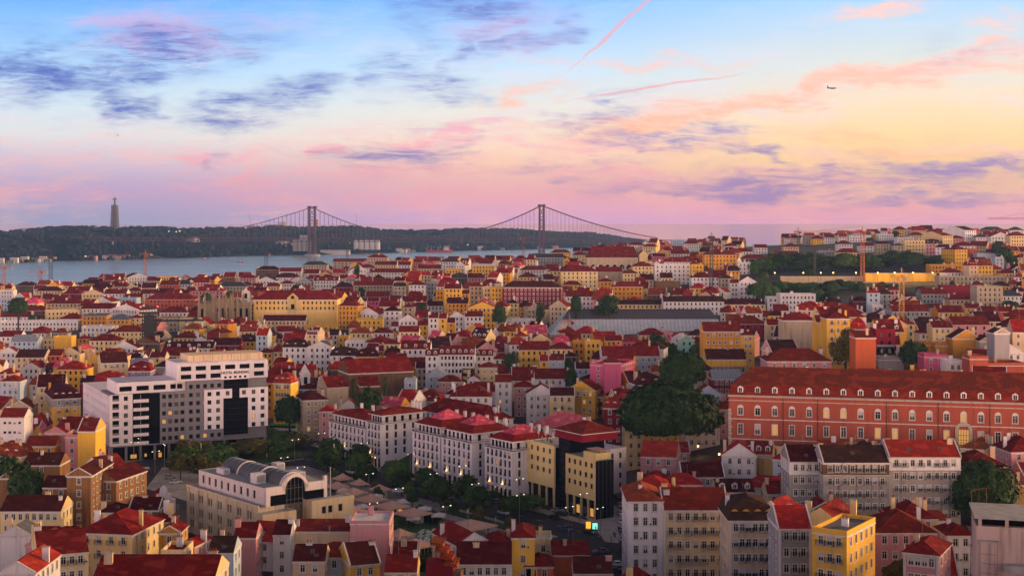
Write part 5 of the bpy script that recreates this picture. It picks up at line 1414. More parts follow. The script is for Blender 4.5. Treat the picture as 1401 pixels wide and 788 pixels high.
# ---- glass roofed railway station
Ys = 890.0; zs = 15.0; xl, xr = U(752) * Ys, U(991) * Ys
root = empty('railway_station', (xl, Ys, zs), R(1), 'long railway station shed with a dark ridge and pale glazed roof slopes', 'station')
Ls = xr - xl; Ds = 44
def glazedroof(name, c1, sc):
    m, b, p = mat_new(name); u_ = b.node('ShaderNodeUVMap')
    br = b.node('ShaderNodeTexBrick'); b.link(u_.outputs[0], br.inputs['Vector']); br.offset = 0.0
    br.inputs['Scale'].default_value = 1; br.inputs['Brick Width'].default_value = sc; br.inputs['Row Height'].default_value = sc * .7; br.inputs['Mortar Size'].default_value = sc * .06
    br.inputs['Color1'].default_value = (*c1, 1); br.inputs['Color2'].default_value = (c1[0] * .8, c1[1] * .82, c1[2] * .85, 1); br.inputs['Mortar'].default_value = (c1[0] * .35, c1[1] * .35, c1[2] * .36, 1)
    b.link(br.outputs[0], p.inputs['Base Color']); p.inputs['Roughness'].default_value = .45; return m
M_GLZ = glazedroof('station_glazing', (0.62, 0.65, 0.66), 2.4); M_RIDGE = glazedroof('station_ridge', (0.13, 0.11, 0.115), 2.0)
hz, mz, ez = 15.8, 10.6, 1.5
m_ = MB(); m_.box(0, 0, -6, Ls, Ds, ez, WALL['G'], 'tb'); m_.build('wall', root)
m_ = MB(); hipx = 13.0
Aq = [(0, 0, ez), (Ls, 0, ez), (Ls, Ds, ez), (0, Ds, ez)]; Bq = [(hipx * .62, 9, mz), (Ls - 2, 9, mz), (Ls - 2, Ds - 9, mz), (hipx * .62, Ds - 9, mz)]
m_.poly([Aq[0], Aq[1], Bq[1], Bq[0]], M_GLZ); m_.poly([Aq[2], Aq[3], Bq[3], Bq[2]], M_GLZ); m_.poly([Aq[3], Aq[0], Bq[0], Bq[3]], M_GLZ); m_.poly([Aq[1], Aq[2], Bq[2], Bq[1]], M_GLZ); m_.build('glazed_slope', root)
m_ = MB(); r0, r1_ = (hipx, Ds / 2, hz), (Ls - 5, Ds / 2, hz)
m_.poly([Bq[0], Bq[1], r1_, r0], M_RIDGE); m_.poly([Bq[2], Bq[3], r0, r1_], M_RIDGE); m_.poly([Bq[3], Bq[0], r0], M_GLZ); m_.poly([Bq[1], Bq[2], r1_], M_GLZ); m_.bar(r0, r1_, .5, M_IRON); m_.build('ridge_roof', root)
for k in range(6): m_ = MB(); x = 16 + k * (Ls - 24) / 5; m_.box(x, -.4, -6, x + .9, -.01, ez, M_STONE); m_.build('pier', root)
hold(xl + Ls / 2, Ys, R(1), Ls, Ds, zs, 10, 'G', 'z', 'h', 6)

# ---- ruined gothic church
Yc = 985.0; P = Vector((U(272) * Yc, Yc, 9.0)); s1 = Yc / F
root = empty('ruined_church', P, R(12), 'roofless gothic church ruin with buttressed stone apse and tall lancet windows', 'church')
M_GOTH = wallmat('gothic_stone', (0.33, 0.255, 0.17), .6, 2.0)
def px(v): return v * s1
m_ = MB(); m2 = MB()
Wn = px(70); Hn = px(43); xap = px(32); rap = px(13)
# nave walls with lancets
lan = [(x, Hn * .32, x + px(3), Hn * .82) for x in (px(3), px(47), px(55), px(63))]
facade(m_, (0, 0, 0), (1, 0, 0), Wn, Hn, lan, M_GOTH, 1.0, M_BLACKGL, -8)
facade(m_, (0, 30, 0), (0, -1, 0), 30, Hn, [(8, Hn * .3, 10, Hn * .8), (18, Hn * .3, 20, Hn * .8)], M_GOTH, 1.0, M_BLACKGL, -8)
m_.box(0, .01, Hn - 3, Wn, 1.6, Hn, M_GOTH, 'f'); m_.box(0, 28.4, -8, Wn, 30, Hn, M_GOTH); m_.box(Wn - 1.6, .02, -8, Wn, 30, Hn, M_GOTH); m_.build('wall', root)
m_ = MB(); k0 = 7
pts = [(xap + rap * math.cos(math.pi + math.pi * k / 5), .0 + rap * .8 * math.sin(math.pi + math.pi * k / 5) - .0) for k in range(6)]
for p0, p1 in zip(pts, pts[1:]):
    v0, v1 = Vector((*p0, 0)), Vector((*p1, 0)); u_ = (v1 - v0).normalized(); W_a = (v1 - v0).length
    facade(m_, v0, u_, W_a, Hn + 3, [(W_a * .34, Hn * .3, W_a * .66, Hn * .85), (W_a * .36, Hn * .02, W_a * .64, Hn * .2)], M_GOTH, .8, M_BLACKGL, -8)
m_.poly([(p[0], p[1], Hn + 2.2) for p in pts], M_GOTH); m_.build('apse', root)
for p in pts + [(0, 0), (px(8), 0), (px(46), 0), (px(52), 0), (px(60), 0), (Wn, 0)]:
    d_ = Vector((p[0] - xap, p[1], 0)); d_ = d_.normalized() if p in pts and d_.length > .1 else Vector((0, -1, 0))
    m_ = MB(); c_ = Vector((*p, 0)) + d_ * .7
    m_.obox(c_, d_, 1.4, .8, -8, Hn * .75, M_GOTH); m_.obox(c_ - d_ * .5, d_, .9, .7, Hn * .75, Hn + 4, M_GOTH)
    b_ = c_ - d_ * .5; m_.bar((b_.x, b_.y, Hn + 4), (b_.x, b_.y, Hn + 7.5), 1.0, M_GOTH, 4, .05); m_.build('buttress', root)
# bell tower with a clock at the right
m_ = MB(); xt = px(58)
facade(m_, (xt, 6, 0), (1, 0, 0), px(11), Hn + px(15), [(px(3.5), Hn + px(5), px(7.5), Hn + px(12))], M_CP, 1, M_BLACKGL, 0); m_.box(xt, 6.01, 0, xt + px(11), 12, Hn + px(15), M_CP, 'fb'); m_.bar((xt + px(5.5), 9, Hn + px(15)), (xt + px(5.5), 9, Hn + px(20)), px(5), M_CP, 4, .2); tw_ = m_.build('bell_tower', root)
m_ = MB(); m_.lathe([(0, 0), (px(2.2), 0), (px(2.2), .3), (0, .3)], M_STEEL, 14); ck = m_.build('clock_face', tw_, (xt + px(5.5), 5.9, Hn + px(1.5))); ck.rotation_euler = (R(90), 0, 0)
c0 = P + Vector((Wn / 2, 0, 0)); hold(c0.x, c0.y, R(12), Wn, 32, 9, Hn, 'S', 'n', 'f')

# ---- long yellow palace right of the ruin
Yp = 1000.0; ze = CAMH - (410 - EYE) / F * Yp; xl, xr = U(347) * Yp, U(461) * Yp; zb = 10.0; h_ = ze - zb
root = empty('palace', ((xl + xr) / 2, Yp, zb), 0, 'long glowing yellow palace with a clock gable and a red roof', 'palace')
Wp = xr - xl; M_PY = wallmat('palace_yellow', (0.80, 0.54, 0.17), .2)
cs = [c_ for c_ in win_cols(Wp, 19, 1.15, 1.0) if abs(c_ + .6 - Wp / 2 + 0) > 4]
wn = [(c_, z, c_ + 1.15, z + 2.0) for z in (h_ - 3.2, h_ - 7.0) for c_ in cs]; low = [(c_, 1.2, c_ + 1.7, 5.4) for c_ in (2, 8, 31, 36, 42, 48)]
cx0 = Wp * .49
m_ = MB(); facade(m_, (-Wp / 2, 0, 0), (1, 0, 0), Wp, h_, wn + low, M_PY, .3, PANES, -6); facade(m_, (Wp / 2, 0, 0), (0, 1, 0), 22, h_, [], M_PY, z0=-6); facade(m_, (-Wp / 2, 22, 0), (0, -1, 0), 22, h_, [], M_PY, z0=-6); facade(m_, (Wp / 2, 22, 0), (-1, 0, 0), Wp, h_, [], M_PY, z0=-6)
m_.box(-Wp / 2 - .2, -.4, h_ - .6, Wp / 2 + .2, -.003, h_, M_TRIM); m_.box(-Wp / 2, -.2, h_ - 8.6, Wp / 2, -.003, h_ - 8.2, M_TRIM); m_.build('wall', root)
m_ = MB(); gx = -Wp / 2 + Wp * .47
m_.box(gx - 3.6, -.6, -6, gx + 3.6, -.004, h_ + 1, M_PY)
for s in (-1, 1): m_.box(gx + s * 3.2 - .5, -.85, -6, gx + s * 3.2 + .5, -.61, h_ + 1.02, M_TRIM)
m_.poly([(gx - 4.2, -.9, h_ + 1.02), (gx + 4.2, -.9, h_ + 1.02), (gx, -.9, h_ + 4.6)], M_PY)
for s in (-1, 1): m_.poly([(gx + s * 4.2, -.9, h_ + 1.02), (gx, -.9, h_ + 4.6), (gx, 1, h_ + 4.6), (gx + s * 4.2, 1, h_ + 1.02)], M_TRIM)
m_.box(gx - 1.2, -.64, h_ - 6.6, gx + 1.2, -.605, h_ - 3.2, M_BLACKGL); m_.box(gx - 1.5, -.65, -1, gx + 1.5, -.606, 3.6, M_BLACKGL); gb = m_.build('clock_gable', root)
m_ = MB(); m_.lathe([(0, 0), (1.3, 0), (1.3, .15), (0, .15)], M_IRON, 14); o = m_.build('clock_face', gb, (gx, -.95, h_ + 1.7)); o.rotation_euler = (R(90), 0, 0)
put('balcony', balcony_mesh(6), root, (gx, -.7, h_ - 7.0))
roof_mesh('h', Wp, 22, h_, 6.2, ROOF['r'], M_PY, .5).build('roof', root)
hold((xl + xr) / 2, Yp, 0, Wp, 22, zb, h_, 'Y', 'r', 'h', 6)

# ---- hilltop church with a huge red roof
Yr = 1345.0; ze = CAMH - (352.5 - EYE) / F * Yr; xl, xr = U(803) * Yr, U(873) * Yr; zb = 36.0; h_ = ze - zb
root = empty('hill_church', ((xl + xr) / 2, Yr, zb), R(0), 'big pale church with a broad red roof and a row of half round windows', 'church')
Wr = xr - xl
m_ = MB(); facade(m_, (-Wr / 2, 0, 0), (1, 0, 0), Wr, h_, [], WALL['E'], z0=-6); facade(m_, (Wr / 2, 0, 0), (0, 1, 0), 26, h_, [], WALL['C'], z0=-6); facade(m_, (-Wr / 2, 26, 0), (0, -1, 0), 26, h_, [], WALL['E'], z0=-6); m_.build('wall', root)
for k in range(6):
    m_ = MB(); c_ = -Wr / 2 + 6 + k * (Wr - 12) / 5.4; q = [(c_ + 2.4 * math.cos(math.pi * j / 8), -.1, h_ - 9 + 2.8 * math.sin(math.pi * j / 8)) for j in range(9)] + [(c_ - 2.4, -.1, h_ - 11), (c_ + 2.4, -.1, h_ - 11)]
    m_.poly(q, M_BLACKGL); m_.box(c_ - 2.5, -.14, h_ - 11.3, c_ + 2.5, -.003, h_ - 11, M_TRIM)
    for j in range(8): m_.bar(q[j], q[j + 1], .3, M_TRIM)
    m_.build('half_round_window', root)
m_ = MB(); Dd = 26; x0, x1 = -Wr / 2 - .6, Wr / 2 + .3
m_.poly([(x0, -.6, h_), (x1, -.6, h_), (x1 - 3, Dd / 2, h_ + 10.5), (x0 + 7, Dd / 2, h_ + 10.5)], ROOF['r']); m_.poly([(x1, Dd, h_), (x0, Dd, h_), (x0 + 7, Dd / 2, h_ + 10.5), (x1 - 3, Dd / 2, h_ + 10.5)], ROOF['r']); m_.poly([(x0, Dd, h_), (x0, -.6, h_), (x0 + 7, Dd / 2, h_ + 10.5)], ROOF['r']); m_.poly([(x1, -.6, h_), (x1, Dd, h_), (x1 - 3, Dd / 2, h_ + 10.5)], ROOF['r']); m_.box(x0, -.7, h_ - .5, x1, -.02, h_ - .02, M_TRIM); m_.build('roof', root)
m_ = MB(); m_.box(Wr / 2 - 2, -2.5, -6, Wr / 2 + 14, 14, h_ - 4, WALL['C'], 'b'); m_.box(Wr / 2 + 1, -1, h_ - 4, Wr / 2 + 9, 12, h_ + 2, WALL['C'], 'b'); m_.poly([(Wr / 2, -1.6, h_ + 2), (Wr / 2 + 10, -1.6, h_ + 2), (Wr / 2 + 5, -1.6, h_ + 7)], WALL['C']); m_.poly([(Wr / 2, 12, h_ + 2), (Wr / 2 + 5, 12, h_ + 7), (Wr / 2 + 5, -1.6, h_ + 7), (Wr / 2, -1.6, h_ + 2)], ROOF['r']); m_.poly([(Wr / 2 + 10, 12, h_ + 2), (Wr / 2 + 5, 12, h_ + 7), (Wr / 2 + 5, -1.6, h_ + 7), (Wr / 2 + 10, -1.6, h_ + 2)], ROOF['r'])
m_.box(Wr / 2 + 3, -2.56, 2, Wr / 2 + 5, -2.52, 6, M_BLACKGL); m_.box(Wr / 2 + 9, -2.56, 2, Wr / 2 + 11, -2.52, 6, M_BLACKGL); m_.build('gabled_front', root)
hold((xl + xr) / 2, Yr, 0, Wr + 14, 26, zb, h_, 'E', 'r', 'h', 10)

# ---- iron lift tower
Yt = 900.0; c0 = at(204, 462, Yt); s1 = Yt / F; ht = 42 * s1
root = empty('lift_tower', (c0.x, Yt, c0.z - 4), R(15), 'dark iron lift tower with red lamps on its top gallery', 'tower')
m_ = MB(); w_ = 4.2
for x in (-w_, w_):
    for y in (-w_, w_): m_.bar((x, y, 0), (x, y, ht), .45, M_IRON)
for k in range(9):
    z0_, z1_ = ht * k / 9, ht * (k + 1) / 9
    for (p, q) in (((-w_, -w_), (w_, -w_)), ((w_, -w_), (w_, w_)), ((-w_, w_), (-w_, -w_)), ((-w_, w_), (w_, w_))):
        m_.bar((*p, z0_), (*q, z1_), .2, M_IRON); m_.bar((*q, z0_), (*p, z1_), .2, M_IRON); m_.bar((*p, z1_), (*q, z1_), .32, M_IRON)
m_.box(-w_ + .8, -w_ + .8, 0, w_ - .8, w_ - .8, ht - 1, M_DFRAME, 'b'); m_.build('lattice', root)
m_ = MB(); m_.box(-w_ - 2, -w_ - 2, ht, w_ + 2, w_ + 2, ht + .6, M_IRON); m_.box(-w_ - 1.4, -w_ - 1.4, ht + 3.4, w_ + 1.4, w_ + 1.4, ht + 4, M_IRON)
for k in range(7):
    t = -w_ - 1.2 + k * (w_ + 1.2) / 3
    for y in (-w_ - 1.2, w_ + 1.2): m_.bar((t, y, ht + .6), (t, y, ht + 3.4), .14, M_IRON)
m_.build('gallery', root)
m_ = MB(); m_.box(w_, -1.2, ht * .72, 34, 1.2, ht * .78, M_IRON); m_.box(w_, -1.2, ht * .86, 34, -1.0, ht * .875, M_IRON); m_.build('footbridge', root)
for x in (-w_ - 1, w_ + 1): m_ = MB(); m_.lathe([(0, 0), (.55, .3), (.55, .8), (0, 1.1)], M_RLAMP, 8); m_.build('red_lamp', root, (x, -w_ - 1.6, ht + 4.0))
hold(c0.x, Yt, 0, 9, 9, c0.z, ht, 'K', 'n', 'f')

# ---- old church with brown walls: nave, aisle, front and white bell tower
survey('B1', 500, 850, 352, 6, 'K', 'r', 'g', a=22, D=17, rh=5.5, blank=1, nch=0, name='church', cat='church', label='big church with bare brown walls and a very long red roof behind the palms')
survey('B1', 385, 500, 432, 5, 'E', 'r', 'g', a=24, D=15, blank=1, nch=0, cols=1, label='lower church wing with a white gable end beside the brown walled church')
survey('B1', 560, 668, 425, 5, 'K', 'r', 's', a=12, D=8, rh=3.5, blank=1, nch=0)
survey('B1', 720, 840, 365, 5, 'K', 'z', 's', a=15, D=9, rh=3, blank=1, nch=0)
Yq = 640.0; c0 = at(417, 528, Yq); root = empty('bell_tower', (c0.x, Yq, 0), R(20), 'small white church bell tower with open arches and a pyramid cap', 'bell tower')
w_ = 4.0; h_ = CAMH - (512 - EYE) / F * Yq; m_ = MB()
for p0, u_ in (((-w_ / 2, -w_ / 2, 0), (1, 0, 0)), ((w_ / 2, -w_ / 2, 0), (0, 1, 0)), ((w_ / 2, w_ / 2, 0), (-1, 0, 0)), ((-w_ / 2, w_ / 2, 0), (0, -1, 0))): facade(m_, p0, u_, w_, h_, [(w_ * .3, h_ - 4.2, w_ * .7, h_ - 1)], WALL['W'], .5, M_BLACKGL, -2)
m_.box(-w_ / 2 - .3, -w_ / 2 - .3, h_, w_ / 2 + .3, w_ / 2 + .3, h_ + .5, M_TRIM); m_.build('wall', root)
m_ = MB(); m_.bar((0, 0, h_ + .5), (0, 0, h_ + 4.6), w_ * .72, WALL['W'], 4, .12); m_.bar((0, 0, h_ + 4.4), (0, 0, h_ + 6), .08, M_IRON); m_.build('pyramid_cap', root, (0, 0, 0))
# ---- dark red many windowed block and the red annex of the palace
survey('C2', -50, 266, 525, 5, 'D', 'd', 'h', a=-4, D=16, cols=14, det=2, nch=0, sides='r', ww=1.05, wh=1.8, style='t', label='dark red block with four rows of white framed windows in the middle of the hill', cat='office block', name='office_block')
survey('C1', 35, 270, 705, 3, 'E', 'd', 'g', D=12, cols=11, Y=965, nch=0, label='low house with a dark red roof at the foot of the yellow palace')
survey('C1', 265, 445, 735, 2, 'Y', 'w', 'f', Y=960, D=10, nch=0, label='low yellow terrace block at the foot of the palace')

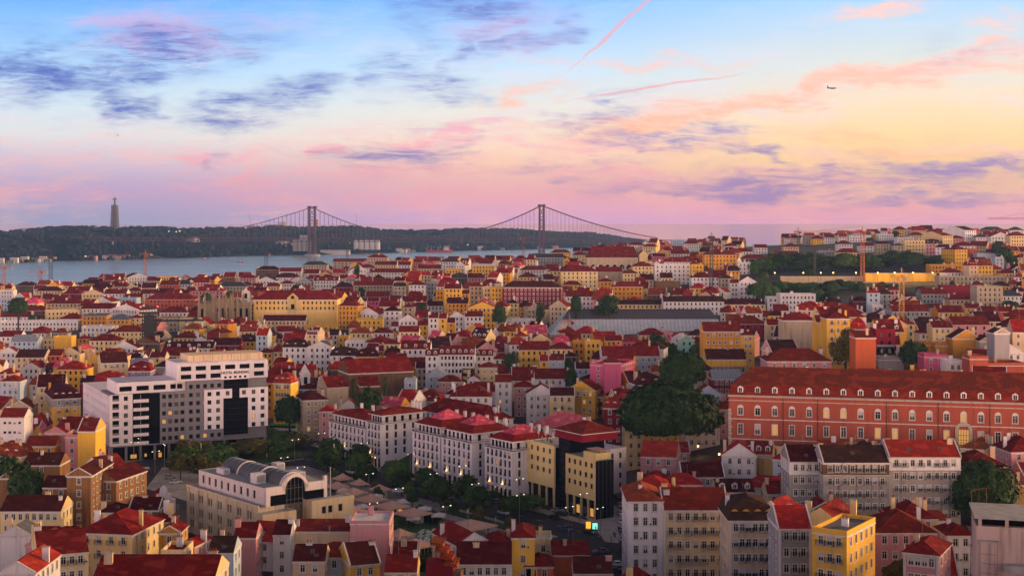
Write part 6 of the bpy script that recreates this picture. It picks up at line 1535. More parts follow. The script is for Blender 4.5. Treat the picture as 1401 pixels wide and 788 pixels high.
# ================================================================== houses sighted one by one
# crop  x0 x1 eaves storeys wall roof shape [options]
SURVEY = '''
C0 0 70 545 3 W g f
C0 22 80 505 2 Y r e
C0 85 190 515 3 K d h
C0 445 560 505 3 Y n g
C0 500 600 528 3 K d g
C0 600 690 520 3 E r h
C0 690 800 470 3 W r e a=28 D=24 label=white_gabled_house_with_dark_red_roof_highest_of_the_roofs_by_the_river nch=2
C0 800 862 490 3 C r g
C0 850 940 472 3 Y w f
C0 860 960 512 3 T r g
C0 925 1032 508 3 W k h dn=0
C0 1030 1205 545 3 P b h dn=3
C0 1165 1330 520 3 S k h
C0 1290 1379 475 3 P r h
C0 190 330 545 3 E d h
C0 360 480 545 3 W r g
C0 440 560 562 3 C r e
C0 560 680 560 3 W r g dn=3
C0 680 760 545 3 C r h
C0 780 1050 590 4 A r h D=18 label=broad_brick_pink_block_with_rows_of_small_windows_left_of_the_gothic_ruin
C0 615 735 588 3 B g f
C0 500 600 602 3 W r e a=-15
C0 600 755 645 3 W r e a=-30 D=18
C0 440 620 640 3 W r g
C0 250 440 612 3 E r h
C0 100 250 650 3 K r h
C0 250 430 655 3 C w f a=22 D=16 sides=l label=cream_flat_roofed_block_with_a_windowed_side_above_the_long_pale_terrace
C0 0 170 685 2 W r h D=14
C0 0 420 712 2 W g f D=14 cols=22 label=long_low_pale_building_with_a_flat_roof_terrace_at_the_frame_edge
C0 320 440 695 2 W r h
C0 440 575 680 3 O g s
C0 580 700 700 3 O g h
C0 700 760 690 3 C r h
C0 965 1040 697 3 C w f cols=1
C0 845 960 690 3 S k f
C0 860 1010 660 3 W r h
C0 440 605 742 2 W g f
C0 600 775 765 3 C r h
C0 1040 1100 610 3 A r h
C0 0 60 590 3 B g f
C0 60 130 600 3 E r g
C0 330 440 560 3 D r h
C0 755 860 560 3 W r g
C0 240 360 590 2 T r g
C1 0 125 430 3 K d h
C1 125 245 440 3 W r g
C1 250 385 405 3 S k h
C1 415 600 388 4 S r g cols=9 label=grey_block_with_a_long_red_roof_on_the_skyline_below_the_nearer_bridge_tower
C1 600 710 365 3 S r h
C1 510 600 432 4 W r e a=15
C1 560 640 420 3 W r h
C1 640 760 405 3 C r g
C1 765 835 405 3 W r g
C1 615 830 445 2 W r g
C1 870 1000 425 3 E r g
C1 835 900 390 2 T r g
C1 990 1100 388 3 W k h
C1 1020 1110 432 3 Y d f
C1 1165 1290 408 4 Y w s D=10
C1 1140 1190 440 2 C r h
C1 1300 1379 400 2 O r h
C1 1140 1235 475 3 P r g dn=3
C1 1050 1145 475 3 K k m dn=2
C1 335 415 462 2 Y n e
C1 260 340 450 3 B r g
C1 110 220 472 3 W d m dn=2
C1 0 110 490 3 W n e
C1 310 445 490 3 W r g dn=3
C1 220 300 497 3 G k e
C1 430 530 525 3 D d h
C1 525 810 515 3 S r g cols=16 D=12 label=long_grey_house_with_a_row_of_tall_windows_under_one_red_roof_mid_hill
C1 740 810 520 4 S n g
C1 825 915 512 4 W r h
C1 920 985 500 4 G k f
C1 970 1015 545 5 O n f
C1 1015 1108 532 6 Y r g
C1 1108 1150 560 4 Y r g
C1 1150 1225 520 5 E r h
C1 1225 1270 530 5 C r e
C1 1265 1330 530 5 Y n f
C1 280 370 545 3 W w f
C1 370 440 562 3 W r g
C1 450 545 590 3 T r g
C1 440 550 625 5 O r h sides=r a=-15
C1 590 725 577 2 D r g
C1 600 665 600 3 R r g
C1 720 785 590 3 D r g
C1 665 775 628 4 C r g
C1 790 850 632 4 E r h
C1 790 920 602 3 P r g
C1 850 920 628 3 W r g
C1 920 1010 625 2 W d g
C1 1030 1145 612 4 O d g
C1 1145 1295 635 5 Y r e D=14
C1 550 660 668 3 W r e a=-25 D=16
C1 545 680 702 3 Y g f
C1 690 780 652 4 W d h
C1 770 870 705 4 W r e
C1 930 985 690 6 W r g
C1 985 1030 692 6 Y r g
C1 1030 1075 715 5 O d g
C1 1045 1125 682 4 W b e
C1 1125 1225 682 4 W r g
C1 1230 1379 705 2 W g f
C1 730 800 735 3 W r g
C1 870 930 730 4 Y r g
C1 60 130 520 3 E r g
C1 130 200 505 3 W r h
C2 0 45 420 3 W r h
C2 45 200 432 2 W r h
C2 40 140 470 3 C r h
C2 120 280 365 3 G k g
C2 280 312 378 3 Y w f
C2 210 320 338 3 Y r h
C2 330 410 352 3 C r h
C2 200 270 438 4 C r h
C2 268 465 440 5 C r h D=16 cols=8 label=cream_palace_block_with_a_low_red_hip_roof_behind_the_dark_red_many_windowed_block
C2 440 600 442 4 S r g blank=1
C2 600 680 450 4 C r h
C2 655 765 412 5 C r h
C2 770 968 405 5 W n f cols=8 label=long_white_five_storey_block_with_a_dark_flat_roof_left_of_the_orange_block
C2 968 1035 407 5 Y w f
C2 830 990 388 3 W r m dn=2
C2 1000 1037 352 4 T r f
C2 1040 1215 350 5 O r h D=16 label=vivid_orange_block_with_tall_windows_and_a_red_roof_below_the_right_skyline
C2 470 545 495 4 O r h
C2 545 710 522 4 O r h
C2 275 380 512 2 Y r h
C2 290 450 575 4 W r g
C2 575 815 617 2 C n g D=10
C2 818 1145 602 3 W n g D=12 cols=14 label=long_cream_white_range_with_a_dark_roof_just_behind_the_glass_roofed_station
C2 1145 1370 617 2 C d g D=12
C2 970 1125 472 4 W r h
C2 1125 1195 477 4 S n h
C2 1178 1225 502 4 W r g
C2 1225 1318 497 4 W r e D=16
C2 775 910 500 4 K n f blank=1
C2 1195 1300 333 2 W r h
C2 1150 1220 303 2 W r h
C2 1310 1379 312 2 W r g
C2 865 935 270 6 B w f Y=1900
C2 930 1010 290 2 W r h
C2 1030 1090 300 2 K r g
C2 975 1025 328 2 M g f
C2 1095 1120 312 2 M g f
C2 630 720 298 2 W r h
C2 790 860 300 2 T r f
C2 730 790 345 2 W r e
C2 590 640 305 2 D r f
C2 0 165 705 2 W g f
C2 330 400 400 2 W r h
C2 1240 1379 370 2 K r h
C2 1220 1290 395 3 W k f
C2 760 830 360 3 R r g
C2 860 960 345 2 W r g
C3 740 850 275 5 C d f cols=6 rh=.5
C3 850 945 290 4 P n m dn=3
C3 945 1000 247 6 C r g a=32 D=26 label=cream_house_with_a_big_white_blank_gable_on_the_right_skyline_beside_a_taller_gable
C3 1065 1125 217 6 W n g a=28 D=30 label=tallest_white_gabled_house_on_the_right_skyline
C3 1125 1195 255 4 W k h
C3 1160 1280 217 3 K k h
C3 995 1065 262 4 P r h
C3 1310 1400 247 6 C r h cols=6
C3 1205 1310 252 5 W r e
C3 1310 1383 217 3 W k h
C3 1012 1078 322 5 Y r h a=18 D=20 sides=l
C3 1020 1120 302 4 W r h
C3 1130 1225 347 3 B w f blank=1
C3 1228 1275 367 3 B w f
C3 1088 1130 322 4 T n f
C3 880 1070 408 2 O w f cols=10
C3 925 1325 468 3 S g f D=12 cols=18 rh=.5
C3 950 1130 522 3 D n f blank=1
C3 1130 1270 525 5 S g f cols=5
C3 40 170 352 2 G r g
C3 170 275 352 2 P w f
C3 90 170 307 2 E r h
C3 275 400 332 2 G k f
C3 380 500 337 2 C r h
C3 380 460 292 2 W r h
C3 590 660 292 4 S d h
C3 680 740 302 4 S k h
C3 500 590 302 2 W r h
C3 600 680 242 2 W g f
C3 440 560 252 2 W r f
C3 70 260 567 4 W d f cols=9 label=white_flat_topped_block_with_rows_of_windows_left_of_the_dark_hillside_trees
C3 0 60 582 3 W d f
C3 690 740 602 3 W r e
C3 830 965 562 2 G r g
C3 985 1115 592 2 E r h
C3 670 875 655 3 G r g D=16 dn=0 label=wide_grey_house_with_a_broad_red_roof_right_of_the_yellow_tower_crane
C3 880 975 637 2 W r h
C3 920 1060 660 2 Y r g
C3 1065 1155 637 2 Y r g
C3 1155 1245 652 2 D r g
C3 1240 1383 572 2 W k h
C3 890 1000 742 3 C r g
C3 1000 1200 727 2 P r g dn=0 cols=4
C3 820 890 772 2 W r h
C3 445 525 662 2 W r e
C3 590 665 667 2 W r e
C3 565 625 627 3 W w f
C3 460 560 600 2 D d h
C3 320 400 610 2 G d g
C3 750 800 575 2 W r h
C3 1250 1300 655 3 A r g
C3 700 790 260 2 W g f
C3 770 850 245 2 E r h
B0 0 108 400 5 B r h a=0
B0 285 435 492 5 Y d m a=25 D=26 sides=l dn=4 feat=b at=G label=yellow_corner_block_with_a_grey_attic_and_red_mansard_left_of_the_modern_hotel
B0 300 460 337 4 Y b h D=14 sides=l
B0 545 690 300 6 C d g a=20 D=25 sides=l label=dark_roofed_block_with_a_lit_cream_right_face_behind_the_yellow_corner_block
B0 690 810 345 5 L r m dn=2
B0 700 800 292 5 L n f blank=1
B0 830 990 322 5 G n h D=14 blank=1
B0 805 890 272 4 C r g
B0 860 1050 262 3 C r g cols=8
B0 880 1150 222 3 W d g D=12 dn=5
B0 1125 1290 207 3 D d g
B0 1050 1120 182 2 W r e
B0 935 1060 167 2 C r h
B0 700 860 197 3 K d e
B0 480 640 182 3 C r h
B0 160 330 177 2 C b f
B0 290 385 165 3 Y w f blank=1
B0 60 200 187 2 B z g
B0 0 110 160 3 W r g
B0 80 240 272 3 E d g
B0 0 90 247 3 W r e
B0 215 330 262 3 T r g
B0 330 430 252 3 C d e
B0 600 740 222 3 W d e
B0 1270 1379 187 3 Y d m dn=2
B0 120 215 330 3 W r e
B0 430 560 410 3 D d g
B1 95 188 410 6 Y b m a=-12 dn=3 cols=5 label=narrow_yellow_block_tucked_against_the_right_end_of_the_big_modern_hotel
B1 255 390 500 5 S d h a=18 D=16 sides=l trim=1
B1 10 95 247 3 Y r h
B1 90 145 242 3 W r m dn=1
B1 145 280 217 5 W n m dn=3 feat=b
B1 280 410 217 5 W k e rh=3 feat=b label=white_house_with_a_broad_pediment_gable_and_iron_balconies_above_the_church_bell_tower
B1 400 540 262 4 W n m dn=2
B1 540 660 267 4 Y d m dn=2
B1 660 695 237 4 O r g
B1 690 780 262 4 W d m dn=2
B1 590 700 192 3 W r h a=-20 D=14
B1 690 775 200 5 C r h
B1 770 880 135 5 C r g
B1 780 940 227 5 W r g dn=3
B1 915 985 262 5 W r g dn=2
B1 985 1180 257 5 W r g dn=6 cols=9
B1 1180 1280 262 4 W r g dn=3
B1 1280 1379 280 3 W r h
B1 1205 1300 325 4 C r h
B1 1140 1205 392 3 W r e
B1 1290 1379 405 5 W r g
B1 920 1040 372 3 B z e
B1 985 1110 402 3 P r h
B1 1050 1270 482 5 W r h D=16
B1 800 862 402 5 B w f
B1 340 430 562 4 P b h
B1 480 590 190 3 W g f
B1 860 930 330 3 S d g
B1 1110 1185 330 3 Y r s
B1 440 500 165 3 Y w f
B2 40 205 232 4 Y r g feat=B
B2 205 330 227 4 C r h
B2 330 395 192 4 O n f
B2 395 485 192 4 Y w f
B2 505 595 182 3 Y r g
B2 485 800 265 5 B r g D=14 cols=9 nch=0 label=pale_blue_house_with_a_white_parapet_and_long_red_roof_above_the_magenta_cube
B2 690 830 152 2 C r h
B2 820 870 142 2 P r f
B2 870 945 162 3 W b e
B2 905 985 180 4 M w e label=mint_green_narrow_house_with_a_small_white_gable
B2 1035 1240 132 6 O r g D=14 cols=6 wh=1.5 label=ochre_block_with_stained_walls_and_small_square_windows_right_of_the_mint_green_house
B2 1240 1310 152 5 Y r h
B2 1170 1379 92 3 D r h D=16
B2 1050 1265 282 3 Y d g cols=9 ww=2.2 wh=2.4 label=low_yellow_building_with_a_grid_of_big_windows_in_front_of_the_ochre_block
B2 1080 1240 387 3 D z g cols=5
B2 150 200 292 4 Y b g
B2 200 285 287 4 B r g
B2 345 425 332 3 B d g
B2 285 360 267 3 K d h
B2 422 585 312 6 R r f a=-22 D=22 sides=r cols=2 rh=.6 label=magenta_pink_cube_shaped_building_with_nearly_blank_walls
B2 500 590 300 7 R r h D=8 nch=0 blank=1
B2 0 140 367 3 Y r g
B2 0 120 397 3 E r g
B2 125 325 387 3 W r g
B2 15 125 432 4 P r h
B2 80 240 472 4 W r e label=white_gabled_house_with_three_window_rows_left_of_the_small_yellow_gables
B2 205 340 477 4 C d g feat=b
B2 300 450 447 4 Y r e a=-20
B2 350 490 487 3 O r h
B2 460 545 482 3 Y r h
B2 495 655 545 5 D b m a=-12 D=16 dn=4 sides=r label=dark_red_townhouse_with_white_windows_under_the_left_edge_of_the_biggest_tree
B2 380 480 392 2 K d h
B2 755 805 352 4 P o g
B2 590 700 190 2 R b h
B2 0 40 300 3 W r h
B3 85 260 72 6 S r h blank=1 D=12 label=tall_bare_stained_stone_wall_house_with_a_low_red_roof
B3 265 320 82 6 Y r g
B3 320 445 62 7 Y r h D=12 feat=b
B3 0 88 97 4 E r g
B3 475 585 165 6 T r s blank=1 rh=2 D=10 label=house_with_a_blank_vivid_orange_wall_sloping_at_the_top_behind_the_trees
B3 585 690 130 5 D g f D=10
B3 590 685 215 3 G g f blank=1
B3 600 735 282 2 G w f blank=1
B3 0 345 292 4 P r h D=16 cols=6 label=long_pink_house_with_a_red_hip_roof_behind_the_left_end_of_the_barracks
B3 0 95 307 3 W o g
B3 845 970 267 3 R k f cols=2 label=small_magenta_house_with_white_window_frames_and_a_dark_flat_roof
B3 970 1060 302 3 W w f
B3 1090 1190 277 4 A r f blank=1
B3 1190 1383 312 3 A r f blank=1
B3 820 905 202 3 O n f blank=1
B3 905 1000 207 3 O n f blank=1
B3 1000 1145 170 4 O d e blank=1
B3 1145 1225 182 4 S d e blank=1
B3 1225 1305 142 6 G n e blank=1
A0 0 105 98 6 W r g cols=4 wh=1.0 ww=1.1 label=plain_white_block_with_small_square_windows_cut_by_the_frame_edge style=x
A0 195 285 165 4 P r e
A0 283 340 182 4 P n f
A0 338 415 158 5 Y r g blank=1 D=12 label=house_with_a_blank_bright_yellow_orange_end_wall_below_the_yellow_corner_block
A0 110 240 222 3 O r g
A0 110 165 152 3 R r g
A0 100 260 305 3 Q d g cols=1
A0 185 300 402 3 Q d g cols=2
A0 290 395 352 5 Q d e D=22 cols=1
A0 395 505 372 4 Q d e a=-14 D=18 cols=2 sides=r
A0 0 90 362 3 Q r e cols=1
A0 0 265 505 3 C d g D=11 cols=8 label=low_pale_yellow_house_with_washing_below_its_windows_and_a_dark_red_roof
A0 335 575 602 4 C r h a=-10 D=18 sides=r feat=b label=cream_villa_with_a_broad_red_hip_roof_and_iron_balconies
A0 165 385 690 4 C r g a=24 D=14 feat=b cols=5 label=cream_house_with_arched_windows_and_a_blank_white_left_gable style=ta
A0 400 930 806 4 C r g Y=232 D=12 cols=8 rh=2.8 label=long_red_roof_of_the_nearest_terrace_at_the_bottom_edge
A0 0 150 775 4 W b e D=16 label=bright_red_roofed_house_with_white_copings_in_the_bottom_corner
A0 650 740 552 3 O r h
A0 700 800 690 4 C r f
A0 770 845 655 4 P b h a=-15 sides=r
A0 690 780 600 4 O r e
A0 905 1015 685 4 B n g label=pale_teal_house_with_a_dark_roof_in_front_of_the_cream_shopping_centre
A0 1015 1112 620 4 P r g blank=1
A0 0 130 612 3 W g e blank=1
A0 130 320 640 3 Y r g
A0 560 690 500 3 K d g
A0 430 520 510 3 O d h
A1 75 150 607 4 W d g
A1 150 408 592 4 E r s blank=1 rh=1 D=10 label=long_blank_pinkish_wall_under_a_strip_of_red_roof_below_the_shopping_centre
A1 410 580 556 5 P w f blank=1 D=12 rh=.5 label=plain_pale_pink_block_with_a_bare_wall_below_the_shopping_centre
A1 160 300 722 4 E d g
A1 250 430 705 4 B r h
A1 410 540 735 4 Y d g a=20 D=12
A1 560 700 770 4 Y r g
A1 590 700 705 3 O r g
A1 880 1020 650 4 W r e D=16 a=25
A1 1000 1112 645 4 E r h
A1 870 1112 735 4 W d g D=12 cols=6
A2 0 100 620 5 Y r h D=12 label=vivid_yellow_house_with_a_red_roof_at_the_foot_of_the_avenue
A2 100 175 640 3 C w f
A2 60 180 745 3 T r h
A2 175 340 695 3 T r s blank=1
A2 270 440 775 3 P d g
A2 505 658 462 6 W o h Y=335 D=18 cols=3 wh=1.9 label=tall_pale_grey_white_townhouse_at_the_street_corner_with_sparse_windows sides=l
A2 660 943 500 6 C r g D=14 cols=7 feat=blq label=cream_townhouse_with_a_small_pediment_and_iron_balconies_right_of_the_corner_house
A2 945 1146 545 6 E n m D=14 cols=6 dn=4 dk=Y feat=bq label=beige_townhouse_with_yellow_dormers_in_a_dark_mansard_roof
A3 48 192 580 6 G b g D=12 cols=3 feat=bq label=grey_townhouse_with_a_bright_red_roof_beside_the_deep_yellow_one
A3 195 345 600 6 Y g f a=-34 D=16 sides=r cols=3 feat=b rh=.8 label=deep_yellow_townhouse_with_a_flat_roof_and_a_rooftop_hut
A3 470 735 598 4 P r h D=14 cols=5 label=pink_house_with_a_red_hip_roof_behind_its_lower_pink_neighbour
A3 590 745 690 4 P r h D=12 cols=4 a=-28 sides=r label=lower_pink_house_with_a_red_hip_roof_and_white_corner_strips feat=q
A3 525 800 545 3 W r s blank=1 rh=.5 D=10
A3 95 243 290 6 H d g D=12 cols=4 at=W label=grey_weathered_tenement_at_the_left_end_of_the_row_below_the_barracks
A3 243 530 294 6 H n g D=12 cols=8 feat=b at=K label=grey_weathered_tenement_with_a_dark_attic_storey_mid_row_below_the_barracks
A3 530 840 270 6 H b g D=12 cols=8 at=W feat=b label=grey_tenement_with_a_white_attic_storey_and_bright_red_roof_at_the_right_row_end
A3 850 1040 310 4 D r h D=14
A3 1040 1115 390 3 O r h
A3 780 900 610 3 W r h
A3 0 90 430 3 E r g
A3 200 300 500 4 K r e
A2 560 715 270 4 P b g D=14 a=-12 sides=r label=salmon_pink_house_with_a_bright_red_roof_by_the_curving_street
A2 575 705 375 3 P b h
A2 670 830 390 3 P b h
A2 740 925 357 3 G d g
A2 890 1055 422 3 S d g dn=3
A2 700 775 250 3 P b g
'''
def parse(v):
    try: return int(v)
    except ValueError:
        try: return float(v)
        except ValueError: return v
for line in SURVEY.strip().splitlines():
    t = line.split()
    kw = {}
    for s in t[8:]:
        k, v = s.split('=', 1)
        kw[k] = v.replace('_', ' ') if k == 'label' else parse(v)
    kw.pop('trim', None)
    if kw.get('label') and 'cat' not in kw: kw['cat'] = 'house'; kw['name'] = 'house'
    if not kw.get('label'): kw['name'] = 'house'
    try:
        survey(t[0], int(t[1]), int(t[2]), int(t[3]), int(t[4]), t[5], t[6], t[7], **kw)
    except RuntimeError as e:
        print('SURVEY', e)

# ================================================================== square, streets
def gp(sx, sy, z=0.0): Y = (CAMH - z) * F / (sy - EYE); return Vector((U(sx) * Y, Y, z))
def tv(t, v, z=0.0): q = O + uu * t + vv * v; return Vector((q.x, q.y, z))
m_ = MB(); mi = m_.mi(M_ASPH)
sxs = list(range(60, 901, 20)); Ysq = list(range(322, 621, 8))
i0 = len(m_.v)
for Y in Ysq:
    for sx in sxs: x = U(sx) * Y; m_.v.append((x, Y, terr(x, Y) + .06))
for j in range(len(Ysq) - 1):
    for i in range(len(sxs) - 1):
        a_ = j * len(sxs) + i; m_.f.append((a_, a_ + 1, a_ + 1 + len(sxs), a_ + len(sxs))); m_.m.append(0); m_.uv.extend([(0, 0)] * 4)
structure('road', m_, smooth=True)
def kerbed(name, pts, h, mat):
    m_ = MB(); top = [(p.x, p.y, h) for p in pts]; m_.poly(top, mat)
    for k in range(len(pts)):
        p, q = pts[k], pts[(k + 1) % len(pts)]; m_.poly([(p.x, p.y, 0), (q.x, q.y, 0), (q.x, q.y, h), (p.x, p.y, h)], M_STONE)
    return structure(name, m_)
kerbed('pavement', [tv(-6, -3.2), tv(176, -3.2), tv(176, .5), tv(-6, .5)], .2, M_PAVE)
kerbed('pavement', [gp(765, 676), gp(800, 706), gp(828, 741), gp(846, 743), gp(858, 730), gp(846, 690), gp(800, 690)], .21, M_PAVE)
kerbed('square_paving', [tv(16, -18.5), tv(160, -20), tv(160, -74), tv(100, -78), tv(40, -64), tv(10, -40)], .2, M_PAVE)
kerbed('pavement', [gp(200, 668), gp(222, 640), gp(262, 640), gp(300, 668), gp(270, 690)], .2, M_PAVE)
kerbed('pavement', [gp(110, 640), gp(122, 628), gp(300, 604), gp(300, 612), gp(126, 640)], .2, M_PAVE)
kerbed('pavement', [gp(868, 788), gp(860, 740), gp(858, 700), gp(868, 700), gp(900, 788)], .2, M_PAVE)
def lawn(pts): kerbed('lawn', pts, .3, M_LAWN)
lawn([tv(100, -34), tv(138, -30), tv(140, -50), tv(104, -52)]); lawn([tv(112, -22), tv(150, -22), tv(150, -27), tv(112, -27)])
lawn([gp(240, 640), gp(300, 600), gp(405, 600), gp(415, 628), gp(330, 640), gp(280, 652)]); lawn([gp(575, 690), gp(610, 706), gp(590, 720), gp(555, 705)])
def stripes(p, q, n, w_, l_):
    m_ = MB(); d_ = (q - p); d_.z = 0; n_ = Vector((-d_.y, d_.x, 0)).normalized(); dn_ = d_.normalized()
    for k in range(n):
        c_ = p + d_ * (k + .5) / n; a_ = c_ - dn_ * w_ / 2; b_ = c_ + dn_ * w_ / 2
        m_.poly([(a_.x, a_.y, .075), (b_.x, b_.y, .075), (b_.x + n_.x * l_, b_.y + n_.y * l_, .075), (a_.x + n_.x * l_, a_.y + n_.y * l_, .075)], M_PAINT)
    structure('crosswalk', m_)
stripes(gp(809, 777), gp(845, 769), 9, .55, 4.5); stripes(gp(166, 643), gp(205, 641), 12, .6, 4.0)
m_ = MB()
for k in range(20):
    for vq in (-7.0, -10.5): 
        a_, b_ = tv(4 + k * 9, vq), tv(7 + k * 9, vq); n_ = vv * .08
        m_.poly([(a_.x - n_.x, a_.y - n_.y, .075), (b_.x - n_.x, b_.y - n_.y, .075), (b_.x + n_.x, b_.y + n_.y, .075), (a_.x + n_.x, a_.y + n_.y, .075)], M_PAINT)
structure('road_marking', m_)

# ================================================================== trees
def crown_mesh(seed, w_, h_, n, leaf, mat, lobes=9, flat=1.0):
    """leaf clumps spread through an uneven crown; centre at the origin, half sizes w_, h_"""
    rn = random.Random(seed); mb = MB(); mi = mb.mi(mat)
    L_ = []
    for k in range(lobes):
        a_ = rn.uniform(0, 2 * math.pi); e_ = rn.uniform(-.55, 1.0); r_ = rn.uniform(.42, .78)
        c_ = Vector((math.cos(a_) * r_ * math.cos(e_ * 1.2), math.sin(a_) * r_ * math.cos(e_ * 1.2), e_ * .62)); L_.append((c_, rn.uniform(.26, .46)))
    L_.append((Vector((0, 0, .1)), .55)); L_.append((Vector((0, 0, .55)), .36))
    wts = [q[1] ** 2 for q in L_]
    for k in range(n):
        c_, r_ = rn.choices(L_, wts)[0]
        d_ = Vector((rn.gauss(0, 1), rn.gauss(0, 1), rn.gauss(0, 1) + .25)).normalized()
        q = c_ + d_ * r_ * (rn.random() ** .33) * rn.uniform(.85, 1.12)
        p = Vector((q.x * w_, q.y * w_, q.z * h_))
        nr = (d_ + Vector((rn.uniform(-.7, .7), rn.uniform(-.7, .7), rn.uniform(-.4, .8)))).normalized()
        u_ = nr.orthogonal().normalized(); v_ = nr.cross(u_); t = rn.uniform(0, 6.28); u2 = u_ * math.cos(t) + v_ * math.sin(t); v2 = nr.cross(u2)
        s = leaf * rn.uniform(.6, 1.35); i = len(mb.v)
        mb.v.extend([tuple(p - u2 * s - v2 * s * .5), tuple(p + u2 * s * .3 - v2 * s * .8), tuple(p + u2 * s + v2 * s * .35), tuple(p - u2 * s * .2 + v2 * s * .8)])
        mb.f.append((i, i + 1, i + 2, i + 3)); mb.m.append(mi); mb.uv.extend([(0, 0)] * 4)
    return mb.mesh('crown')
def dome_mesh(seed, w_, h_, n, leaf, mat):
    """broad rounded crown with cauliflower lumps"""
    rn = random.Random(seed); mb = MB(); mi = mb.mi(mat); off = Vector((seed * 1.7, 3.1, seed * .3))
    for k in range(n):
        d_ = Vector((rn.gauss(0, 1), rn.gauss(0, 1), rn.gauss(0, 1))).normalized()
        if d_.z < -.55: d_.z = -d_.z
        lump = mnoise.noise(d_ * 2.1 + off) * .16 + abs(mnoise.noise(d_ * 4.6 + off)) * .26 + mnoise.noise(d_ * 11 + off) * .05
        r_ = (.80 + lump) * (1 - (rn.random() ** 3) * .35)
        p = Vector((d_.x * w_ * r_, d_.y * w_ * r_, d_.z * h_ * r_ * (1 if d_.z > 0 else .8)))
        nr = (Vector((d_.x / w_, d_.y / w_, d_.z / h_)).normalized() + Vector((rn.uniform(-.6, .6), rn.uniform(-.6, .6), rn.uniform(-.3, .7)))).normalized()
        u_ = nr.orthogonal().normalized(); v_ = nr.cross(u_); t = rn.uniform(0, 6.28); u2 = u_ * math.cos(t) + v_ * math.sin(t); v2 = nr.cross(u2)
        s = leaf * rn.uniform(.6, 1.35); i = len(mb.v)
        mb.v.extend([tuple(p - u2 * s - v2 * s * .5), tuple(p + u2 * s * .3 - v2 * s * .8), tuple(p + u2 * s + v2 * s * .35), tuple(p - u2 * s * .2 + v2 * s * .8)])
        mb.f.append((i, i + 1, i + 2, i + 3)); mb.m.append(mi); mb.uv.extend([(0, 0)] * 4)
    return mb.mesh('crown')
def trunk_mesh(seed, h_, r_, spread):
    rn = random.Random(seed); mb = MB(); mb.bar((0, 0, -1), (0, 0, h_ * .5), r_, M_BARK, 7, r_ * .7)
    for k in range(5):
        a_ = 2 * math.pi * k / 5 + rn.uniform(-.4, .4); p = Vector((0, 0, h_ * rn.uniform(.38, .5))); q = Vector((math.cos(a_) * spread * .5, math.sin(a_) * spread * .5, h_ * rn.uniform(.75, .95)))
        mb.bar(p, q, r_ * .5, M_BARK, 5, r_ * .15)
    return mb.mesh('trunk')
CROWNS = {}
for kind, mat in (('green', M_LEAF), ('dark', M_LEAFD), ('olive', M_LEAFO)):
    CROWNS[kind] = [(crown_mesh if k % 2 else dome_mesh)(10 + k * 7 + len(kind), 1 if k % 2 else .95, 1 if k % 2 else .95, 1600, .08, mat) for k in range(4)]
TRUNK = [trunk_mesh(k, 1, .035, .5) for k in range(3)]
TREES = []
def tree(sx, top, Y, wpx, kind, label, group=None, lowpx=None, crown=None, ratio=None, name='tree'):
    x = U(sx) * Y; z = terr(x, Y); s_ = Y / F; H_ = CAMH - (top - EYE) * s_ - z; w_ = wpx * s_ / 2
    if ratio: H_ = max(H_, 2 * w_ * ratio)
    ch = min(H_ * .46, w_ * 1.5) if lowpx is None else min(H_ * .49, lowpx * s_ / 2)
    if crown is None: ch = max(ch, min(H_ * .40, 7.5))
    rt_ = empty(name, (x, Y, z), random.uniform(0, 6), label, 'tree', group)
    k = len(TREES); TREES.append((x, Y, w_))
    t_ = put('trunk', TRUNK[k % 3], rt_); t_.scale = (max(H_, 8) * .9,) * 2 + (H_,)
    me = crown or CROWNS[kind][k % 4]
    c_ = put('crown', me, rt_, (0, 0, H_ - ch * .95))
    if crown is None: c_.scale = (w_ * 1.28, w_ * 1.28, ch * 1.18)
    else: c_.scale = (1, 1, 1)
    return rt_
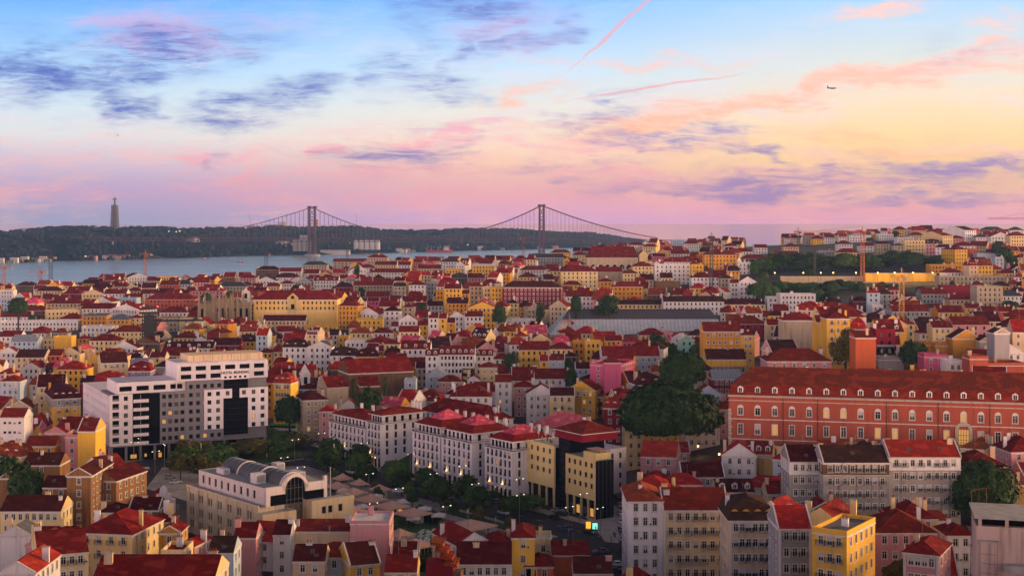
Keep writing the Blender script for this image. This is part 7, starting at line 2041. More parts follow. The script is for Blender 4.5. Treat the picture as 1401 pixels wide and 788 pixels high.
# the huge fig tree and its neighbours
big = dome_mesh(77, 19.8, 13.0, 20000, .62, M_LEAFD)
tree(917, 521, 492, 150, 'dark', 'biggest tree, a huge dark rounded crown left of the red barracks', crown=big, lowpx=100)
big2 = dome_mesh(78, 10.2, 9.0, 8000, .5, M_LEAFD)
tree(933, 482, 560, 66, 'green', 'large green tree rising just behind the biggest tree', crown=big2, lowpx=56)
mid1 = crown_mesh(79, 6.6, 9.0, 5200, .42, M_LEAFO, 12)
tree(1157, 450, 560, 48, 'olive', 'olive green loose crowned tree beside the orange blank wall', crown=mid1, lowpx=58)
big3 = dome_mesh(80, 10.8, 9.8, 9000, .42, M_LEAFD)
tree(1343, 641, 372, 100, 'dark', 'broad dark tree with yellow blossoms in front of the barracks right end', crown=big3, lowpx=98)
for sx, top, Y, wpx, low, kind, lab in [
 (1249, 467, 575, 36, 46, 'dark', 'slim dark tree rising behind the barracks roof, right of the tower crane'), (1187, 486, 552, 30, 22, 'dark', 'low round dark bush like tree between the olive tree and the crane'),
 (396, 543, 575, 38, 48, 'dark', 'dark dense tree in front of the narrow yellow block'), (504, 532, 560, 34, 32, 'dark', 'dark bushy tree below the palms beside the church'),
 (604, 650, 476, 32, 42, 'dark', 'dense dark tree on the avenue, leftmost of the trees before the pink topped blocks'), (677, 671, 446, 28, 36, 'dark', 'dark tree on the avenue at the corner of the last white block'),
 (700, 641, 462, 46, 42, 'dark', 'tall dark tree before the left end of the yellow office block'), (728, 679, 425, 54, 46, 'green', 'bright green rounded tree at the junction below the yellow office block'),
 (452, 600, 500, 36, 60, 'dark', 'tall dark tree group end beside the white flagpole on the square'), (488, 608, 505, 34, 36, 'dark', 'dark tree behind the tan tents near the top of the square'),
 (35, 640, 420, 46, 52, 'dark', 'dark tree wedged between the old brown houses at the frame edge'), (12, 626, 440, 44, 30, 'dark', 'low dark tree at the frame edge below the plain white block'),
 (538, 720, 395, 26, 42, 'dark', 'dark narrow tree just right of the plain pale pink block'), (831, 405, 905, 34, 26, 'dark', 'dark spreading tree behind the dark ridge of the station'),
 (788, 404, 900, 14, 30, 'dark', 'slender dark conifer like tree behind the left end of the station'), (738, 418, 885, 13, 22, 'dark', 'slender dark tree at the left end of the glass station'),
 (577, 415, 960, 15, 24, 'dark', 'dark upright tree among the houses right of the yellow palace'), (489, 362, 1330, 9, 13, 'dark', 'dark tree on the skyline below the farther span of the bridge'),
 (683, 418, 890, 18, 20, 'dark', 'dark tree below the left end of the dark red block'), (898, 459, 735, 26, 22, 'dark', 'dark tree left of the mint green house'), (918, 470, 720, 20, 14, 'dark', 'low dark tree below the mint green house'),
 (778, 490, 690, 14, 24, 'dark', 'dark tree below the pale houses left of the magenta cube'), (782, 504, 640, 16, 18, 'dark', 'small dark tree by the white gables left of the magenta cube'), (700, 484, 700, 22, 20, 'dark', 'dark tree among the red roofs left of the yellow house gables'),
 (25, 408, 1010, 26, 16, 'dark', 'dark low tree among roofs at the frame edge below the river'), (955, 470, 700, 18, 16, 'green', 'green tree at the right side of the mint green house'), (610, 712, 405, 20, 16, 'green', 'small green tree on the lawn of the square'),
 (1235, 768, 300, 44, 26, 'olive', 'pale leafed shrub like tree at the bottom edge under the pink houses'), (590, 757, 345, 40, 20, 'dark', 'dark leafy clump behind the stepped red chimney')]:
    tree(sx, top, Y, wpx, kind, lab, lowpx=low)
# bosquet by the hotel
for k, (sx, top, w_, Y) in enumerate([(262, 606, 40, 520), (285, 598, 40, 540), (308, 594, 44, 545), (332, 588, 44, 552), (356, 590, 44, 555), (382, 594, 46, 552), (400, 598, 34, 545), (300, 612, 40, 505), (256, 616, 36, 500), (345, 604, 46, 530), (380, 606, 40, 528)]):
    tree(sx, top - 3, Y, w_ * 1.25, 'green' if k % 3 else 'olive', 'green round tree in the clump in front of the big modern hotel', 'trees in front of the hotel', lowpx=42)
for k, (sx, top, w_, Y) in enumerate([(247, 622, 30, 480), (272, 622, 32, 478), (293, 630, 26, 470)]): tree(sx, top, Y, w_, 'olive' , 'reddish olive small tree at the near edge of the hotel clump', 'small trees at the near edge of the hotel clump', lowpx=24)
# trees lining the avenue
for k in range(16):
    p = tv(28 + k * 7.2, -18.2 - (k % 3) * 2.2); sx = 700.5 + F * p.x / p.y; H_ = 7.5 + (k * 37 % 5) * .7
    tree(sx, EYE + (CAMH - H_) * F / p.y, p.y, 30, ('dark', 'green', 'dark')[k % 3], 'small dark tree in the row along the avenue side of the square', 'trees along the avenue side of the square', lowpx=26)
for k, (t, v) in enumerate([(60, -30), (76, -26), (88, -33), (92, -24), (112, -24), (120, -27), (128, -24), (134, -28), (70, -38), (50, -26), (140, -33), (104, -31), (126, -52), (146, -26)]):
    p = tv(t, v); sx = 700.5 + F * p.x / p.y; H_ = 3.2 + (k * 29 % 4) * .8
    tree(sx, EYE + (CAMH - H_) * F / p.y, p.y, 15, ('green', 'olive', 'dark')[k % 3], 'small young tree between the tan tents on the square', 'young trees between the tents', lowpx=12)
# wooded terrace on the right hillside
rn = random.Random(21)
for k in range(34):
    sx = 1042 + k * 7.6; Y = rn.uniform(1215, 1290); tree(sx, rn.uniform(346, 358) - (5 if 1180 < sx < 1270 else 0), Y, rn.uniform(22, 34), ('dark', 'dark', 'olive')[k % 3] if k % 5 else 'green', 'dark crowned tree in the belt above the floodlit yellow wall', 'tree belt above the floodlit wall', lowpx=rn.uniform(24, 32))
for k in range(22):
    sx = 1022 + rn.random() ** .8 * 140; Y = rn.uniform(985, 1075); tree(sx, rn.uniform(384, 402), Y, rn.uniform(16, 30), ('dark', 'dark', 'green')[k % 3], 'dark tree on the slope below the old stone retaining wall', 'trees below the old stone wall', lowpx=22)
for k, (sx, top, Y, w_) in enumerate([(1262, 392, 1050, 18), (1374, 338, 1230, 22), (1386, 352, 1210, 18), (1366, 330, 1260, 18), (1090, 412, 960, 20), (1135, 402, 980, 26), (1380, 412, 930, 24), (1180, 420, 960, 16), (1226, 316, 1700, 12), (1190, 325, 1600, 10), (1040, 352, 1330, 24), (1020, 362, 1300, 22), (1030, 375, 1250, 26), (1026, 388, 1200, 24)]):
    tree(sx, top, Y, w_, 'dark', 'dark tree standing among the houses of the right hillside', 'single trees on the right hillside', lowpx=w_ * .9)
rn = random.Random(5)
for k in range(26):   # greenery showing between the roofs
    sx, Y = rn.uniform(40, 1380), rn.uniform(640, 1250); x = U(sx) * Y; z = terr(x, Y) + rn.uniform(8, 11)
    tree(sx, EYE + (CAMH - z) * F / Y, Y, rn.uniform(9, 15), ('dark', 'green')[k % 2], 'small green tree top showing between the red roofs', 'tree tops between the roofs', lowpx=20)

rn = random.Random(31)
for k in range(16):
    sx, Y = 1060 + k * 11 + rn.uniform(-4, 4), rn.uniform(1060, 1086); x = U(sx) * Y
    tree(sx, rn.uniform(382, 394), Y, rn.uniform(11, 20), ('dark', 'green')[k % 2], 'dark bush growing against the old stone wall on the right hill', 'bushes against the old stone wall', lowpx=12)
# two palms by the church
def palm(sx, top, Y, label):
    x = U(sx) * Y; z = terr(x, Y); H_ = CAMH - (top - EYE) * Y / F - z; rt_ = empty('palm_tree', (x, Y, z), 0, label, 'tree', None)
    mb = MB(); mb.bar((0, 0, -1), (0, 0, H_ - 3), .5, M_BARK, 8, .38); mb.build('trunk', rt_)
    mb = MB(); rn = random.Random(int(sx)); mi = mb.mi(M_LEAFO)
    for k in range(70):
        a_ = rn.uniform(0, 6.28); e_ = rn.uniform(-.9, 1.35); d_ = Vector((math.cos(a_), math.sin(a_), 0)); p = Vector((0, 0, H_ - 3)); prev = p; Lf = rn.uniform(2.6, 3.6)
        for j in range(4):
            t = (j + 1) / 4; q = Vector((0, 0, H_ - 3)) + d_ * Lf * t * math.cos(e_) + Vector((0, 0, Lf * t * math.sin(e_) - 1.6 * t * t)); sd = Vector((-d_.y, d_.x, 0)) * (.34 * (1.1 - t))
            mb.poly([prev - sd, prev + sd, q + sd * .7, q - sd * .7], M_LEAFO); prev = q
    mb.build('crown', rt_)
    mb = MB(); mi = mb.mi(M_LEAFD)
    for k in range(500):
        a_ = rn.uniform(0, 6.28); zz = rn.uniform(.5, H_ - 5); r_ = rn.uniform(.5, 1.5) * (1 if zz < H_ * .6 else .6); p = Vector((math.cos(a_) * r_, math.sin(a_) * r_, zz)); s = .35
        u_ = Vector((-math.sin(a_), math.cos(a_), .3)).normalized(); mb.poly([p - u_ * s, p + Vector((0, 0, s)), p + u_ * s, p - Vector((0, 0, s))], M_LEAFD)
    mb.build('ivy', rt_)
palm(484, 512, 590, 'tall palm with an ivy covered trunk, left one of the pair by the church')
palm(527, 509, 590, 'tall palm with a pale shaggy crown, right one of the pair by the church')

# ================================================================== tents, kiosks, lamps on the square
def tent(x, y, w_, label, mat=M_TENT, hh=3.0, rise=1.6, rz=0.0, group='tan tents on the square'):
    rt_ = empty('tent', (x, y, .2), rz, label, 'tent', group)
    mb = MB(); h2 = w_ / 2; n = 4
    ring = lambda k, z: [(math.cos(R(45 + 90 * j)) * h2 * 1.414 * k, math.sin(R(45 + 90 * j)) * h2 * 1.414 * k, z) for j in range(4)]
    lv = [ring(1, hh), ring(.62, hh + rise * .28), ring(.3, hh + rise * .62), ring(.02, hh + rise)]
    for a_, b_ in zip(lv, lv[1:]):
        for j in range(4): mb.poly([a_[j], a_[(j + 1) % 4], b_[(j + 1) % 4], b_[j]], mat)
    for j in range(4): p, q = lv[0][j], lv[0][(j + 1) % 4]; mb.poly([p, q, (q[0], q[1], hh - .35), (p[0], p[1], hh - .35)], mat)
    mb.build('canopy', rt_)
    for j in range(4): mb = MB(); p = ring(.94, 0)[j]; mb.bar((p[0], p[1], 0), (p[0], p[1], hh), .06, M_STEEL); mb.build('post', rt_)
    return rt_
for k, (cx, cy, w_) in enumerate([(378, 350, 5.0), (353, 385, 6.0), (423, 412, 7.0), (450, 373, 4.6), (500, 440, 7.6), (538, 398, 5.6), (590, 470, 8.2), (682, 500, 8.6), (425, 492, 7), (497, 522, 9), (932, 552, 11), (625, 592, 7), (690, 634, 9)]):
    sx, sy = 350 + cx / 3.177, 540 + cy / 3.177; p = gp(sx, sy, 4.0)
    tent(p.x, p.y, w_, 'tan peaked fabric tent on the paved square', rz=aa + (k % 3) * .1)
for k, (sx, sy) in enumerate([(552, 683), (581, 693), (497, 690), (520, 700), (470, 668), (515, 676), (545, 668), (600, 702), (620, 716), (478, 700), (566, 706)]):
    p = gp(sx, sy, 3.0); tent(p.x, p.y, 4.0, 'small white parasol among the tan tents', M_TENTW, 2.4, .7, group='white parasols among the tan tents')
M_KIOSK = plain('kiosk_white', (0.62, 0.58, 0.56), 0.6)
for k, (cx, cy) in enumerate([(432, 445), (505, 470), (370, 415), (640, 505), (700, 535), (545, 425)]):
    p = gp(350 + cx / 3.177, 540 + cy / 3.177, 1.5); rt_ = empty('kiosk', (p.x, p.y, .2), aa, 'small white snack kiosk under a tan tent', 'kiosk', 'snack kiosks under the tents')
    mb = MB(); facade(mb, (-1.8, -1.2, 0), (1, 0, 0), 3.6, 2.4, [(.3, 1.0, 3.3, 2.1)], M_KIOSK, .3, M_LIT if k % 3 == 0 else M_BLACKGL, 0); mb.box(-1.8, -1.19, 0, 1.8, 1.2, 2.4, M_KIOSK, 'fb'); mb.build('body', rt_)
    mb = MB(); mb.box(-2, -1.4, 2.4, 2, 1.4, 2.55, M_STEEL); mb.build('roof', rt_); mb = MB(); mb.box(-1.6, -1.5, .95, 1.6, -1.2, 1.0, M_STEEL); mb.build('counter', rt_)
# green and white glasshouse frames
M_GH = plain('glasshouse_white', (0.55, 0.60, 0.52), 0.5); M_GHG = plain('glasshouse_green', (0.20, 0.27, 0.16), 0.6)
for k, (cx, cy, w_) in enumerate([(770, 600, 9), (830, 590, 8), (870, 615, 7), (800, 625, 8)]):
    p = gp(350 + cx / 3.177, 540 + cy / 3.177, 4.0); rt_ = empty('pavilion', (p.x, p.y, .2), aa + .5 * (k % 2), 'low white and green framed glass pavilion at the near end of the square', 'pavilion', 'glass pavilions on the square')
    mb = MB(); h2 = w_ / 2
    for j in range(9):
        x = -h2 + w_ * j / 8; prev = None
        for t in range(7): q = Vector((x, -3 + t, 2.6 + 1.5 * math.sin(math.pi * t / 6))); 
        for t in range(6): mb.bar((x, -3 + t, 2.6 + 1.5 * math.sin(math.pi * t / 6)), (x, -2 + t, 2.6 + 1.5 * math.sin(math.pi * (t + 1) / 6)), .09, M_GHG)
        mb.bar((x, -3, 0), (x, -3, 2.6), .09, M_GH); mb.bar((x, 3, 0), (x, 3, 2.6), .09, M_GH)
    mb.build('frame', rt_)
    mb = MB()
    for j in range(8):
        for t in range(6):
            if (j + t) % 3 == 0: continue
            xa_, xb_ = -h2 + w_ * j / 8 + .06, -h2 + w_ * (j + 1) / 8 - .06
            za, zb = 2.55 + 1.5 * math.sin(math.pi * t / 6), 2.55 + 1.5 * math.sin(math.pi * (t + 1) / 6)
            mb.poly([(xa_, -3 + t, za), (xb_, -3 + t, za), (xb_, -2 + t, zb), (xa_, -2 + t, zb)], M_GH if t < 4 else M_VAULT)
    mb.build('roof', rt_); mb = MB(); mb.box(-h2 + .1, -2.9, 0, h2 - .1, 2.9, 2.3, M_VAULT, 'b'); mb.build('glass_wall', rt_)
# street lamps
LAMPS = []
def lamp_parts(h_, arm=1.6, on=True):
    rt_ = empty('street_lamp', (0, 0, 0)); mb = MB(); mb.bar((0, 0, 0), (0, 0, h_), .11, M_STEEL, 6, .06); mb.bar((0, 0, h_), (arm, 0, h_ + .3), .05, M_STEEL); mb.bar((0, 0, h_), (-arm * .6, 0, h_ + .3), .05, M_STEEL); mb.build('pole', rt_)
    for x in (arm, -arm * .6): mb = MB(); mb.box(x - .35, -.15, h_ + .22, x + .35, .15, h_ + .36, M_STEEL); mb.lathe([(0, h_ + .05), (.2, h_ + .12), (.22, h_ + .21), (0, h_ + .215)], M_WLAMP if on else M_FRAME, 8, (x, 0)); mb.build('lamp_head', rt_)
    return rt_
LP = [(t, -17.8) for t in range(8, 170, 22)] + [(t, -2.2) for t in range(0, 170, 30)] + [(84, -34), (60, -45), (110, -40), (124, -58), (98, -60), (72, -56), (140, -44), (40, -40)]
proto = lamp_parts(8.0)
for k, (t, v) in enumerate(LP):
    o = proto if k == 0 else copy_tree(proto); o.location = tv(t, v, .2); o.rotation_euler = (0, 0, aa + R(90)); tag(o, 'thin steel street lamp with two small heads on the square', 'street lamp', 'street lamps on the square')
for k, (sx, sy) in enumerate([(183, 636), (192, 630), (225, 640), (790, 700), (822, 735), (897, 788), (889, 752), (212, 650)]):
    o = copy_tree(proto); p = gp(sx, sy); o.location = (p.x, p.y, .1); o.rotation_euler = (0, 0, k); tag(o, 'thin steel street lamp standing at a street junction', 'street lamp', 'street lamps at the junctions')
for sx, sy, top, lab in ((457, 650, 608, 'tall white flagpole at the upper end of the square'), (452, 690, 640, 'shorter white mast beside the arched glass front'), (275, 640, 607, 'white mast in front of the hotel trees'), (365, 626, 607, 'white mast at the curved kerb right of the hotel trees')):
    p = gp(sx, sy); mb = MB(); h_ = (sy - top) * p.y / F; mb.bar((0, 0, 0), (0, 0, h_), .2, M_FRAME, 8, .12); mb.lathe([(0, h_), (.25, h_ + .15), (0, h_ + .4)], M_FRAME, 8)
    tag(mb.build('mast', None, p), lab, 'mast')
# advertising lights
def adlight(sx, sy, w_, h_, col, label, z=1.2):
    p = gp(sx, sy, z); rt_ = empty('advertising_panel', (p.x, p.y, .2), aa + R(50), label, 'advertising panel')
    mb = MB(); mb.box(-w_ / 2 - .1, 0, .5, w_ / 2 + .1, .25, .7 + h_ + .1, M_DFRAME); mb.bar((0, .12, -.2), (0, .12, .5), .08, M_STEEL); mb.build('frame', rt_)
    mb = MB(); m_ = lit('advert_' + label[:8], col, 1.3); mb.box(-w_ / 2, -.03, .7, w_ / 2, -.003, .7 + h_, m_); mb.build('screen', rt_)
adlight(805, 721, 1.4, 1.9, (1.0, .45, .03), 'amber glowing advertising panel at the kerb of the junction'); adlight(814, 722, 1.4, 1.7, (.25, 1.0, .75), 'green glowing advertising panel at the kerb of the junction')
adlight(416, 592, 2.2, 2.6, (1.0, .55, .08), 'orange lit advertising panel at the far end of the avenue'); adlight(422, 592, 1.8, 2.4, (.6, .95, .8), 'pale green lit advertising panel at the far end of the avenue')
p = gp(884, 787, 1.5); rt_ = empty('bus_shelter', (p.x, p.y, .2), R(-8), 'bus shelter with a red and yellow lit advertisement at the street corner', 'bus shelter')
mb = MB(); mb.box(-3, -1, 2.5, 3, 1, 2.7, M_IRON); mb.box(-3, .9, 0, 3, 1, 2.5, M_VAULT); mb.build('roof', rt_)
for x, c_ in ((-2.2, (1, .75, .05)), (-.8, (1, .08, .04)), (1.6, (.6, 1, .1))): mb = MB(); mb.box(x - .6, -.95, .4, x + .6, -.85, 2.3, lit('shelter_light%d' % (x * 10), c_, 1.4)); mb.build('lit_poster', rt_)

# ================================================================== vehicles
CARP = [plain('car_' + n_, c_, .35, .0, .05, .5) for n_, c_ in (('white', (.6, .6, .6)), ('silver', (.32, .33, .35)), ('black', (.015, .015, .018)), ('red', (.35, .02, .02)), ('blue', (.03, .06, .16)), ('grey', (.12, .12, .13)))]
CARN = ['white', 'silver', 'black', 'red', 'dark blue', 'grey']
M_TYRE = plain('tyre', (.015, .015, .015), .9)
def car_parts():
    rt_ = empty('parked_car', (0, 0, 0)); mb = MB()
    prof = [(-2.1, .35), (-2.15, .75), (-2.0, .92), (-1.55, .98), (-1.1, 1.42), (.35, 1.45), (1.0, 1.0), (1.95, .88), (2.15, .7), (2.15, .35)]
    yw = lambda z: .84 if z < 1.05 else .66
    for (x0, z0_), (x1, z1_) in zip(prof, prof[1:]): mb.poly([(x0, -yw(z0_), z0_), (x1, -yw(z1_), z1_), (x1, yw(z1_), z1_), (x0, yw(z0_), z0_)], CARP[0])
    for s in (-1, 1): mb.poly([(x, s * yw(z), z) for x, z in prof][::s], CARP[0])
    mb.poly([(-2.1, -.84, .35), (-2.1, .84, .35), (2.15, .84, .35), (2.15, -.84, .35)], M_TYRE); mb.build('body', rt_)
    mb = MB()
    for s in (-1, 1): mb.poly([(-1.35, s * .80, 1.04), (.85, s * .80, 1.04), (.3, s * .70, 1.37), (-1.02, s * .70, 1.37)], M_GLASS)
    mb.poly([(.38, -.62, 1.445), (.98, -.74, 1.04), (.98, .74, 1.04), (.38, .62, 1.445)], M_GLASS); mb.poly([(-1.13, -.62, 1.43), (-1.52, -.74, 1.03), (-1.52, .74, 1.03), (-1.13, .62, 1.43)], M_GLASS)
    for v_i, v_ in enumerate(mb.v): mb.v[v_i] = (v_[0], v_[1] * 1.02, v_[2] + .012)
    mb.build('windows', rt_)
    for x in (-1.35, 1.35):
        for s in (-1, 1): mb = MB(); mb.bar((x, s * .68, .33), (x, s * .88, .33), .33, M_TYRE, 10); mb.bar((x, s * .881, .33), (x, s * .895, .33), .19, M_STEEL, 8); mb.build('wheel', rt_)
    for s in (-1, 1): mb = MB(); mb.box(2.12, s * .6 - .16, .66, 2.18, s * .6 + .16, .82, M_FRAME); mb.build('headlight', rt_)
    for s in (-1, 1): mb = MB(); mb.box(-2.17, s * .62 - .14, .7, -2.1, s * .62 + .14, .86, plain('tail_red', (.3, .01, .01), .4) if s < 0 else bpy.data.materials['tail_red']); mb.build('taillight', rt_)
    return rt_
car0 = car_parts(); NC = [0]
def car(x, y, z, rz, ci, where, group):
    o = car0 if NC[0] == 0 else copy_tree(car0); NC[0] += 1
    o.location = (x, y, z); o.rotation_euler = (0, 0, rz)
    tag(o, '%s car %s' % (CARN[ci], where), 'car', '%s cars %s' % (CARN[ci], group))
    for ch in o.children:
        if ch.name.startswith('body'): ch.material_slots[0].link = 'OBJECT'; ch.material_slots[0].material = CARP[ci]
rn = random.Random(11)
for k in range(12):
    sy = 632 + k * 6.6; sx = 842.5 + k * .95; 
    Y = 505 - k * 11.5; x = U(sx) * Y; car(x, Y, terr(x, Y) + .08, R(96) + rn.uniform(-.04, .04), (1, 0, 5, 1, 0, 2, 1, 0, 0, 5, 1, 2)[k], 'parked along the curving side street', 'parked along the side street')
for k, (sx, sy, rz, ci) in enumerate([(767, 706, -10, 2), (763, 701, -20, 1), (806, 731, -45, 2), (822, 757, 200, 5), (846, 775, 12, 0), (838, 784, 190, 2)]):
    p = gp(sx, sy); car(p.x, p.y, .08, R(rz), ci, 'driving through the junction below the yellow office block', 'at the junction')
for k in range(9):
    p = tv(40 + k * 14.5, -6.2 if k % 2 else -13.6); car(p.x, p.y, .08, aa + (math.pi if k % 2 else 0), k * 2 % 6, 'on the avenue in front of the white apartments', 'on the avenue')
for k, (sx, sy, rz, ci) in enumerate([(1006 - 36, 602, 100, 0), (948, 604, 80, 1), (975, 613, 95, 2), (962, 610, 100, 5)]):
    Y = 470 - k * 5; x = U(sx) * Y; car(x, Y, terr(x, Y) + .1, R(rz), ci, 'parked under the biggest tree beside the barracks', 'parked under the biggest tree')
for k, (sx, sy, rz, ci) in enumerate([(232, 655, 30, 1), (240, 662, 30, 0), (172, 650, 150, 5), (186, 655, 150, 2), (402, 606, -30, 1), (432, 612, -50, 0)]):
    p = gp(sx, sy); car(p.x, p.y, .08, R(rz), ci, 'at the street crossing near the big modern hotel', 'near the hotel')
p = gp(388, 590); rt_ = empty('bus', (p.x, p.y, .08), R(-14), 'green and white city bus at the far end of the avenue', 'bus')
M_BUSG = plain('bus_green', (.06, .30, .08), .4)
mb = MB(); mb.box(-6, -1.25, .4, 6, 1.25, 1.5, CARP[0]); mb.box(-6, -1.25, 2.5, 6, 1.25, 3.05, M_BUSG); mb.box(-5.95, -1.2, 1.5, 5.95, 1.2, 2.5, M_BUSG); mb.build('body', rt_)
mb = MB()
for k in range(7): mb.box(-5.7 + k * 1.63, -1.22, 1.55, -4.25 + k * 1.63, -1.205, 2.45, M_GLASS)
mb.build('windows', rt_)
for x in (-3.6, 3.6):
    for s in (-1, 1): mb = MB(); mb.bar((x, s * 1.0, .5), (x, s * 1.27, .5), .5, M_TYRE, 10); mb.build('wheel', rt_)

# ================================================================== people, a few pixels tall
def person_mesh(stride, seed):
    rn = random.Random(seed); V = [(0, 0, .95), (0, 0, 1.18), (0, 0, 1.42), (0, .01, 1.53), (0, .02, 1.66), (-.09, 0, .9), (-.1, stride * .5, .5), (-.1, stride * .6 - .06, .06), (.09, 0, .9), (.1, -stride * .35, .5), (.1, -stride - .02, .06), (-.2, 0, 1.4), (-.25, .03, 1.12), (-.24, .14, .9), (.2, 0, 1.4), (.25, -.04, 1.12), (.24, .06, .88), (-.1, stride * .6 + .1, .04), (.1, -stride + .14, .04)]
    E = [(0, 1), (1, 2), (2, 3), (3, 4), (0, 5), (5, 6), (6, 7), (0, 8), (8, 9), (9, 10), (2, 11), (11, 12), (12, 13), (2, 14), (14, 15), (15, 16), (7, 17), (10, 18)]
    RR = [.15, .14, .15, .055, .105, .1, .07, .05, .1, .07, .05, .07, .05, .04, .07, .05, .04, .04, .04]
    me = bpy.data.meshes.new('person'); me.from_pydata(V, E, []); o = bpy.data.objects.new('person', me); COL.objects.link(o)
    md = o.modifiers.new('s', 'SKIN'); 
    for i, r_ in enumerate(RR): me.skin_vertices[0].data[i].radius = (r_, r_ * .8)
    me.skin_vertices[0].data[0].use_root = True
    sb = o.modifiers.new('d', 'SUBSURF'); sb.levels = 1
    m2 = bpy.data.meshes.new_from_object(o.evaluated_get(bpy.context.evaluated_depsgraph_get())); bpy.data.objects.remove(o); return m2
M_SKIN = plain('skin', (.42, .26, .18), .7); M_CL = [plain('cloth_' + n_, c_, .9) for n_, c_ in (('dark', (.02, .02, .025)), ('white', (.55, .53, .52)), ('red', (.35, .04, .04)), ('blue', (.05, .08, .18)))]
M_TROUS = plain('trousers', (.03, .03, .045), .9)
PM = []
for i in range(4):
    me = person_mesh(.22 if i % 2 else .05, i); me.materials.clear()
    for m_ in (M_CL[i], M_TROUS, M_SKIN): me.materials.append(m_)
    for pl in me.polygons:
        z = sum(me.vertices[v].co.z for v in pl.vertices) / len(pl.vertices); pl.material_index = 2 if z > 1.48 or (z < .95 and abs(me.vertices[pl.vertices[0]].co.x) > .19) else (1 if z < .92 else 0); pl.use_smooth = True
    PM.append(me)
CLN = ['dark', 'white', 'red', 'blue']
rn = random.Random(17)
def person(x, y, z, where, group):
    k = rn.randrange(4); o = put('person', PM[k], None, (x, y, z), rn.uniform(0, 6.28)); tag(o, 'tiny person in a %s top %s' % (CLN[k], where), 'person', '%s tops, %s' % (CLN[k], group))
for k in range(34): p = tv(rn.uniform(40, 150), rn.uniform(-66, -32)); person(p.x, p.y, .22, 'walking between the tan tents', 'people between the tents')
for k in range(14): p = tv(rn.uniform(10, 170), rn.uniform(-2.9, -.6)); person(p.x, p.y, .22, 'on the pavement before the white apartments', 'people on the avenue pavement')
for sx, sy in ((840, 736), (842, 737), (848, 734), (823, 738), (845, 760), (851, 759), (836, 742), (815, 728), (793, 714), (770, 690)): p = gp(sx, sy); person(p.x, p.y, .23, 'at the junction kerb below the yellow office block', 'people at the junction')
for k in range(16): p = office_pt(rn.uniform(XB - 6, XB - .6), rn.uniform(.6, max(1, DY - 1)), 17.47); person(p.x, p.y, p.z, 'on the crowded rooftop terrace of the yellow office block', 'people on the rooftop terrace')
for k in range(8): p = office_pt(rn.uniform(2, 20), rn.uniform(1, 8), 18.52); person(p.x, p.y, p.z, 'on the upper roof terrace of the yellow office block', 'people on the upper roof terrace')
for k in range(5):
    p = office_pt(2.5 + k * 4, 3.5, 18.5); mb = MB(); mb.bar((0, 0, 0), (0, 0, 2.4), .04, M_FRAME); mb.lathe([(0, 2.0), (.25, 2.1), (.3, 2.6), (.12, 3.6), (0, 3.7)], M_TENTW, 8)
    tag(mb.build('parasol', None, p), 'white folded parasol on the roof terrace of the yellow office block', 'parasol', 'folded parasols on the roof terrace')

# ================================================================== cranes
M_CRY = plain('crane_yellow', (.55, .30, .05), .6); M_CRO = plain('crane_orange', (.40, .13, .06), .6); M_CRD = plain('crane_dark', (.06, .06, .07), .6); M_CRR = plain('crane_red', (.30, .05, .05), .6)
def lattice(mb, p, q, w_, n, mat, r_):
    p, q = Vector(p), Vector(q); d_ = (q - p).normalized(); up = Vector((0, 0, 1)) if abs(d_.z) < .9 else Vector((1, 0, 0)); u_ = d_.cross(up).normalized() * w_; v_ = d_.cross(u_).normalized() * w_
    cs = [u_ + v_, u_ - v_, -u_ - v_, -u_ + v_]
    for c_ in cs: mb.bar(p + c_, q + c_, r_, mat)
    for k in range(n):
        a_, b_ = p + (q - p) * k / n, p + (q - p) * (k + 1) / n
        for j in range(4): mb.bar(a_ + cs[j], b_ + cs[(j + 1) % 4], r_ * .7, mat, 3); mb.bar(a_ + cs[j], a_ + cs[(j + 1) % 4], r_ * .7, mat, 3)
def crane(sx, top, base, Y, jibL, jibR, mat, label, w_=.9, tilt=0, rz=0.0, hook=True, apex=5):
    x = U(sx) * Y; s_ = Y / F; zt = CAMH - (top - EYE) * s_; zb = CAMH - (base - EYE) * s_; zb = min(zb, terr(x, Y)); h_ = zt - zb
    rt_ = empty('tower_crane', (x, Y, zb), rz, label, 'crane')
    mb = MB(); lattice(mb, (0, 0, 0), (0, 0, h_), w_, int(h_ / 3), mat, .16 * max(1, s_ * 1.2)); mb.build('mast', rt_)
    if jibR or jibL:
        mb = MB(); 
        if jibR: lattice(mb, (0, 0, h_ + .5), (jibR * s_, 0, h_ + .5 + tilt * jibR * s_), w_ * .6, max(4, int(abs(jibR) * s_ / 3)), mat, .12 * max(1, s_ * 1.2)); mb.bar((0, 0, h_ + apex), (jibR * s_ * .7, 0, h_ + 1 + tilt * jibR * s_ * .7), .1, M_CRD)
        mb.build('jib', rt_)
        mb = MB(); lattice(mb, (0, 0, h_ + .5), (jibL * s_, 0, h_ + .5), w_ * .6, 4, mat, .12 * max(1, s_ * 1.2)); mb.bar((0, 0, h_ + apex), (jibL * s_ * .9, 0, h_ + 1), .1, M_CRD); mb.box(jibL * s_ - 1.2, -.8, h_ - 1.5, jibL * s_ + 1.2, .8, h_ + .3, M_CONC); mb.build('counter_jib', rt_)
        mb = MB(); mb.bar((0, 0, h_), (0, 0, h_ + apex), .5, mat, 4, .2); mb.box(.8, -1, h_ - 1.8, 2.4, 1, h_ + .2, mat); mb.box(1.0, -1.03, h_ - 1.2, 2.2, -1.005, h_ - .2, M_GLASS); mb.build('cab', rt_)
    return rt_
crane(1233.5, 380, 488, 690, -5, 16, M_CRY, 'tall yellow tower crane with a red jib rising behind the barracks', 1.1, .0, R(160))
crane(1180, 318, 392, 1130, 14, -94, M_CRO, 'orange lit tower crane with a very long thin jib on the right hill', 1.3, .0, R(0))
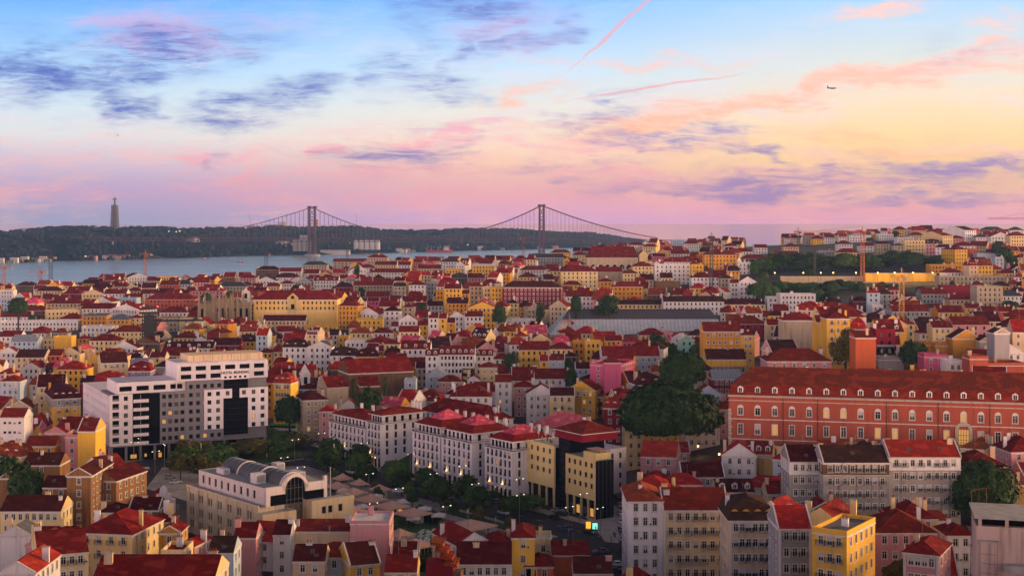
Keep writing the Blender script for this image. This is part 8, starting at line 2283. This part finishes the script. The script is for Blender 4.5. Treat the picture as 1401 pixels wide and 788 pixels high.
crane(973, 327, 402, 1080, -5, 6, M_CRD, 'thin dark tower crane mast beside the vivid orange block', 1.0)
crane(1115, 340, 385, 1180, 0, 0, M_CRD, 'thin dark mast left of the floodlit wall', .7)
crane(5, 366, 398, 1350, 10, -8, M_CRO, 'orange crane at the frame edge before the river', 1.6)
crane(55, 372, 396, 1380, 8, -18, M_CRO, 'orange crane with a low jib standing before the river at the left', 1.5, .1)
crane(69.5, 352, 398, 1360, 6, -3, M_CRD, 'dark slim harbour crane before the river at the left', 1.4)
crane(199, 348, 372, 1600, 8, -8, M_CRO, 'reddish crane sticking up into the river behind the white gabled house', 1.3)
crane(364, 348, 364, 1700, 5, -4, M_CRD, 'small pale crane on the waterfront left of the nearer bridge tower', 1.6)
crane(475, 332, 352, 2300, 4, -6, M_CRD, 'dark thin crane before the far silos', 1.6)
crane(716, 326, 350, 2600, -4, 6, M_CRR, 'reddish harbour crane just left of the farther bridge tower', 2.0, .2)
crane(779, 440, 468, 800, 4, -12, M_CRO, 'orange crane with folded jib before the left end of the station', .9)
crane(1405, 300, 420, 1050, 8, -54, M_CRO, 'thin red jib of a crane outside the frame above the right skyline', .9)
crane(1092, 318, 336, 1500, 4, -6, M_CRD, 'small dark crane on the right skyline', 1.0)

# ================================================================== floodlit wall on the right hill
Yw = 1135.0; zg = CAMH - (386 - EYE) * Yw / F; M_FW = wallmat('floodlit_yellow', (.62, .40, .08), .2, 6)
def hillwall(x0, x1, top, bot, Y, mat, name, label, cope=True):
    xa_, xb_ = U(x0) * Y, U(x1) * Y; z0_, z1_ = CAMH - (bot - EYE) * Y / F, CAMH - (top - EYE) * Y / F; mb = MB(); mb.box(0, 0, z0_ - z0_ - 6, xb_ - xa_, 2.5, z1_ - z0_, mat)
    if cope: mb.box(-.2, -.3, z1_ - z0_ + .003, xb_ - xa_ + .2, 2.8, z1_ - z0_ + .5, M_STONE)
    n_ = int((xb_ - xa_) / 7)
    for k in range(n_ + 1): mb.box(k * (xb_ - xa_ - 1) / max(n_, 1), -.35, -6, k * (xb_ - xa_ - 1) / max(n_, 1) + 1, -.004, z1_ - z0_, mat)
    return tag(mb.build(name, None, (xa_, Y, z0_)), label, 'wall')
hillwall(1184, 1281, 374.5, 386, 1130, M_FW, 'garden_wall', 'bright yellow floodlit wall on the right hillside')
hillwall(1068, 1183, 379, 386, 1140, WALL['S'], 'garden_wall', 'pale weathered garden wall with small lamps left of the floodlit yellow wall')
hillwall(1118, 1232, 387, 403, 1090, wallmat('old_stone', (.22, .19, .155), .8, 5), 'retaining_wall', 'old dark stone retaining wall below the floodlit yellow wall')
def point(x, y, z, e, col, r_=.4):
    l_ = bpy.data.lights.new('lamp_light', 'POINT'); l_.energy = e; l_.color = col; l_.shadow_soft_size = r_; o = bpy.data.objects.new('lamp_light', l_); COL.objects.link(o); o.location = (x, y, z); return o
for k, sx in enumerate([1060, 1099, 1123, 1140, 1171, 1201, 1224, 1249, 1276]):
    Y = 1120; x = U(sx) * Y; z = CAMH - (374 - EYE) * Y / F; mb = MB(); mb.bar((0, 0, -7), (0, 0, 0), .14, M_IRON); mb.lathe([(0, -.1), (.45, .2), (.45, .7), (0, .95)], M_LAMP if sx != 1186 else M_RLAMP, 8)
    o = tag(mb.build('garden_lamp', None, (x, Y, z)), 'small glowing garden lamp in the row along the floodlit wall', 'lamp', 'garden lamps along the floodlit wall')
    l_ = point(0, -1.2, .4, 6000 if sx > 1180 else 3500, (1, .52, .12)); l_.parent = o
for k, (sx, sy, Y, z_) in enumerate([(871, 601, 500, 0), (955, 598, 488, 0), (984, 607, 470, 0), (966, 590, 505, 0), (884, 607, 490, 0), (902, 606, 486, 0)]):
    x = U(sx) * Y; z = terr(x, Y); mb = MB(); mb.bar((0, 0, 0), (0, 0, 4), .08, M_IRON); mb.lathe([(0, 3.9), (.32, 4.1), (.32, 4.5), (0, 4.7)], M_RLAMP if k in (0, 4) else M_LAMP, 8)
    o = tag(mb.build('street_lantern', None, (x, Y, z)), 'glowing street lantern under the edge of the biggest tree', 'lamp', 'lanterns under the biggest tree')
    l_ = point(0, 0, 3.6, 260, (1, .25, .1) if k in (0, 4) else (1, .55, .2)); l_.parent = o

# ================================================================== nearest roof things
Y = 150.0; P0 = at(1336, 788, Y); s_ = Y / F
root = empty('rooftop_stair_house', (P0.x, Y, P0.z - 6), R(-14), 'rough pinkish concrete stair house with flat slab roof at the bottom right corner', 'stair house')
M_PC = wallmat('rough_pink', (.50, .36, .33), .55, 8); hh = CAMH - (719 - EYE) * s_ - P0.z + 6; w_ = 9
mb = MB(); mb.box(0, 0, -4, w_, 7, hh, M_PC, 'b'); mb.box(.4, -.35, -4, 2.0, -.003, hh - 1.6, M_PC, 'b'); mb.build('wall', root)
mb = MB(); mb.box(-.25, -.5, hh + .85, w_ + .5, 7.5, hh + 1.05, M_CONC); mb.build('roof_slab', root)
for x in (0.2, 2.9, 5.6): mb = MB(); mb.box(x, .2, hh, x + .35, .6, hh + .85, M_PC); mb.build('roof_pier', root)
mb = MB(); mb.box(.3, .8, hh + .003, w_, 6.5, hh + .848, M_BLACKGL); mb.build('vent_gap', root)
mb = MB(); mb.box(.2, -.5, hh - 1.6, 2.2, .2, hh - 1.45, M_CONC); mb.build('ledge', root)
mb = MB(); zl = hh - 4.4; mb.box(2.75, -1.6, zl, w_, -.36, zl + .7, M_CONC); mb.build('canopy_slab', root)
mb = MB()
for k in range(8): mb.bar((.5, -.42, hh - 2.8 - k * 1.0), (1.95, -.42, hh - 2.9 - k * 1.0), .02, M_IRON)
mb.bar((1.98, -.42, -3), (2.1, -.42, hh - 1.6), .03, M_CRO); mb.build('cable', root)
P1 = at(1327, 788, 158.0); M_RUST = plain('rusty_pipe', (.16, .06, .03), .8)
mb = MB(); s2 = 158.0 / F; top = (788 - 669) * s2
mb.bar((0, 0, -6), (.2, 0, top - .1), .05, M_RUST); mb.bar((26 * s2, .6, -3), (25 * s2, .6, top), .05, M_RUST); mb.bar((13 * s2, .3, -2), (13.5 * s2, .3, top), .035, M_RUST); mb.bar((.2, 0, top - .1), (25 * s2, .6, top), .04, M_RUST); mb.bar((.1, 0, top * .62), (9 * s2, 0, top * .45), .03, M_RUST)
tag(mb.build('pipe_mast', None, P1), 'rusty pipe frame standing beside the pinkish stair house', 'mast')
Yn = 225.0; P0 = at(583, 788, Yn); s_ = Yn / F
root = empty('chimney_stack', (P0.x, Yn, P0.z - 4), R(-8), 'dark red chimney wall with stepped orange tiles on its top at the bottom edge', 'chimney')
mb = MB(); M_CW = wallmat('chimney_red', (.20, .015, .025), .3); mb.box(0, 0, -4, 37 * s_, 2.2, 4 + 22 * s_, M_CW, 'b'); mb.box(37 * s_, .1, -4, 48 * s_, 2.1, 4 + 8 * s_, WALL['K'], 'b'); mb.build('wall', root)
for k in range(4):
    mb = MB(); x0 = (6 + k * 6.5) * s_; zt = 4 + (47 - k * 9) * s_
    for j in range(5):
        xa_ = x0 + j * 3.6 * s_
        for t in range(5):
            t0, t1 = math.pi * t / 5, math.pi * (t + 1) / 5; rr = 1.8 * s_
            mb.poly([(xa_ + rr - rr * math.cos(t0), -.5, zt - j * .6 * s_ + rr * .7 * math.sin(t0)), (xa_ + rr - rr * math.cos(t1), -.5, zt - j * .6 * s_ + rr * .7 * math.sin(t1)), (xa_ + rr - rr * math.cos(t1) + .1, 2.0, zt - j * .6 * s_ + rr * .7 * math.sin(t1) + .5), (xa_ + rr - rr * math.cos(t0) + .1, 2.0, zt - j * .6 * s_ + rr * .7 * math.sin(t0) + .5)], ROOF['o'])
        mb.box(xa_, -.4, zt - j * .6 * s_ - 3.5 * s_, xa_ + 3.6 * s_, 1.9, zt - j * .6 * s_ - .02, ROOF['o'])
    mb.build('tile_row', root)
for k, (sx, top) in enumerate([(557, 732), (573, 730), (589, 728), (615, 735)]):
    p = at(sx, 788, 222); h_ = (788 - top) * 222 / F; mb = MB(); mb.bar((0, 0, -3), (0, 0, h_), .03, M_IRON); mb.bar((-.5, 0, h_ - .1), (.5, 0, h_ - .1), .02, M_IRON); mb.bar((-.3, 0, h_ - .5), (.3, 0, h_ - .5), .02, M_IRON)
    tag(mb.build('antenna', None, p), 'thin dark aerial pole rising beside the stepped red chimney', 'antenna', 'aerial poles beside the stepped chimney')
# small white ornate gable of the square's chapel
p = gp(224, 700, 3); root = empty('chapel', (p.x, p.y, 0), R(20), 'small white chapel with an ornate stepped gable by the left junction', 'chapel')
mb = MB(); pts = [(-3.4, 0), (3.4, 0), (3.4, 6.6), (2.3, 6.8), (2.1, 8.2), (1.2, 8.4), (1.0, 9.8), (0, 10.8), (-1.0, 9.8), (-1.2, 8.4), (-2.1, 8.2), (-2.3, 6.8), (-3.4, 6.6)]
mb.poly([(x, 0, z) for x, z in pts], WALL['W']); mb.poly([(x, .6, z) for x, z in pts][::-1], WALL['W'])
for k in range(len(pts)): a_, b_ = pts[k], pts[(k + 1) % len(pts)]; mb.poly([(a_[0], 0, a_[1]), (a_[0], .6, a_[1]), (b_[0], .6, b_[1]), (b_[0], 0, b_[1])], WALL['W'])
mb.box(-1.0, -.04, 0, 1.0, -.003, 3.2, M_DFRAME); mb.box(-.6, -.04, 5, .6, -.003, 6.6, M_GLASS); mb.build('gable_front', root)
mb = MB(); mb.box(-3.2, .61, 0, 3.2, 12, 5.6, WALL['W'], 'bt'); mb.build('wall', root)
mb = MB(); mb.poly([(-3.5, .61, 5.6), (0, .61, 8), (0, 12, 8), (-3.5, 12, 5.6)], ROOF['r']); mb.poly([(3.5, .61, 5.6), (3.5, 12, 5.6), (0, 12, 8), (0, .61, 8)], ROOF['r']); mb.build('roof', root)

# ================================================================== filling the town between the sighted houses
IW, IH = 1401, 788
def corners(d):
    c_, s_ = math.cos(d['a']), math.sin(d['a']); out = []
    for lx, ly in ((-d['W'] / 2, 0), (d['W'] / 2, 0), (d['W'] / 2, d['D']), (-d['W'] / 2, d['D'])): out.append((d['x'] + c_ * lx - s_ * ly, d['y'] + s_ * lx + c_ * ly))
    return out
def bbox(d, low=0.0):
    cs = corners(d); us = [700.5 + F * x / y for x, y in cs]; ym = d['y']
    top = EYE + (CAMH - d['z0'] - d['h'] - d['rh'] * .7) * F / (ym + d['D'] * .5); bot = EYE + (CAMH - d['z0'] - d['h'] * low) * F / ym
    return max(0, int(min(us))), min(IW, int(max(us)) + 1), max(0, int(top)), min(IH, int(bot) + 1)
SQUARE = [(100, 640), (150, 598), (300, 585), (420, 575), (440, 600), (845, 600), (862, 640), (875, 800), (560, 800), (540, 742), (330, 735), (230, 718)]
def in_poly(x, y, P_):
    r_ = False; j = len(P_) - 1
    for i in range(len(P_)):
        if (P_[i][1] > y) != (P_[j][1] > y) and x < (P_[j][0] - P_[i][0]) * (y - P_[i][1]) / (P_[j][1] - P_[i][1]) + P_[i][0]: r_ = not r_
        j = i
    return r_
HB = np.full((IH, IW), 1e9)            # depth of the nearest sighted building (its upper part)
ALLD = np.full((IH, IW), 1e9)
for d in HOUSES:
    x0, x1, y0, y1 = bbox(d, .45)
    if x1 > x0 and y1 > y0: HB[y0:y1, x0:x1] = np.minimum(HB[y0:y1, x0:x1], d['y'])
    x0, x1, y0, y1 = bbox(d)
    if x1 > x0 and y1 > y0: ALLD[y0:y1, x0:x1] = np.minimum(ALLD[y0:y1, x0:x1], d['y'])
for (tx, ty, tw__) in TREES:           # keep the big trees clear
    if tw__ > 4.5:
        zc = terr(tx, ty) + tw__; sx = 700.5 + F * tx / ty; sy = EYE + (CAMH - zc) * F / ty; r_ = tw__ * F / ty * .8
        x0, x1, y0, y1 = max(0, int(sx - r_)), min(IW, int(sx + r_)), max(0, int(sy - r_)), min(IH, int(sy + r_))
        if x1 > x0 and y1 > y0: HB[y0:y1, x0:x1] = np.minimum(HB[y0:y1, x0:x1], ty)
for yy_ in range(596, 770):           # keep the square and its streets in view
    row = [x_ for x_ in range(150, 872, 2) if in_poly(x_, yy_, SQUARE)]
    for x_ in row: HB[yy_, x_:x_ + 2] = np.minimum(HB[yy_, x_:x_ + 2], CAMH * F / (yy_ - EYE) - 6)
FOOT = [(d['x'] - math.sin(d['a']) * d['D'] / 2, d['y'] + math.cos(d['a']) * d['D'] / 2, d) for d in HOUSES] 
GRID = {}
def gadd(cx, cy, d):
    r_ = math.hypot(d['W'], d['D']) / 2
    for i in range(int((cx - r_) // 20), int((cx + r_) // 20) + 1):
        for j in range(int((cy - r_) // 20), int((cy + r_) // 20) + 1): GRID.setdefault((i, j), []).append((cx, cy, d))
for f_ in FOOT: gadd(*f_)
def inside(px_, py_, cx, cy, d, m=0.0):
    dx_, dy_ = px_ - cx, py_ - cy; c_, s_ = math.cos(d['a']), math.sin(d['a'])
    return abs(dx_ * c_ + dy_ * s_) < d['W'] / 2 + m and abs(-dx_ * s_ + dy_ * c_) < d['D'] / 2 + m
def clash(d, cx, cy):
    pts = corners(d) + [(cx, cy)]; pts += [((pts[k][0] + cx) / 2, (pts[k][1] + cy) / 2) for k in range(4)]
    for px_, py_ in pts:
        for (ex, ey, e_) in GRID.get((int(px_ // 20), int(py_ // 20)), ()):
            if inside(px_, py_, ex, ey, e_, .3): return True
    for (i, j) in {(int(p_[0] // 20), int(p_[1] // 20)) for p_ in pts}:
        for (ex, ey, e_) in GRID.get((i, j), ()):
            if inside(ex, ey, cx, cy, d): return True
    return False
BELT = [(1012, 335), (1290, 335), (1290, 408), (1225, 412), (1180, 425), (1020, 425)]
SKYLINE = [(-100, 386), (100, 386), (150, 374), (230, 380), (330, 374), (400, 369), (450, 360), (520, 353), (620, 353), (700, 350), (740, 348), (800, 339), (900, 327), (960, 326), (1000, 326), (1050, 321), (1100, 320), (1150, 317), (1200, 314), (1260, 310), (1290, 313), (1345, 312), (1500, 312)]
rn = random.Random(99)
WP = 'WWWWCCCCEYYOPPGSWWCYOEB'; RP = 'rrrrrrrdddbbbrnnooop'
Y = 270.0
while Y < 2150:
    step = 9.5 + Y * .005
    x = U(-70) * Y
    while x < U(1470) * Y:
        W = rn.uniform(6.5, 13.5) * (1 + (Y > 1100) * .15); cellk = (int(x // 70), int(Y // 60))
        ang = R(((cellk[0] * 37 + cellk[1] * 61) % 50) - 34 + rn.uniform(-4, 4)); xx, yy = x + W / 2, Y + rn.uniform(-4, 4)
        x += W * rn.choice((1.0, 1.0, 1.05, 1.5))
        zg = terr(xx, yy); sx = 700.5 + F * xx / yy; sb = EYE + (CAMH - zg) * F / yy
        if zg < -8 or in_poly(sx, sb, SQUARE) or in_poly(sx, sb, BELT): continue
        D = rn.uniform(8, 13); n_ = rn.choice((2, 3, 3, 4, 4, 5)); hh = n_ * 3.2 + rn.uniform(-.6, 1.2)
        rt = rn.choice('gggggehhhm' if Y < 1200 else 'gggehh'); rk = rn.choice(RP)
        d = dict(x=xx, y=yy, a=ang, W=W, D=D, z0=zg, h=hh, rh=3.0, wk=rn.choice(WP if yy < 600 else WP + 'GSKEECCYOYO'), rk=rk, rt=rt, det=2 if yy < 640 else 1, label=None, sides='lr' if yy < 500 else '', kw=dict(nch=rn.choice((0, 1, 2, 2, 3)), dn=rn.choice((0, 0, 0, 2, 3)) if rt in 'gm' else 0), infill=True)
        cx, cy = xx - math.sin(ang) * D / 2, yy + math.cos(ang) * D / 2
        if clash(d, cx, cy): continue
        x0, x1, y0, y1 = bbox(d)
        if y0 < interp(sx, SKYLINE): continue
        if x1 - x0 < 2 or y1 - y0 < 2: continue
        tot = (x1 - x0) * (y1 - y0)
        if (HB[y0:y1, x0:x1] > yy + 4).sum() > 0 and ((HB[y0:y1, x0:x1] < 1e8) & (HB[y0:y1, x0:x1] > yy + 4)).sum() > .12 * tot: continue
        vis = (ALLD[y0:y1, x0:x1] > yy).sum()
        if vis < max(14, .05 * tot): continue
        ALLD[y0:y1, x0:x1] = np.minimum(ALLD[y0:y1, x0:x1], yy)
        gadd(cx, cy, d); PENDING.append(d)
    Y += step
# what each one shows in the picture, nearest first
zb = np.full((IH, IW), 1e9)
for d in sorted(HOUSES + [q for q in PENDING if q['infill']], key=lambda q: q['y']):
    x0, x1, y0, y1 = bbox(d); sub = zb[y0:y1, x0:x1]
    d['vis'] = int((sub > d['y']).sum()) if sub.size else 0
    sub[sub > d['y']] = d['y']
hv = {(round(d['x'], 3), round(d['y'], 3)): d['vis'] for d in HOUSES}
for d in PENDING:
    if not d['infill']: d['vis'] = hv.get((round(d['x'], 3), round(d['y'], 3)), 0)
    big_ = d['W'] > 21 or d['h'] > 19
    d['cat'] = d['kw'].get('cat') or ('apartment block' if big_ else 'house')
INDIV = {'house': 272, 'apartment block': 90}
pool = {}
for d in sorted(PENDING, key=lambda q: -q['vis'] - (1e6 if q['label'] else 0)): pool.setdefault(d['cat'], []).append(d)
for k, lst in pool.items():
    for i, d in enumerate(lst): d['solo'] = i < INDIV.get(k, 50) and d['vis'] > 0 or bool(d['label'])
    print('KIND', k, len(lst), sum(q['solo'] for q in lst), lst[-1]['vis'])

# ------------------------------------------------------------------ names for each: its look, and where it stands
MARKS = [('the modern hotel', 255, 565), ('the glass station', 870, 442), ('the church ruin', 310, 435), ('the yellow palace', 405, 425), ('the red barracks', 1200, 560), ('the white apartment row', 600, 600), ('the dark red block', 730, 405), ('the hilltop church', 838, 350), ('the magenta cube', 838, 520), ('the biggest tree', 917, 562), ('the shopping centre', 345, 690), ('the yellow office block', 775, 645), ('the vivid orange block', 990, 357), ('the lift tower', 204, 440), ('the floodlit wall', 1235, 378), ('the yellow tower crane', 1233, 440), ('the brown walled church', 520, 512), ('the deep yellow townhouse', 1135, 740), ('the mint green house', 938, 468), ('the orange blank wall', 1185, 470), ('the deck of the bridge', 600, 330), ('the white skyline gable', 1300, 315), ('the yellow corner block', 65, 545), ('the cream villa', 165, 750), ('the grey tenements', 1190, 650), ('the white gabled riverside house', 188, 375), ('the vivid yellow house', 708, 745), ('the pale terrace', 55, 446)]
SHAPE = dict(g='gabled', e='gable fronted', h='hip roofed', f='flat topped', m='mansard', s='lean to roofed')
lab = {}
for d in PENDING:
    if not d['solo'] or d['label']: continue
    x0, x1, y0, y1 = bbox(d); d['sx'], d['sy'] = (x0 + x1) / 2, (y0 + y1) / 2
    nm, mx_, my_ = min(MARKS, key=lambda q: math.hypot(q[1] - d['sx'], (q[2] - d['sy']) * 1.6))
    ddx, ddy = d['sx'] - mx_, d['sy'] - my_
    relw = ('left of' if ddx < 0 else 'right of') if abs(ddx) > abs(ddy) * 1.3 else ('above' if ddy < 0 else 'below')
    size = 'narrow ' if d['W'] < 9.5 else ('wide ' if d['W'] > 17 else '')
    rdesc = (RNAME[d['rk']] + ' roof') if d['rk'] not in 'z' else 'metal roof'
    key = '%s%s %s house, %s, %s %s' % (size, WNAME[d['wk']], SHAPE[d['rt']], rdesc, relw, nm)
    if d['cat'] != 'house': key = key.replace(' house,', ' block,')
    lab.setdefault(key, []).append(d)
ORD = ['', 'second', 'third', 'fourth', 'fifth', 'sixth', 'seventh', 'eighth', 'ninth', 'tenth', 'eleventh', 'twelfth']
for key, lst in lab.items():
    lst.sort(key=lambda q: q['sx'])
    for i, d in enumerate(lst):
        w_ = key
        if len(lst) > 1:
            w_ = key + (', leftmost' if i == 0 else ', rightmost' if i == len(lst) - 1 else ', ' + ORD[min(i, 11)] + ' from left')
        if len(w_.split()) > 16: w_ = w_.replace('gable fronted', 'gable-fronted').replace('hip roofed', 'hip-roofed').replace('flat topped', 'flat-topped').replace('lean to roofed', 'lean-to')
        d['label'] = w_; d['auto'] = True

far = MB()
for d in PENDING:
    kw = dict(d['kw']); kw.pop('cat', None); nm = kw.pop('name', None)
    if d['solo']:
        nm = nm if nm not in (None, 'house') else ('house' if d['cat'] == 'house' else d['cat'].replace(' ', '_'))
        if d['y'] > 1250: kw['nch'] = min(kw.get('nch', 1), 1)
        grp = None if not d.get('auto') else ('houses packed over the hillsides' if d['cat'] == 'house' else 'larger blocks among the houses')
        house(d['x'], d['y'], d['a'], d['W'], d['D'], d['z0'], d['h'], d['wk'], d['rk'], d['rt'], det=d['det'], label=d['label'], sides=d['sides'], cat=d['cat'], name=nm, group=grp, **kw)
    else:
        for k in ('nch', 'dn', 'feat', 'style', 'litp'): kw.pop(k, None)
        house(d['x'], d['y'], d['a'], d['W'], d['D'], d['z0'], d['h'], d['wk'], d['rk'], d['rt'], det=1, sides=d['sides'], into=far, **kw)
        if d['y'] < 1400:
            r3 = random.Random(int(d['x'] * 7 + d['y'])); c_, s_ = math.cos(d['a']), math.sin(d['a'])
            for k in range(r3.choice((0, 1, 1, 2))):
                lx, ly = r3.choice((-.4, .4, .1)) * d['W'], r3.uniform(.35, .65) * d['D']; cx, cy = d['x'] + c_ * lx - s_ * ly, d['y'] + s_ * lx + c_ * ly; zt_ = d['z0'] + d['h'] + (2.0 if d['rt'] != 'f' else .2)
                far.obox((cx, cy, 0), (c_, s_), r3.choice((.4, .7)), .35, zt_ - 1.5, zt_ + r3.uniform(1.8, 3.0), WALL[r3.choice('WWCE')])
tag(far.build('distant_houses'), 'many small red roofed houses filling the gaps of the hillsides', 'houses', kind='stuff')

# ------------------------------------------------------------------ air
if HAZE > 0:
    mb = MB(); m = bpy.data.materials.new('haze'); m.use_nodes = True; nt = m.node_tree; nt.nodes.clear(); b = NB(nt)
    v = b.node('ShaderNodeVolumePrincipled'); o_ = b.node('ShaderNodeOutputMaterial'); b.link(v.outputs[0], o_.inputs['Volume'])
    v.inputs['Color'].default_value = (.26, .50, 1.0, 1); v.inputs['Density'].default_value = HAZE; v.inputs['Anisotropy'].default_value = 0.2
    mb.box(-7500, -700, -32, 7500, 9000, 345, m)
    tag(mb.build('haze'), 'thin bluish evening haze over the river and the far hills', 'haze', kind='stuff')
